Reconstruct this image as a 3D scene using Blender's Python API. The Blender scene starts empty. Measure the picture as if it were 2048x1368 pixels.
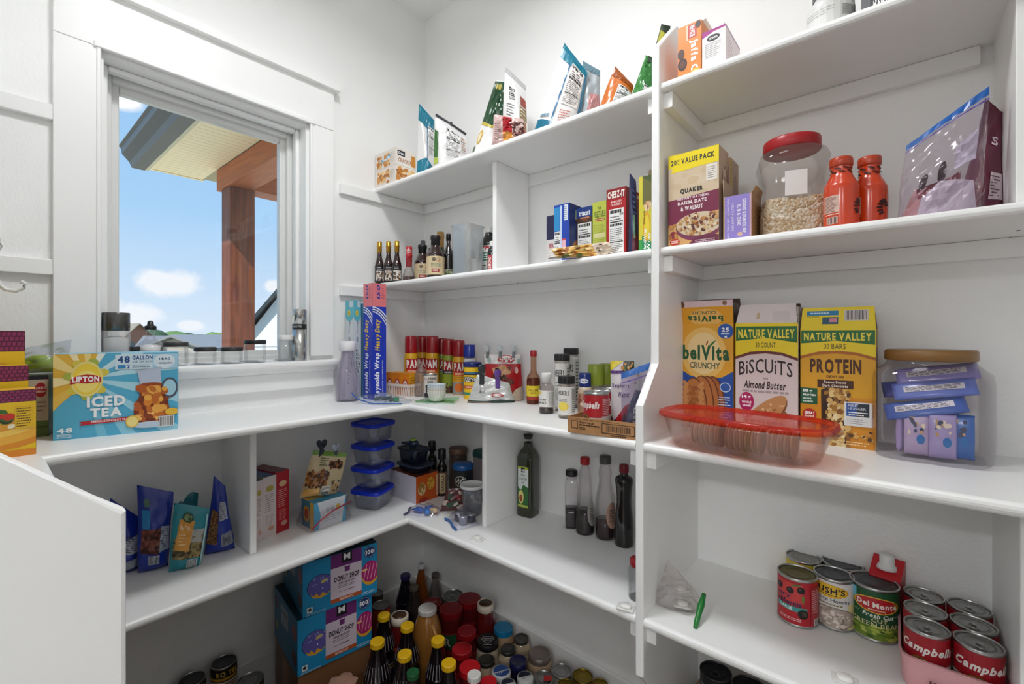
import bpy, bmesh, math, random
from mathutils import Vector, Matrix
random.seed(7)
rad = math.radians
SC = bpy.context.scene
COL = SC.collection

# ---------------------------------------------------------------- camera
FPX, YAW, HY = 909.0, rad(40.374), 668.9
CX, CY, CZ = 1.7019, -1.3648, 1.2662
cam_d = bpy.data.cameras.new('camera')
cam_d.sensor_width = 36.0
cam_d.lens = FPX / 2048 * 36.0
cam_d.shift_y = (HY - 684.0) / 2048
cam_d.clip_start = 0.02
cam_d.clip_end = 800
cam = bpy.data.objects.new('camera', cam_d)
COL.objects.link(cam)
cam.location = (CX, CY, CZ)
cam.rotation_euler = (rad(90), 0, YAW)
SC.camera = cam

# ---------------------------------------------------------------- view
SC.view_settings.view_transform = 'Standard'
SC.view_settings.look = 'None'
SC.view_settings.gamma = 1.0
SC.view_settings.exposure = 0.38
SC.view_settings.use_curve_mapping = False

SC.cycles.max_bounces = 8
SC.cycles.diffuse_bounces = 6
SC.cycles.glossy_bounces = 3
SC.cycles.transmission_bounces = 4
SC.cycles.transparent_max_bounces = 16
SC.cycles.caustics_reflective = False
SC.cycles.caustics_refractive = False
# ---------------------------------------------------------------- world: blue sky with a few clouds
def s2l(c):
    c = c / 255.0
    return c / 12.92 if c <= 0.04045 else ((c + 0.055) / 1.055) ** 2.4
def rgb(h):
    if isinstance(h, str):
        h = tuple(int(h[i:i + 2], 16) for i in (0, 2, 4))
    return tuple(s2l(c) for c in h[:3]) + (1.0,)

W = bpy.data.worlds.new('sky')
SC.world = W
W.use_nodes = True
nt = W.node_tree
nt.nodes.clear()
def N(tree, typ, **kw):
    n = tree.nodes.new(typ)
    for k, v in kw.items():
        setattr(n, k, v)
    return n
out = N(nt, 'ShaderNodeOutputWorld')
bg = N(nt, 'ShaderNodeBackground')
tc = N(nt, 'ShaderNodeTexCoord')
sep = N(nt, 'ShaderNodeSeparateXYZ')
nt.links.new(tc.outputs['Generated'], sep.inputs[0])
ramp = N(nt, 'ShaderNodeValToRGB')
ramp.color_ramp.elements[0].position = 0.0
ramp.color_ramp.elements[0].color = rgb('d9e9f8')
ramp.color_ramp.elements[1].position = 0.6
ramp.color_ramp.elements[1].color = rgb('86bdf0')
e = ramp.color_ramp.elements.new(0.22)
e.color = rgb('a6d0f5')
nt.links.new(sep.outputs['Z'], ramp.inputs[0])
def raydir(u, v):
    t = (u - 1024) / FPX
    d = Vector((-math.sin(YAW) + t * math.cos(YAW), math.cos(YAW) + t * math.sin(YAW), (HY - v) / FPX))
    return d.normalized()
noi = N(nt, 'ShaderNodeTexNoise')
noi.inputs['Scale'].default_value = 13.0
noi.inputs['Detail'].default_value = 6.0
noi.inputs['Roughness'].default_value = 0.6
nt.links.new(tc.outputs['Generated'], noi.inputs['Vector'])
last = ramp.outputs[0]
# cumulus puffs standing in the sky (direction, half width, half height)
for (u, v, ru, rv) in ((342, 565, 60, 26), (268, 632, 46, 22), (382, 652, 24, 10), (250, 203, 44, 20),
                       (545, 572, 16, 14), (120, 600, 90, 30), (700, 500, 80, 30), (-200, 420, 160, 60), (900, 330, 160, 60)):
    d = raydir(u, v)
    right = Vector((d.y, -d.x, 0)).normalized()
    up = right.cross(d)
    px = 1 / math.sqrt(FPX ** 2 + (u - 1024) ** 2 + (v - HY) ** 2)
    dot1 = N(nt, 'ShaderNodeVectorMath', operation='DOT_PRODUCT'); dot1.inputs[1].default_value = right / (ru * px)
    dot2 = N(nt, 'ShaderNodeVectorMath', operation='DOT_PRODUCT'); dot2.inputs[1].default_value = up / (rv * px)
    dot3 = N(nt, 'ShaderNodeVectorMath', operation='DOT_PRODUCT'); dot3.inputs[1].default_value = d
    for q in (dot1, dot2, dot3):
        nt.links.new(tc.outputs['Generated'], q.inputs[0])
    off1 = N(nt, 'ShaderNodeMath', operation='SUBTRACT'); off1.inputs[1].default_value = d.dot(right / (ru * px))
    off2 = N(nt, 'ShaderNodeMath', operation='SUBTRACT'); off2.inputs[1].default_value = d.dot(up / (rv * px))
    nt.links.new(dot1.outputs['Value'], off1.inputs[0]); nt.links.new(dot2.outputs['Value'], off2.inputs[0])
    p1 = N(nt, 'ShaderNodeMath', operation='MULTIPLY'); nt.links.new(off1.outputs[0], p1.inputs[0]); nt.links.new(off1.outputs[0], p1.inputs[1])
    p2 = N(nt, 'ShaderNodeMath', operation='MULTIPLY_ADD'); nt.links.new(off2.outputs[0], p2.inputs[0]); nt.links.new(off2.outputs[0], p2.inputs[1]); nt.links.new(p1.outputs[0], p2.inputs[2])
    rr = N(nt, 'ShaderNodeMath', operation='SQRT'); nt.links.new(p2.outputs[0], rr.inputs[0])
    a = N(nt, 'ShaderNodeMath', operation='MULTIPLY_ADD'); a.inputs[1].default_value = 2.4; a.inputs[2].default_value = -1.2
    nt.links.new(noi.outputs[0], a.inputs[0])
    s = N(nt, 'ShaderNodeMath', operation='SUBTRACT'); nt.links.new(rr.outputs[0], s.inputs[0]); nt.links.new(a.outputs[0], s.inputs[1])
    mr = N(nt, 'ShaderNodeMapRange'); mr.inputs['From Min'].default_value = 0.95; mr.inputs['From Max'].default_value = 0.45
    nt.links.new(s.outputs[0], mr.inputs['Value'])
    fr = N(nt, 'ShaderNodeMath', operation='GREATER_THAN'); fr.inputs[1].default_value = 0.2
    nt.links.new(dot3.outputs['Value'], fr.inputs[0])
    fm = N(nt, 'ShaderNodeMath', operation='MULTIPLY'); nt.links.new(mr.outputs[0], fm.inputs[0]); nt.links.new(fr.outputs[0], fm.inputs[1])
    mx = N(nt, 'ShaderNodeMix', data_type='RGBA')
    mx.inputs['B'].default_value = rgb('f1f5fb')
    nt.links.new(fm.outputs[0], mx.inputs['Factor'])
    nt.links.new(last, mx.inputs['A'])
    last = mx.outputs['Result']
nt.links.new(last, bg.inputs['Color'])
bg.inputs['Strength'].default_value = 0.82
nt.links.new(bg.outputs[0], out.inputs['Surface'])

# ---------------------------------------------------------------- sun (on the far side of the house) and the pantry's ceiling lamp, plus added fill lamps
sun_d = bpy.data.lights.new('sun', 'SUN')
sun_d.energy = 4.2
sun_d.angle = rad(0.6)
sun_d.color = (1.0, 0.95, 0.88)
sun = bpy.data.objects.new('sun', sun_d)
COL.objects.link(sun)
sun.rotation_euler = Vector((-0.35, 0.60, -0.72)).to_track_quat('-Z', 'Y').to_euler()
LAMP_X, LAMP_Y = (0.95, 1.65), -0.86  # shadows give one lamp; the second is added to even the light
def area(name, loc, size, power, rot=(0, 0, 0), color=(1.0, 0.975, 0.94), spread=rad(180)):
    d = bpy.data.lights.new(name, 'AREA')
    d.shape = 'DISK'
    d.size = size
    d.energy = power
    d.color = color
    d.spread = spread
    o = bpy.data.objects.new(name, d)
    o.location = loc
    o.rotation_euler = rot
    COL.objects.link(o)
    return o
LIGHT_C = (0.955, 0.98, 1.0)
for lx, pw in zip(LAMP_X, (9.4, 1.0)):
    area('pantry_lamp_light', (lx, LAMP_Y, 2.695), 0.30, pw, color=LIGHT_C, spread=rad(165))
HALL_FILL = ((2.9, -2.9), (2.9, -4.4), (1.3, -4.6))  # unseen lamps added in the hall as fill for the pantry
for (hx, hy), pw in zip(HALL_FILL, (20.0, 24.0, 34.0)):
    area('hall_fill_light', (hx, hy, 2.695), 0.6, pw, color=LIGHT_C)

# ---------------------------------------------------------------- pixel helpers: a pixel is a direction, a plane gives the distance
FX, FY = -math.sin(YAW), math.cos(YAW)
RX, RY = math.cos(YAW), math.sin(YAW)
def ray(u):
    t = (u - 1024) / FPX
    return FX + t * RX, FY + t * RY
def at_y(u, y):
    d = ray(u); return CX + (y - CY) / d[1] * d[0]
def at_x(u, x):
    d = ray(u); return CY + (x - CX) / d[0] * d[1]
def dep(x, y):
    return (x - CX) * FX + (y - CY) * FY
def zat(v, x, y):
    return CZ - (v - HY) / FPX * dep(x, y)
def on_z(u, v, z):
    Z = FPX * (CZ - z) / (v - HY)
    d = ray(u)
    return CX + Z * d[0], CY + Z * d[1]
def facing(x, y, turn=0):
    return math.atan2(CX - x, -(CY - y)) + rad(turn)
def stand(u0, u1, vb, z):
    """a round thing on the plane z: pixel columns of its sides, row of its lowest point -> x, y, r"""
    x, y = on_z((u0 + u1) / 2, vb, z)
    r = (u1 - u0) / 2 * dep(x, y) / FPX
    l = math.hypot(x - CX, y - CY)
    x += (x - CX) / l * r; y += (y - CY) / l * r
    r = (u1 - u0) / 2 * dep(x, y) / FPX
    return x, y, r

# ---------------------------------------------------------------- materials
_M = {}
def mat(color, rough=0.45, metal=0.0, name=None, coat=0.0, emit=0.0):
    key = (color, rough, metal, coat, emit)
    if key in _M:
        return _M[key]
    m = bpy.data.materials.new(name or 'paint_%s' % (color if isinstance(color, str) else '%d_%d_%d' % tuple(color[:3])))
    m.use_nodes = True
    b = m.node_tree.nodes['Principled BSDF']
    b.inputs['Base Color'].default_value = rgb(color)
    b.inputs['Roughness'].default_value = rough
    b.inputs['Metallic'].default_value = metal
    if coat:
        b.inputs['Coat Weight'].default_value = coat
        b.inputs['Coat Roughness'].default_value = 0.12
    if emit:
        b.inputs['Emission Color'].default_value = rgb(color)
        b.inputs['Emission Strength'].default_value = emit
    m.diffuse_color = rgb(color)
    _M[key] = m
    return m
def clear(color='ffffff', haze=0.12, rough=0.08, body=None):
    """thin clear plastic or glass: see-through, tinted, glossy by angle, slightly milky"""
    key = ('clear', color, haze, rough, body)
    if key in _M:
        return _M[key]
    m = bpy.data.materials.new('clear_' + color)
    m.use_nodes = True
    t = m.node_tree
    t.nodes.clear()
    o = t.nodes.new('ShaderNodeOutputMaterial')
    tr = t.nodes.new('ShaderNodeBsdfTransparent'); tr.inputs[0].default_value = tuple(c ** 0.3 for c in rgb(color)[:3]) + (1.0,)
    df = t.nodes.new('ShaderNodeBsdfDiffuse'); df.inputs[0].default_value = rgb(body or color)
    gl = t.nodes.new('ShaderNodeBsdfGlossy'); gl.inputs['Roughness'].default_value = rough
    m1 = t.nodes.new('ShaderNodeMixShader'); m1.inputs[0].default_value = haze * 0.4
    t.links.new(tr.outputs[0], m1.inputs[1]); t.links.new(df.outputs[0], m1.inputs[2])
    lw = t.nodes.new('ShaderNodeFresnel'); lw.inputs['IOR'].default_value = 1.4
    mm = t.nodes.new('ShaderNodeMath'); mm.operation = 'MINIMUM'; mm.inputs[1].default_value = 0.4
    t.links.new(lw.outputs[0], mm.inputs[0])
    m2 = t.nodes.new('ShaderNodeMixShader')
    t.links.new(mm.outputs[0], m2.inputs[0]); t.links.new(m1.outputs[0], m2.inputs[1]); t.links.new(gl.outputs[0], m2.inputs[2])
    t.links.new(m2.outputs[0], o.inputs[0])
    m.diffuse_color = rgb(color)
    _M[key] = m
    return m
def textured(name, c1, c2, scale=30, rough=0.5, bump=0.0, detail=4, stretch=(1, 1, 1), lo=0.35, hi=0.65, bscale=None):
    key = ('tex', name)
    if key in _M:
        return _M[key]
    m = bpy.data.materials.new(name)
    m.use_nodes = True
    t = m.node_tree
    b = t.nodes['Principled BSDF']
    b.inputs['Roughness'].default_value = rough
    co = t.nodes.new('ShaderNodeTexCoord')
    mp = t.nodes.new('ShaderNodeMapping'); mp.inputs['Scale'].default_value = stretch
    t.links.new(co.outputs['Object'], mp.inputs[0])
    n = t.nodes.new('ShaderNodeTexNoise'); n.inputs['Scale'].default_value = scale; n.inputs['Detail'].default_value = detail
    t.links.new(mp.outputs[0], n.inputs['Vector'])
    r = t.nodes.new('ShaderNodeValToRGB')
    r.color_ramp.elements[0].color = rgb(c1); r.color_ramp.elements[0].position = lo
    r.color_ramp.elements[1].color = rgb(c2); r.color_ramp.elements[1].position = hi
    t.links.new(n.outputs[0], r.inputs[0]); t.links.new(r.outputs[0], b.inputs['Base Color'])
    if bump:
        n2 = t.nodes.new('ShaderNodeTexNoise'); n2.inputs['Scale'].default_value = bscale or scale; n2.inputs['Detail'].default_value = 3
        t.links.new(mp.outputs[0], n2.inputs['Vector'])
        bp = t.nodes.new('ShaderNodeBump'); bp.inputs['Strength'].default_value = bump; bp.inputs['Distance'].default_value = 0.004
        t.links.new(n2.outputs[0], bp.inputs['Height']); t.links.new(bp.outputs[0], b.inputs['Normal'])
    m.diffuse_color = rgb(c1)
    _M[key] = m
    return m
def cells(name, cols, scale=60, rough=0.6, bump=0.6):
    """loose food seen as a heap: oat flakes, seeds, nuts"""
    key = ('cells', name)
    if key in _M:
        return _M[key]
    m = bpy.data.materials.new(name)
    m.use_nodes = True
    t = m.node_tree
    b = t.nodes['Principled BSDF']; b.inputs['Roughness'].default_value = rough
    co = t.nodes.new('ShaderNodeTexCoord')
    v = t.nodes.new('ShaderNodeTexVoronoi'); v.inputs['Scale'].default_value = scale
    t.links.new(co.outputs['Object'], v.inputs['Vector'])
    r = t.nodes.new('ShaderNodeValToRGB')
    r.color_ramp.interpolation = 'CONSTANT'
    el = r.color_ramp.elements
    el[0].color = rgb(cols[0]); el[1].position = 1.0 / len(cols); el[1].color = rgb(cols[1 % len(cols)])
    for i in range(2, len(cols)):
        e = el.new(i / len(cols)); e.color = rgb(cols[i])
    sp = t.nodes.new('ShaderNodeSeparateColor')
    t.links.new(v.outputs['Color'], sp.inputs[0]); t.links.new(sp.outputs[0], r.inputs[0])
    t.links.new(r.outputs[0], b.inputs['Base Color'])
    bp = t.nodes.new('ShaderNodeBump'); bp.inputs['Strength'].default_value = bump; bp.inputs['Distance'].default_value = 0.006
    bp.invert = True
    t.links.new(v.outputs['Distance'], bp.inputs['Height']); t.links.new(bp.outputs[0], b.inputs['Normal'])
    m.diffuse_color = rgb(cols[0])
    _M[key] = m
    return m
WALL = textured('wall_paint', 'f4f4f3', 'f6f6f5', scale=3, rough=0.55, bump=0.22, bscale=130)
TRIM = textured('trim_paint', 'f5f5f4', 'f7f7f6', scale=4, rough=0.32)
STEEL = mat('b9b9b7', 0.28, 1.0)
CHROME = mat('d8d8d8', 0.18, 1.0)
BLACK = mat('141416', 0.35)
WHITE = mat('ecebea', 0.4)

# ---------------------------------------------------------------- mesh helpers
class MB:
    """collects shapes and links them as one mesh object"""
    def __init__(s):
        s.v, s.f, s.m, s.sm, s.mats = [], [], [], [], []
    def slot(s, m):
        if m not in s.mats:
            s.mats.append(m)
        return s.mats.index(m)
    def add(s, vs, fs, m, smooth=False):
        o = len(s.v); k = s.slot(m)
        s.v.extend(vs)
        for f in fs:
            s.f.append([i + o for i in f]); s.m.append(k); s.sm.append(smooth)
        return s
    def build(s, name, parent=None, loc=None, rot=None):
        me = bpy.data.meshes.new(name)
        me.from_pydata([tuple(p) for p in s.v], [], s.f)
        for m in s.mats:
            me.materials.append(m)
        me.polygons.foreach_set('material_index', s.m)
        me.polygons.foreach_set('use_smooth', s.sm)
        me.update()
        o = bpy.data.objects.new(name, me)
        COL.objects.link(o)
        if parent is not None:
            o.parent = parent
        if loc is not None:
            o.location = loc
        if rot is not None:
            o.rotation_euler = rot
        return o
def box_geo(x0, x1, y0, y1, z0, z1, bev=0.0, seg=2):
    if bev <= 0:
        v = [(x, y, z) for x in (x0, x1) for y in (y0, y1) for z in (z0, z1)]
        return v, [(0, 1, 3, 2), (4, 6, 7, 5), (0, 4, 5, 1), (2, 3, 7, 6), (0, 2, 6, 4), (1, 5, 7, 3)]
    bm = bmesh.new()
    bmesh.ops.create_cube(bm, size=1)
    for p in bm.verts:
        p.co = Vector(((x0 + x1) / 2 + p.co.x * (x1 - x0), (y0 + y1) / 2 + p.co.y * (y1 - y0), (z0 + z1) / 2 + p.co.z * (z1 - z0)))
    bmesh.ops.bevel(bm, geom=list(bm.edges), offset=bev, segments=seg, affect='EDGES', profile=0.5)
    bm.verts.index_update()
    v = [p.co.copy() for p in bm.verts]; f = [[q.index for q in g.verts] for g in bm.faces]
    bm.free()
    return v, f
def loft(rings, seg=32, cap0=True, cap1=True):
    """rings: (rx, ry, z[, n[, dx, dy]]) ; n = superellipse exponent"""
    v, f = [], []
    for rg in rings:
        rx, ry, z = rg[:3]
        n = rg[3] if len(rg) > 3 else 2
        dx, dy = (rg[4], rg[5]) if len(rg) > 5 else (0, 0)
        for i in range(seg):
            a = 2 * math.pi * (i + 0.5) / seg
            c, s_ = math.cos(a), math.sin(a)
            v.append((dx + rx * math.copysign(abs(c) ** (2 / n), c), dy + ry * math.copysign(abs(s_) ** (2 / n), s_), z))
    for k in range(len(rings) - 1):
        for i in range(seg):
            j = (i + 1) % seg
            f.append((k * seg + i, k * seg + j, (k + 1) * seg + j, (k + 1) * seg + i))
    if cap0:
        f.append(tuple(reversed(range(seg))))
    if cap1:
        f.append(tuple(range((len(rings) - 1) * seg, len(rings) * seg)))
    return v, f
def lathe(prof, seg=32, cap0=True, cap1=True):
    return loft([(r, r, z) for r, z in prof], seg, cap0, cap1)
def prism(pts, axis, a, b):
    """polygon pts (two coords) extruded along axis 'x','y','z' from a to b"""
    n = len(pts)
    def P(p, t):
        return {'x': (t, p[0], p[1]), 'y': (p[0], t, p[1]), 'z': (p[0], p[1], t)}[axis]
    v = [P(p, a) for p in pts] + [P(p, b) for p in pts]
    f = [tuple(range(n)), tuple(range(2 * n - 1, n - 1, -1))] + [(i, i + n, (i + 1) % n + n, (i + 1) % n) for i in range(n)]
    bm = bmesh.new()
    bv = [bm.verts.new(p) for p in v]
    for q in f:
        bm.faces.new([bv[i] for i in q])
    bmesh.ops.recalc_face_normals(bm, faces=bm.faces)
    bm.verts.index_update()
    f = [[p.index for p in q.verts] for q in bm.faces]
    bm.free()
    return v, f
def tube(path, r, seg=8, closed=False):
    v, f = [], []
    pts = [Vector(p) for p in path]
    n = len(pts)
    ref = Vector((0, 0, 1))
    for i, p in enumerate(pts):
        a = pts[i - 1] if i > 0 or closed else pts[i]
        b = pts[(i + 1) % n] if i < n - 1 or closed else pts[i]
        d = (b - a).normalized()
        s_ = d.cross(ref)
        if s_.length < 0.05:
            s_ = d.cross(Vector((1, 0, 0)))
        s_.normalize()
        t = s_.cross(d)
        rr = r[i] if isinstance(r, (list, tuple)) else r
        for k in range(seg):
            an = 2 * math.pi * k / seg
            v.append(p + s_ * (rr * math.cos(an)) + t * (rr * math.sin(an)))
    for i in range(n if closed else n - 1):
        j = (i + 1) % n
        for k in range(seg):
            l = (k + 1) % seg
            f.append((i * seg + k, i * seg + l, j * seg + l, j * seg + k))
    if not closed:
        f.append(tuple(reversed(range(seg)))); f.append(tuple(range((n - 1) * seg, n * seg)))
    return v, f

# ---------------------------------------------------------------- things and tags
def tag(o, label=None, cat=None, group=None, kind=None):
    if label: o['label'] = label
    if cat: o['category'] = cat
    if group: o['group'] = group
    if kind: o['kind'] = kind
    return o
def thing(name, label, cat, loc=(0, 0, 0), rz=0.0, group=None, rx=0.0, ry=0.0):
    o = bpy.data.objects.new(name, None)
    o.empty_display_size = 0.05
    COL.objects.link(o)
    o.location = loc
    o.rotation_euler = (rx, ry, rz)
    return tag(o, label, cat, group)
def part(name, parent, geo, m, smooth=False):
    return MB().add(geo[0], geo[1], m, smooth).build(name, parent)
def struct(name, geo, m, parent=None, smooth=False):
    o = MB().add(geo[0], geo[1], m, smooth).build(name, parent)
    if parent is None:
        o['kind'] = 'structure'
    return o

# ---------------------------------------------------------------- lettering and flat print
_G = {}
def _glyphs():
    chars = 'ABCDEFGHIJKLMNOPQRSTUVWXYZabcdefghijklmnopqrstuvwxyz0123456789&%.,\'-+!'
    obs = []
    for st, off in (('r', 0.008), ('b', 0.030), ('x', 0.042)):
        for c in chars:
            cu = bpy.data.curves.new('glyph', 'FONT')
            cu.body = c; cu.resolution_u = 2; cu.offset = off
            o = bpy.data.objects.new('glyph', cu)
            COL.objects.link(o)
            obs.append((st, c, o))
    dg = bpy.context.evaluated_depsgraph_get()
    for st, c, o in obs:
        me = bpy.data.meshes.new_from_object(o.evaluated_get(dg))
        vs = [(p.co.x, p.co.y) for p in me.vertices]
        x0 = min(p[0] for p in vs); x1 = max(p[0] for p in vs)
        _G[st, c] = ([(p[0] - x0, p[1]) for p in vs], [tuple(q.vertices) for q in me.polygons], x1 - x0)
        bpy.data.meshes.remove(me)
    for st, c, o in obs:
        cu = o.data
        bpy.data.objects.remove(o); bpy.data.curves.remove(cu)
_glyphs()

class Print:
    """flat print laid on a surface: mapf(u, v, h) -> point, u and v from 0 to 1, h height above it"""
    def __init__(s, mapf, cuts=(0, 0), h0=0.0004, dh=0.00005, rough=0.4):
        s.map, s.cuts, s.h0, s.dh, s.rough = mapf, cuts, h0, dh, rough
        s.L = []
    def raw(s, vs, fs, c):
        s.L.append((vs, fs, c)); return s
    def poly(s, pts, c):
        return s.raw(list(pts), [tuple(range(len(pts)))], c)
    def rect(s, x0, y0, x1, y1, c):
        return s.poly([(x0, y0), (x1, y0), (x1, y1), (x0, y1)], c)
    def ell(s, cx, cy, rx, ry, c, n=20, rot=0):
        ca, sa = math.cos(rot), math.sin(rot)
        pts = []
        for i in range(n):
            a = 2 * math.pi * i / n
            x, y = rx * math.cos(a), ry * math.sin(a)
            pts.append((cx + x * ca - y * sa, cy + x * sa + y * ca))
        return s.poly(pts, c)
    def text(s, body, x0, y0, x1, y1, c, st='b', shear=0.0, rot=0, arc=0.0):
        vs, fs, x = [], [], 0.0
        for ch in body:
            if (st, ch) not in _G:
                x += 0.32; continue
            g = _G[st, ch]
            o = len(vs)
            vs.extend((p[0] + x + shear * p[1], p[1]) for p in g[0])
            fs.extend(tuple(i + o for i in q) for q in g[1])
            x += g[2] + 0.09
        ax = min(p[0] for p in vs); bx = max(p[0] for p in vs); ay = min(p[1] for p in vs); by = max(p[1] for p in vs)
        r = []
        for p in vs:
            u = (p[0] - ax) / (bx - ax + 1e-9); v = (p[1] - ay) / (by - ay + 1e-9)
            if rot == 90: u, v = 1 - v, u          # reads upward
            elif rot == -90: u, v = v, 1 - u       # reads downward
            elif rot == 180: u, v = 1 - u, 1 - v
            w = y0 + v * (y1 - y0) + arc * (1 - (2 * u - 1) ** 2)
            r.append((x0 + u * (x1 - x0), w))
        return s.raw(r, fs, c)
    def bars(s, x0, y0, x1, y1, c='1a1a1a', n=14, bgc='f2f2f2', vert=False):
        if bgc: s.rect(x0, y0, x1, y1, bgc)
        rnd = random.Random(int(x0 * 999 + y0 * 77 + n))
        vs, fs = [], []
        px, py = (x1 - x0) * 0.06, (y1 - y0) * 0.06
        for i in range(n):
            w = rnd.uniform(0.25, 0.75)
            if vert:
                a = y0 + py + (y1 - y0 - 2 * py) * i / n; b = a + (y1 - y0 - 2 * py) / n * w
                q = [(x0 + px, a), (x1 - px, a), (x1 - px, b), (x0 + px, b)]
            else:
                a = x0 + px + (x1 - x0 - 2 * px) * i / n; b = a + (x1 - x0 - 2 * px) / n * w
                q = [(a, y0 + py), (b, y0 + py), (b, y1 - py), (a, y1 - py)]
            o = len(vs); vs += q; fs.append((o, o + 1, o + 2, o + 3))
        return s.raw(vs, fs, c)
    def lines(s, x0, y0, x1, y1, c, n=8, fill=0.45, seed=1, ragged=0.35, words=True):
        """small print too fine to read"""
        rnd = random.Random(seed)
        vs, fs = [], []
        H = (y1 - y0) / n
        for i in range(n):
            a = y1 - H * (i + 0.75); b = a + H * fill
            end = x1 - (x1 - x0) * rnd.random() * ragged
            x = x0
            while x < end - 1e-6:
                w = (x1 - x0) * (rnd.uniform(0.05, 0.16) if words else 1.0)
                e = min(end, x + w)
                o = len(vs); vs += [(x, a), (e, a), (e, b), (x, b)]; fs.append((o, o + 1, o + 2, o + 3))
                x = e + (x1 - x0) * 0.025
        return s.raw(vs, fs, c)
    def facts(s, x0, y0, x1, y1, seed=1, bgc='eeedec', ink='2a2a2a'):
        """a nutrition facts panel"""
        s.rect(x0, y0, x1, y1, bgc)
        w, h = x1 - x0, y1 - y0
        s.lines(x0 + w * .06, y0 + h * .88, x1 - w * .06, y0 + h * .97, ink, 1, 0.8, seed, 0.1)
        s.lines(x0 + w * .06, y0 + h * .74, x1 - w * .2, y0 + h * .86, ink, 2, 0.35, seed + 1)
        s.rect(x0 + w * .05, y0 + h * .70, x1 - w * .05, y0 + h * .725, ink)
        s.lines(x0 + w * .06, y0 + h * .60, x1 - w * .06, y0 + h * .69, ink, 1, 0.6, seed + 2, 0.0)
        s.lines(x0 + w * .06, y0 + h * .30, x1 - w * .06, y0 + h * .59, ink, 7, 0.3, seed + 3)
        s.rect(x0 + w * .05, y0 + h * .27, x1 - w * .05, y0 + h * .29, ink)
        s.lines(x0 + w * .06, y0 + h * .04, x1 - w * .06, y0 + h * .26, ink, 6, 0.3, seed + 4)
        return s
    def scatter(s, x0, y0, x1, y1, cols, n=30, r=0.03, ar=1.0, seed=1, inside=None):
        rnd = random.Random(seed)
        by = {}
        for i in range(n):
            x, y = rnd.uniform(x0, x1), rnd.uniform(y0, y1)
            if inside and not inside(x, y):
                continue
            c = rnd.choice(cols)
            a0 = rnd.uniform(0, 3.14); rr = r * rnd.uniform(0.6, 1.3); k = rnd.uniform(0.5, 1.0)
            pts = []
            for j in range(7):
                a = 2 * math.pi * j / 7
                px, py = rr * math.cos(a), rr * k * math.sin(a)
                pts.append((x + px * math.cos(a0) - py * math.sin(a0), y + ar * (px * math.sin(a0) + py * math.cos(a0))))
            by.setdefault((c, i % 3), []).append([(q[0], q[1], i * 3e-6) for q in pts])
        for (c, _), ps in sorted(by.items(), key=lambda q: q[0][1]):
            vs, fs = [], []
            for p in ps:
                o = len(vs); vs += p; fs.append(tuple(range(o, o + len(p))))
            s.raw(vs, fs, c)
        return s
    def build(s, name, parent):
        mb = MB()
        nu, nv = s.cuts
        for k, (vs, fs, c) in enumerate(s.L):
            out_ = any(p[0] < -1e-6 or p[0] > 1 + 1e-6 or p[1] < -1e-6 or p[1] > 1 + 1e-6 for p in vs)
            if nu or nv or out_:
                bm = bmesh.new()
                bv = [bm.verts.new((p[0], p[1], p[2] if len(p) > 2 else 0)) for p in vs]
                for f in fs:
                    if len(set(f)) > 2:
                        try: bm.faces.new([bv[i] for i in f])
                        except ValueError: pass
                ulo, uhi = min(p[0] for p in vs), max(p[0] for p in vs)
                vlo, vhi = min(p[1] for p in vs), max(p[1] for p in vs)
                for i in range(1, nu):
                    if ulo < i / nu < uhi:
                        bmesh.ops.bisect_plane(bm, geom=bm.verts[:] + bm.edges[:] + bm.faces[:], plane_co=(i / nu, 0, 0), plane_no=(1, 0, 0))
                for i in range(1, nv):
                    if vlo < i / nv < vhi:
                        bmesh.ops.bisect_plane(bm, geom=bm.verts[:] + bm.edges[:] + bm.faces[:], plane_co=(0, i / nv, 0), plane_no=(0, 1, 0))
                if out_:
                    for co, no in (((0, 0, 0), (-1, 0, 0)), ((1, 0, 0), (1, 0, 0)), ((0, 0, 0), (0, -1, 0)), ((0, 1, 0), (0, 1, 0))):
                        bmesh.ops.bisect_plane(bm, geom=bm.verts[:] + bm.edges[:] + bm.faces[:], plane_co=co, plane_no=no, clear_outer=True)
                bm.verts.index_update()
                vs = [tuple(p.co) for p in bm.verts]; fs = [[q.index for q in f.verts] for f in bm.faces]
                bm.free()
            h = s.h0 + k * s.dh
            m = c if not isinstance(c, (str, tuple)) else mat(c, s.rough)
            mb.add([s.map(p[0], p[1], h + (p[2] if len(p) > 2 else 0)) for p in vs], fs, m)
        return mb.build(name, parent)
def quadmap(p00, p10, p01, p11=None):
    p00, p10, p01 = Vector(p00), Vector(p10), Vector(p01)
    p11 = Vector(p11) if p11 is not None else p10 + p01 - p00
    n = (p10 - p00).cross(p01 - p00).normalized()
    def f(u, v, h):
        return p00 * ((1 - u) * (1 - v)) + p10 * (u * (1 - v)) + p01 * ((1 - u) * v) + p11 * (u * v) + n * h
    return f
def boxmap(w, d, h, face):
    a, b = w / 2, d / 2
    return {'front': quadmap((-a, -b, 0), (a, -b, 0), (-a, -b, h)),
            'right': quadmap((a, -b, 0), (a, b, 0), (a, -b, h)),
            'left': quadmap((-a, b, 0), (-a, -b, 0), (-a, b, h)),
            'back': quadmap((a, b, 0), (-a, b, 0), (a, b, h)),
            'top': quadmap((-a, -b, h), (a, -b, h), (-a, b, h))}[face]
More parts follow.
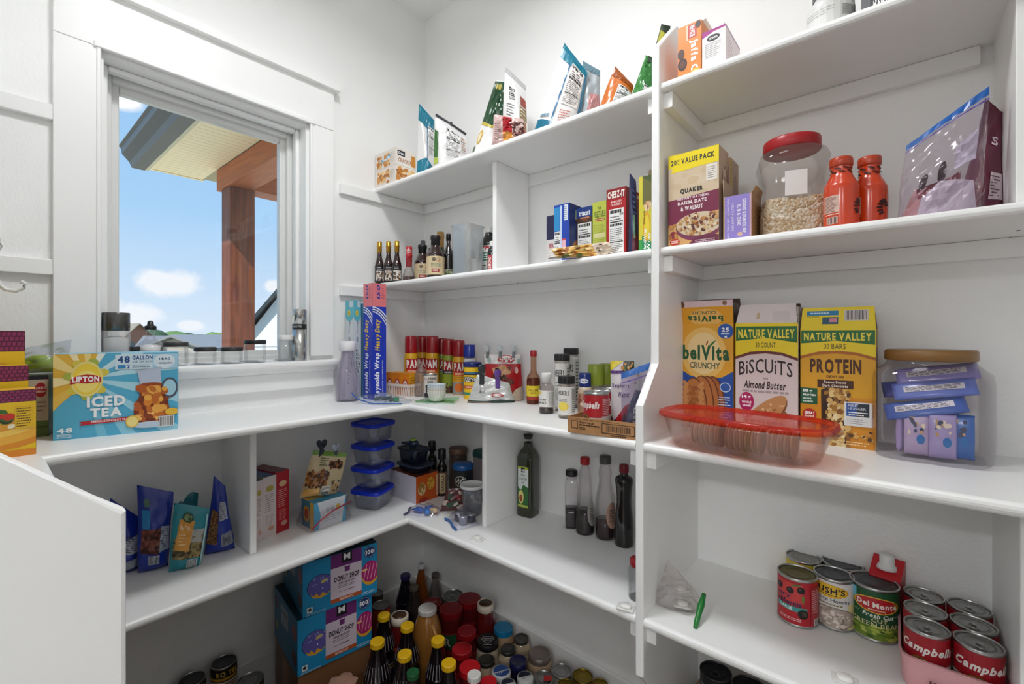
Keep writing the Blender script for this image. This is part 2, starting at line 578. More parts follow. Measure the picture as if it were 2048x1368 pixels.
def cylmap(r, z0, z1, span=360.0, a0=-90.0, r1=None, n=2, ry=None):
    """around a (tapering) round or squarish body; u = 0.5 faces the front"""
    def f(u, v, h):
        a = rad(a0 + (u - 0.5) * span)
        rr = r + ((r1 if r1 is not None else r) - r) * v
        c, s_ = math.cos(a), math.sin(a)
        ky = (ry / r) if ry else 1.0
        if n == 2:
            return Vector(((rr + h) * c, (rr * ky + h) * s_, z0 + v * (z1 - z0)))
        k = 2 / n
        return Vector(((rr + h) * math.copysign(abs(c) ** k, c), (rr * ky + h) * math.copysign(abs(s_) ** k, s_), z0 + v * (z1 - z0)))
    return f
# ================================================================ the room
CEIL = 2.74
YN = -1.65            # near wall
XR = 2.60             # right wall
ZT0, ZT1 = 1.868, 1.888
ZM0, ZM1 = 1.462, 1.482
ZC0, ZC1 = 0.995, 1.017
ZL0, ZL1 = 0.590, 0.612
D, DS = 0.375, 0.275
PX0, PX1 = 1.2356, 1.2556     # middle panel
QX0, QX1 = 1.852, 1.872       # far panel
NX0, NX1 = 1.1357, 1.1557     # near panel
YE = -1.275

FLOOR = textured('floor_wood', '5a4f45', '6a5e52', scale=6, rough=0.5, stretch=(1, 8, 1))
CEILM = textured('ceiling_paint', 'f3f3f2', 'f5f5f4', scale=3, rough=0.7, bump=0.2, bscale=90)
struct('floor', box_geo(-0.15, 3.3, -6.9, 0.12, -0.12, 0), FLOOR)
struct('ceiling', box_geo(-0.15, 3.3, -6.9, 0.12, CEIL, CEIL + 0.15), CEILM)
struct('wall_back', box_geo(-0.15, XR + 0.12, 0, 0.12, 0, CEIL), WALL)
struct('wall_right', box_geo(XR, XR + 0.12, YN, 0, 0, CEIL), WALL)
# near wall with the doorway the camera stands in
wn = MB()
wn.add(*box_geo(0, 1.22, YN - 0.12, YN, 0, CEIL), WALL)
wn.add(*box_geo(2.10, XR + 0.12, YN - 0.12, YN, 0, CEIL), WALL)
wn.add(*box_geo(1.22, 2.10, YN - 0.12, YN, 2.40, CEIL), WALL)
wn.build('wall_near')['kind'] = 'structure'
wh = MB()
wh.add(*box_geo(-0.15, 0, -6.9, YN, 0, CEIL), WALL)
wh.add(*box_geo(3.2, 3.3, -6.9, YN - 0.12, 0, CEIL), WALL)
wh.add(*box_geo(-0.15, 3.3, -6.9, -6.78, 0, CEIL), WALL)
wh.add(*box_geo(XR + 0.12, 3.3, YN - 0.13, YN - 0.01, 0, CEIL), WALL)
wh.build('wall_hall')['kind'] = 'structure'
# left wall with the window opening
OY0, OY1, OZ0, OZ1 = -1.147, -0.552, 1.150, 2.061
wl = MB()
wl.add(*box_geo(-0.15, 0, YN, OY0, 0, CEIL), WALL)
wl.add(*box_geo(-0.15, 0, OY1, 0, 0, CEIL), WALL)
wl.add(*box_geo(-0.15, 0, OY0, OY1, 0, OZ0), WALL)
wl.add(*box_geo(-0.15, 0, OY0, OY1, OZ1, CEIL), WALL)
wl.build('wall_left')['kind'] = 'structure'
struct('baseboard_back', box_geo(0, XR, -0.014, 0, 0, 0.15, 0.004), TRIM)
struct('baseboard_left', box_geo(0, 0.014, YN, -0.014, 0, 0.15, 0.004), TRIM)

# ---------------------------------------------------------------- the window
win = bpy.data.objects.new('window_1', None)
COL.objects.link(win)
tag(win, 'white cased window looking out at blue sky and a cedar porch post', kind='structure')
CW = 0.09
part('side_casing', win, box_geo(0, 0.02, OY0 - CW, OY0, 1.185, OZ1, 0.002), TRIM)
part('side_casing', win, box_geo(0, 0.02, OY1, OY1 + CW, 1.185, OZ1, 0.002), TRIM)
part('head_casing', win, box_geo(0, 0.022, OY0 - CW, OY1 + CW, OZ1, 2.215, 0.002), TRIM)
part('head_cap', win, prism([(0, 2.213), (0.045, 2.213), (0.045, 2.238), (0, 2.244)], 'y', OY0 - CW - 0.02, OY1 + CW + 0.015), TRIM)
part('inner_bead', win, box_geo(0.018, 0.028, OY0 - 0.012, OY1 + 0.012, OZ1 - 0.004, OZ1 + 0.012, 0.003), TRIM)
part('inner_bead', win, box_geo(0.016, 0.024, OY0 - 0.006, OY0 + 0.004, 1.185, OZ1, 0.003), TRIM)
part('inner_bead', win, box_geo(0.016, 0.024, OY1 - 0.004, OY1 + 0.006, 1.185, OZ1, 0.003), TRIM)
part('stool', win, box_geo(-0.10, 0.052, OY0 - CW - 0.02, OY1 + CW + 0.02, 1.146, 1.170, 0.008, 3), TRIM, True)
part('stool_molding', win, prism([(0, 1.146), (0.034, 1.146), (0.030, 1.134), (0.018, 1.126), (0, 1.124)], 'y', OY0 - CW, OY1 + CW), TRIM)
part('apron', win, box_geo(0, 0.02, OY0 - CW, OY1 + CW, 1.068, 1.126, 0.002), TRIM)
# jamb liner, stepped stop and sash
SASH = mat('e6e6e4', 0.35)
def frame_ring(name, x0, x1, y0, y1, z0, z1, w, m, bev=0.003):
    b = MB()
    b.add(*box_geo(x0, x1, y0, y0 + w, z0, z1, bev), m)
    b.add(*box_geo(x0, x1, y1 - w, y1, z0, z1, bev), m)
    b.add(*box_geo(x0, x1, y0 + w, y1 - w, z1 - w, z1, bev), m)
    b.add(*box_geo(x0, x1, y0 + w, y1 - w, z0, z0 + w, bev), m)
    return b.build(name, win)
frame_ring('jamb', -0.15, 0.0, OY0, OY1, 1.150, OZ1, 0.012, TRIM, 0)
frame_ring('stop_molding', -0.075, -0.045, OY0 + 0.012, OY1 - 0.012, 1.158, OZ1 - 0.012, 0.016, TRIM, 0.006)
frame_ring('vinyl_frame', -0.12, -0.085, OY0 + 0.012, OY1 - 0.012, 1.160, OZ1 - 0.012, 0.030, SASH, 0.004)
frame_ring('sash', -0.135, -0.105, OY0 + 0.040, OY1 - 0.040, 1.186, 2.023, 0.022, SASH, 0.004)
frame_ring('glazing_gasket', -0.124, -0.118, OY0 + 0.058, OY1 - 0.058, 1.204, 2.006, 0.0035, mat('2b2b2c', 0.5), 0)
part('pane', win, box_geo(-0.123, -0.119, OY0 + 0.060, OY1 - 0.060, 1.206, 2.004), clear('fbfdff', 0.01, 0.02))

# ---------------------------------------------------------------- counter, shelves, cleats and panels
def board(name, label, cat, poly, z0, z1, front, bev=0.009, group=None):
    """a shelf board; edges whose midpoint satisfies front(x, y) are rounded over"""
    bm = bmesh.new()
    vs = [bm.verts.new((x, y, z0)) for x, y in poly]
    f = bm.faces.new(vs)
    r = bmesh.ops.extrude_face_region(bm, geom=[f])
    for q in r['geom']:
        if isinstance(q, bmesh.types.BMVert):
            q.co.z = z1
    bmesh.ops.recalc_face_normals(bm, faces=bm.faces)
    ed = [e for e in bm.edges if abs(e.verts[0].co.z - e.verts[1].co.z) < 1e-6 and front(*(((e.verts[0].co + e.verts[1].co) / 2)[:2]))]
    bmesh.ops.bevel(bm, geom=ed, offset=bev, segments=3, affect='EDGES', profile=0.5)
    bm.verts.index_update()
    o = MB().add([v.co.copy() for v in bm.verts], [[v.index for v in q.verts] for q in bm.faces], TRIM).build(name)
    bm.free()
    return tag(o, label, cat, group)
def cleat(parent, x0, x1, y0, y1, z1, h=0.040):
    return part('cleat', parent, box_geo(x0, x1, y0, y1, z1 - h, z1 - 0.0005, 0.0015), TRIM)
near_eq = lambda a, b: abs(a - b) < 0.02
U_poly = [(0, YN), (NX0, YN), (NX0, YE), (D, YE), (D, -D), (PX0, -D), (PX0, 0), (0, 0)]
U_front = lambda x, y: (near_eq(x, D) and YE < y < -D) or (near_eq(y, -D) and x > D) or (near_eq(y, YE) and x > D)
ctr = board('counter', 'long white painted counter wrapping the corner under the window', 'counter', U_poly, ZC0, ZC1, U_front)
cleat(ctr, PX0 - 0.022, PX0, -D + 0.02, 0, ZC0)
cleat(ctr, 0.018, PX0 - 0.022, -0.018, 0, ZC0)
low = board('corner_shelf', 'white corner shelf below the counter holding food storage containers', 'shelf',
            [(0, YN), (NX0, YN), (NX0, YE), (D, YE), (D, -D), (PX0, -D), (PX0, 0), (0, 0)], ZL0, ZL1, U_front)
cleat(low, PX0 - 0.022, PX0, -D + 0.02, 0, ZL0)
cleat(low, 0.018, PX0 - 0.022, -0.018, 0, ZL0)
cleat(low, 0, 0.018, -1.2, 0, ZL0)
S_front = lambda x, y: near_eq(y, -DS)
def back_shelf(label, x0, x1, z0, z1, d, left_wall, right=True):
    o = board('shelf', label, 'shelf', [(x0, -d), (x1, -d), (x1, 0), (x0, 0)], z0, z1, lambda x, y: near_eq(y, -d))
    cleat(o, x0 + 0.02, x1 - 0.02, -0.018, 0, z0)
    if right: cleat(o, x1 - 0.022, x1, -d + 0.02, 0, z0)
    if left_wall:
        cleat(o, 0, 0.018, -0.431, -0.0, z0)
    else:
        cleat(o, x0, x0 + 0.022, -d + 0.02, 0, z0)
    return o
sh_top = back_shelf('topmost white shelf in the corner carrying chip bags', 0, PX0, ZT0, ZT1, DS, True)
sh_mid = back_shelf('white corner shelf with sauce bottles and cracker boxes', 0, PX0, ZM0, ZM1, DS, True)
rs1 = back_shelf('highest white shelf of the bay with the cereal boxes', PX1, QX0, ZT0, ZT1, DS, False, False)
rs2 = back_shelf('white shelf carrying the oat jar and orange sauce bottles', PX1, XR, ZM0, ZM1, DS, False)
rs3 = back_shelf('deep white shelf carrying cookie boxes and the red lidded tub', PX1, XR, ZC0, ZC1, D, False)
rs4 = back_shelf('deep white shelf carrying soup and vegetable cans', PX1, XR, ZL0, ZL1, D, False)
hole = mat('3a3734', 0.8)
for o, us in ((sh_mid, ((1019, 563), (1036, 566))), (rs2, ((2020.5, 475), (2036, 461)))):
    for u, v in us:
        x, y = on_z(u, v, ZM0)
        part('nail_hole', o, loft([(0.003, 0.003, 0), (0.003, 0.003, 0.0008)], 8), hole).location = (x, y, ZM0 - 0.0007)
back_shelf('empty high white shelf beyond the upper end panel', QX1, XR, ZT0, ZT1, DS, False)
# cleats left of the window, for the shelves on the near wall
def near_shelf(label, z0, z1):
    o = board('shelf', label, 'shelf', [(0, YN), (NX0, YN), (NX0, YN + DS), (0, YN + DS)], z0, z1, lambda x, y: near_eq(y, YN + DS))
    cleat(o, 0, 0.018, YN, OY0 - CW, z0)
near_shelf('upper white shelf on the wall beside the doorway', ZT0, ZT1)
near_shelf('lower white shelf on the wall beside the doorway', ZM0, ZM1)

def panel(label, x0, x1, flip=None):
    c = -0.283 if flip is None else -0.262
    pr = [(0, 0), (-0.275, 0), (-0.275, 0.375), (-D, 0.477), (-D, 1.102), (c, 1.194), (c, 1.975), (-0.163, 2.086), (0, 2.086)]
    if flip is not None:
        pr = [(flip - y, z) for y, z in pr]
    bm = bmesh.new()
    v, f = prism(pr, 'x', x0, x1)
    bv = [bm.verts.new(p) for p in v]
    for q in f:
        bm.faces.new([bv[i] for i in q])
    back = 0 if flip is None else flip
    ed = [e for e in bm.edges if not all(abs(q.co.y - back) < 1e-4 for q in e.verts) and abs(e.verts[0].co.x - e.verts[1].co.x) < 1e-5]
    bmesh.ops.bevel(bm, geom=ed, offset=0.004, segments=2, affect='EDGES', profile=0.5)
    bm.verts.index_update()
    o = MB().add([p.co.copy() for p in bm.verts], [[q.index for q in g.verts] for g in bm.faces], TRIM).build('shelving_upright')
    bm.free()
    return tag(o, label, 'panel')
panel('tall white stepped panel between the corner shelves and the cereal bay', PX0, PX1)
panel('white panel with a sloping top edge ending the counter beside the doorway', NX0, NX1, flip=YN)
def divider(label, x0, x1, y0, y1, z0, z1):
    o = MB().add(*box_geo(x0, x1, y0, y1, z0 + 0.0003, z1 - 0.0003, 0.002), TRIM).build('shelf_divider')
    return tag(o, label, 'divider')
divider('white upright board ending the oat jar shelf', QX0, QX1, -0.235, 0, ZM1, 2.086)
divider('white upright board ending the can shelf under the cookie boxes', 1.848, 1.868, -0.30, -0.019, ZL1, ZC0)
divider('white upright board reaching the floor below the can shelf', 1.848, 1.868, -0.28, -0.019, 0, ZL0 - 0.041)
divider('white upright divider on the lower shelf beside the blue seed bags', 0, 0.24, -0.842, -0.824, ZL1, ZC0)
divider('white upright divider beside the green oil bottle under the counter', 0.620, 0.638, -0.25, -0.019, ZL1, ZC0)
divider('white upright divider between the sauce bottles and the cracker boxes', 0.622, 0.640, -0.2, -0.019, ZM1, ZT0)

# ---------------------------------------------------------------- ceiling lamps: one inferred from shadows, the others added as fill
def ceiling_lamp(label, loc):
    t = thing('ceiling_lamp', label, 'lamp', loc)
    part('base', t, lathe([(0.17, 0.0), (0.17, -0.02), (0.165, -0.024)]), WHITE)
    part('diffuser', t, lathe([(0.155, -0.022), (0.15, -0.03), (0.12, -0.036), (0.001, -0.038)], cap0=False), mat('fff6ea', 0.5, emit=2.0), True)
ceiling_lamp('round white flush lamp on the pantry ceiling, near the window corner', (LAMP_X[0], LAMP_Y, CEIL))
ceiling_lamp('second white flush lamp added to even the pantry light, above the cereal bay', (LAMP_X[1], LAMP_Y, CEIL))
for (hx, hy), lb in zip(HALL_FILL, ('first round flush fill lamp added on the hall ceiling behind the doorway', 'farthest round flush fill lamp added on the hall ceiling', 'round flush fill lamp added on the hall ceiling by the outer wall')):
    ceiling_lamp(lb, (hx, hy, CEIL))
# ================================================================ outdoors
CEDAR = textured('cedar', '5e2f1b', '7c4226', scale=9, rough=0.6, stretch=(6, 6, 0.6), bump=0.2)
CEDARX = textured('cedar_beam', '9c5228', 'b5652f', scale=9, rough=0.6, stretch=(0.6, 6, 6), bump=0.2)
SOFFIT = mat('fbeabf', 0.55)
GUT = mat('3d4143', 0.4)
post = thing('porch_post', 'rough brown cedar post holding up the porch roof outside', 'post', (-1.41, -0.319, -0.6))
part('post_shaft', post, box_geo(-0.07, 0.07, -0.07, 0.07, 0, 2.757, 0.004), CEDAR)
part('footing', post, box_geo(-0.11, 0.11, -0.11, 0.11, -0.05, 0.05, 0.006), mat('9a978f', 0.8))
pr = thing('porch_roof', 'porch roof corner with cream soffit, dark gutter and cedar beams', 'roof', (-1.41, -0.319, 2.157))
part('beam', pr, box_geo(-0.125, 1.2, -0.081, 0.06, 0.0, 0.13, 0.004), CEDARX)
part('beam', pr, box_geo(-0.07, 0.07, 0.06, 6.0, 0.0, 0.13, 0.004), textured('cedar_beam_along', '8f4a22', 'ad5c2c', scale=9, rough=0.6, stretch=(6, 0.6, 6), bump=0.2))
bw = 0.046
for i in range(36):
    x0 = -0.405 + i * bw
    if x0 > 1.2: break
    part('soffit_board', pr, box_geo(x0 + 0.003, x0 + bw, -0.353, -0.081, 0.133, 0.140), SOFFIT)
part('soffit_backing', pr, box_geo(-0.405, 1.22, -0.36, 6.0, 0.140, 0.150), mat('a89f7c', 0.7))
part('porch_ceiling', pr, box_geo(-0.3, 1.2, 0.06, 6.0, 0.131, 0.139), SOFFIT)
part('soffit_edge_strip', pr, box_geo(-0.41, 1.2, -0.362, -0.345, 0.126, 0.150), SOFFIT)
part('soffit_edge_strip', pr, box_geo(-0.418, -0.400, -0.362, -0.07, 0.128, 0.150), SOFFIT)
part('fascia', pr, box_geo(-0.418, 1.2, -0.378, -0.362, 0.12, 0.27), mat('cfc8a8', 0.6))
gp = [(-0.378, 0.12), (-0.44, 0.12), (-0.452, 0.15), (-0.470, 0.172), (-0.486, 0.190), (-0.492, 0.225), (-0.502, 0.232), (-0.500, 0.238), (-0.486, 0.234), (-0.378, 0.236)]
part('gutter', pr, prism(gp, 'x', -0.43, 1.2), GUT)
part('shingles', pr, prism([(-0.45, 0.242), (6.0, 2.2), (6.0, 2.26), (-0.45, 0.27)], 'x', -0.45, 1.2), mat('4a4c4d', 0.9))
# ground falling away, hills, trees and the neighbours' houses
struct('ground_outside', box_geo(-320, -0.15, -260, 420, -5.2, -5.0), textured('grass_ground', '8f8a6a', '9c9a78', scale=0.3, rough=0.9))
struct('porch_bounce_slab', box_geo(-9.0, -0.15, -9.0, 8.0, -5.0, -0.6), mat('e8e0cc', 0.8))  # unseen slab, made wide and pale to bounce sun onto the soffit
def far(u, v, dist):
    t = (u - 1024) / FPX
    return CX + dist * (FX + t * RX), CY + dist * (FY + t * RY), CZ - (v - HY) / FPX * dist
tl = MB()
rt = random.Random(3)
GREENS = [mat(c, 0.9) for c in ('3f5f3a', '55773f', '2f4f35', '6d8c45', '486a45')]
ico = bmesh.new(); bmesh.ops.create_icosphere(ico, subdivisions=2, radius=1.0)
IV = [p.co.copy() for p in ico.verts]; ico.verts.index_update(); IF = [[q.index for q in g.verts] for g in ico.faces]; ico.free()
for i in range(330):
    u = rt.uniform(60, 780); dist = rt.uniform(120, 190)
    x, y, z = far(u, 664 + rt.uniform(-2, 20) + 5 * math.sin(u * 0.02), dist)
    r = rt.uniform(1.6, 3.6)
    tl.add([(x + p.x * r * (1 + 0.2 * math.sin(9 * p.y + i)), y + p.y * r, z - r * 0.6 + p.z * r * 0.8) for p in IV], IF, rt.choice(GREENS), True)
tag(tl.build('treeline'), 'distant wooded ridge along the horizon outside the window', 'trees', kind='stuff')
def house(label, u, dist, w, d, wall_c, roof_c, ridge_v, eave_v, rz, trim=None):
    x, y, zr = far(u, ridge_v, dist)
    ze = far(u, eave_v, dist)[2]
    t = thing('neighbor_house', label, 'house', (x, y, -5.0), rz)
    part('walls', t, box_geo(-w / 2, w / 2, -d / 2, d / 2, 0, ze + 5), mat(wall_c, 0.8))
    v = [(-w / 2, -d / 2, ze + 5), (-w / 2, d / 2, ze + 5), (-w / 2, 0, zr + 4.8)]
    g = prism([(-d / 2, ze + 4.95), (d / 2, ze + 4.95), (0, zr + 4.85)], 'x', -w / 2, w / 2)
    part('gable', t, g, mat(wall_c, 0.8))
    e = 0.4
    for s in (-1, 1):
        sl = prism([(s * (d / 2 + e), ze + 4.75), (0, zr + 4.92), (0, zr + 5.12), (s * (d / 2 + e), ze + 4.95)], 'x', -w / 2 - e, w / 2 + e)
        part('roof_slope', t, sl, mat(roof_c, 0.9))
    for s in (-1, 1):
        part('window', t, box_geo(w / 2, w / 2 + 0.05, s * d * 0.22 - 0.5, s * d * 0.22 + 0.5, ze + 2.6, ze + 4.2), mat('5a666e', 0.2))
    return t
house('small brick neighbor house with a pale gable roof beyond the bottles', 262, 95, 5, 5.5, '9a6a58', '8a8378', 648, 676, rad(20))
house('grey roofed neighbor house low behind the oil bottle', 350, 60, 6, 6, '9d9a94', '71747c', 673, 694, rad(62))
house('grey roofed neighbor house farther along the valley', 425, 40, 7, 6, 'a8a39c', '7f8389', 672, 692, rad(118))
house('white neighbor house with a steep dark roof edge behind the porch post', 592, 22, 4, 4.2, 'dfe3e6', '2f3a3f', 560, 690, rad(-28))
# ================================================================ builders for the groceries
class Box:
    """a carton: body plus printed faces"""
    def __init__(s, name, label, cat, loc, w, d, h, rz, col, group=None, rough=0.42, rx=0.0, ry=0.0, bev=0.0012, body='carton', open_top=False):
        s.w, s.d, s.h = w, d, h
        s.t = thing(name, label, cat, loc, rz, group, rx, ry)
        if open_top:
            b = MB(); k = 0.0018; m = mat(col, rough)
            b.add(*box_geo(-w / 2, w / 2, -d / 2, d / 2, 0, k), m)
            b.add(*box_geo(-w / 2, w / 2, -d / 2, -d / 2 + k, k, h), m)
            b.add(*box_geo(-w / 2, w / 2, d / 2 - k, d / 2, k, h), m)
            b.add(*box_geo(-w / 2, -w / 2 + k, -d / 2 + k, d / 2 - k, k, h), m)
            b.add(*box_geo(w / 2 - k, w / 2, -d / 2 + k, d / 2 - k, k, h), m)
            b.build(body, s.t)
        else:
            part(body, s.t, box_geo(-w / 2, w / 2, -d / 2, d / 2, 0, h, bev), mat(col, rough))
        s.P = {}
    def face(s, f):
        if f not in s.P:
            s.P[f] = Print(boxmap(s.w, s.d, s.h, f))
        return s.P[f]
    def flap(s, edge, length, ang, w0=1.0, w1=0.92, col='d8cfc4', name='top_flap', inside=None):
        """an open flap standing on a top edge; ang from the vertical, positive leans outward; returns a Print on its outer face"""
        a, b = s.w / 2, s.d / 2
        sn, cs = math.sin(rad(ang)), math.cos(rad(ang))
        base = {'front': ((-a, -b, s.h), (a, -b, s.h), (0, -1)), 'back': ((a, b, s.h), (-a, b, s.h), (0, 1)),
                'right': ((a, -b, s.h), (a, b, s.h), (1, 0)), 'left': ((-a, b, s.h), (-a, -b, s.h), (-1, 0))}[edge]
        p0, p1, nrm = Vector(base[0]), Vector(base[1]), Vector((base[2][0], base[2][1], 0))
        mid = (p0 + p1) / 2
        q0 = mid + (p0 - mid) * w0; q1 = mid + (p1 - mid) * w0
        off = nrm * (length * sn) + Vector((0, 0, length * cs))
        r0 = mid + (p0 - mid) * w1 + off; r1 = mid + (p1 - mid) * w1 + off
        mp = quadmap(q0, q1, r0, r1)
        v = [mp(0, 0, 0), mp(1, 0, 0), mp(1, 1, 0), mp(0, 1, 0), mp(0, 0, -0.0008), mp(1, 0, -0.0008), mp(1, 1, -0.0008), mp(0, 1, -0.0008)]
        mb = MB()
        mb.add(v, [(0, 1, 2, 3), (0, 4, 5, 1), (1, 5, 6, 2), (2, 6, 7, 3), (3, 7, 4, 0)], mat(col, 0.45))
        mb.add(v, [(7, 6, 5, 4)], mat(inside or '8f8578', 0.7))
        o = mb.build(name, s.t)
        return Print(mp), o
    def done(s):
        for f, p in s.P.items():
            if p.L:
                p.build({'front': 'front_print', 'right': 'side_print', 'left': 'side_print', 'back': 'back_print', 'top': 'top_print'}[f], s.t)
        return s.t
def fbox(u0, u1, vt, ut, yf, zs):
    """a box whose front lies in the plane y = yf: left and right columns, top row at column ut -> x centre, width, height"""
    x0, x1 = at_y(u0, yf), at_y(u1, yf)
    return (x0 + x1) / 2, x1 - x0, zat(vt, at_y(ut, yf), yf) - zs
def gbox(p0, p1, z, vt):
    """a box standing on plane z: pixels of its two front bottom corners, top row above the first -> centre function, width, rz, height"""
    a = Vector(on_z(p0[0], p0[1], z)); b = Vector(on_z(p1[0], p1[1], z))
    w = (b - a).length
    rz = math.atan2(b.y - a.y, b.x - a.x)
    h = zat(vt, a.x, a.y) - z
    n = Vector((-math.sin(rz), math.cos(rz)))
    def centre(d):
        c = (a + b) / 2 + n * (d / 2)
        return (c.x, c.y, z)
    return centre, w, rz, h

def can_body(t, r, h, rim=None, lid='pull', lidcol=None):
    m = rim or STEEL
    body = [(r * 0.94, 0.0), (r * 1.0, 0.0015), (r * 1.0, 0.004), (r * 0.975, 0.006), (r * 0.975, h - 0.006), (r * 1.0, h - 0.004), (r * 1.0, h - 0.001), (r * 0.97, h), (r * 0.93, h - 0.0005), (r * 0.925, h - 0.004)]
    part('can_body', t, lathe(body, 40, True, False), m, True)
    lm = lidcol or mat('a3a3a2', 0.32, 1.0)
    z = h - 0.004
    lp = [(r * 0.925, z), (r * 0.86, z), (r * 0.84, z + 0.0012), (r * 0.80, z + 0.0002), (r * 0.62, z + 0.0002), (r * 0.60, z + 0.001), (r * 0.56, z + 0.0001), (r * 0.3, z), (0.0005, z)]
    ld = part('lid', t, lathe(lp, 36, False, True), lm, True)
    if lid == 'pull':
        ring = []
        for i in range(14):
            a = 2 * math.pi * i / 14
            ring.append((r * 0.24 * math.cos(a), -r * 0.36 + r * 0.26 * math.sin(a), z + 0.0030))
        part('pull_tab', ld, tube(ring, 0.0011, 6, True), m, True)
        part('rivet', ld, lathe([(r * 0.10, z), (r * 0.09, z + 0.003), (r * 0.02, z + 0.0034)], 12), m, True).location = (0, -r * 0.02, 0)
def can(name, label, cat, loc, r, h, rz, wrap, group=None, rim=None, lid='pull', lidcol=None, span=200):
    t = thing(name, label, cat, loc, rz, group)
    can_body(t, r, h, rim, lid, lidcol)
    part('paper_label', t, lathe([(r * 0.98, 0.0065), (r * 0.981, h - 0.0065)], 40, False, False), mat(wrap, 0.4), True)
    p = Print(cylmap(r * 0.984, 0.0065, h - 0.0065, span), (16, 0))
    return t, p
def smooth_prof(prof, n=4):
    """Catmull-Rom through profile points for soft shoulders"""
    o = []
    P = [prof[0]] + list(prof) + [prof[-1]]
    for i in range(1, len(P) - 2):
        for k in range(n):
            t = k / n
            q = []
            for c in (0, 1):
                a, b, c2, d = P[i - 1][c], P[i][c], P[i + 1][c], P[i + 2][c]
                q.append(0.5 * (2 * b + (c2 - a) * t + (2 * a - 5 * b + 4 * c2 - d) * t * t + (3 * b - a - 3 * c2 + d) * t ** 3))
            o.append((max(q[0], 0.0004), q[1]))
    o.append(prof[-1])
    return o
def bottle(name, label, cat, loc, prof, m, cap=None, capm=None, group=None, rz=None, seg=32, liquid=None, liqm=None, n=2, turn=0, part_name='bottle_body', ky=1.0, smooth=True, ribs=False):
    """prof (r, z) list, cap (r, z) list; liquid = fill height"""
    if rz is None:
        rz = facing(loc[0], loc[1], turn)
    t = thing(name, label, cat, loc, rz, group)
    pf = smooth_prof(prof, 3) if smooth else prof
    part(part_name, t, loft([(r, r * ky, z, n) for r, z in pf], seg), m, True)
    if liquid:
        q = []
        for r, z in pf:
            if z < liquid: q.append((max(r - 0.0018, 0.0005), max(z, 0.0015)))
        rr = q[-1][0]
        q.append((rr, liquid)); q.append((0.0005, liquid))
        part('liquid', t, loft([(r, r * ky, z, n) for r, z in q], seg), liqm, True)
    if cap:
        if ribs:
            v, f = [], []
            sg = 40
            for r, z in cap:
                for i in range(sg):
                    a = 2 * math.pi * i / sg
                    k = r * (1 + (0.035 if i % 2 else 0))
                    v.append((k * math.cos(a), k * math.sin(a), z))
            for k in range(len(cap) - 1):
                for i in range(sg):
                    j = (i + 1) % sg
                    f.append((k * sg + i, k * sg + j, (k + 1) * sg + j, (k + 1) * sg + i))
            f.append(tuple(reversed(range(sg)))); f.append(tuple(range((len(cap) - 1) * sg, len(cap) * sg)))
            part('cap', t, (v, f), capm)
        else:
            part('cap', t, lathe(cap, 28), capm, True)
    return t
def band(t, r, z0, z1, col, span=360, name='label', r1=None, rough=0.42, cuts=14, n=2, ry=None, a0=-90):
    """a paper label round a body; returns its Print after laying the ground colour"""
    p = Print(cylmap(r, z0, z1, span, a0, r1, n, ry), (max(4, int(cuts * span / 200)), 2 if r1 else 0), rough=rough)
    if col:
        p.rect(0, 0, 1, 1, col)
    p.owner, p.nm = t, name
    return p
def lay(p):
    return p.build(p.nm, p.owner)
def wob(u, v, s):
    return (math.sin(7.1 * u + 3.3 * v + s) + math.sin(13.7 * v - 9.1 * u + 2.1 * s) * 0.6 + math.sin(21.0 * u * v + 11 * v + s * 1.7) * 0.5
            + math.sin(31 * u - 17 * v + s * 2.3) * 0.3) / 2.4
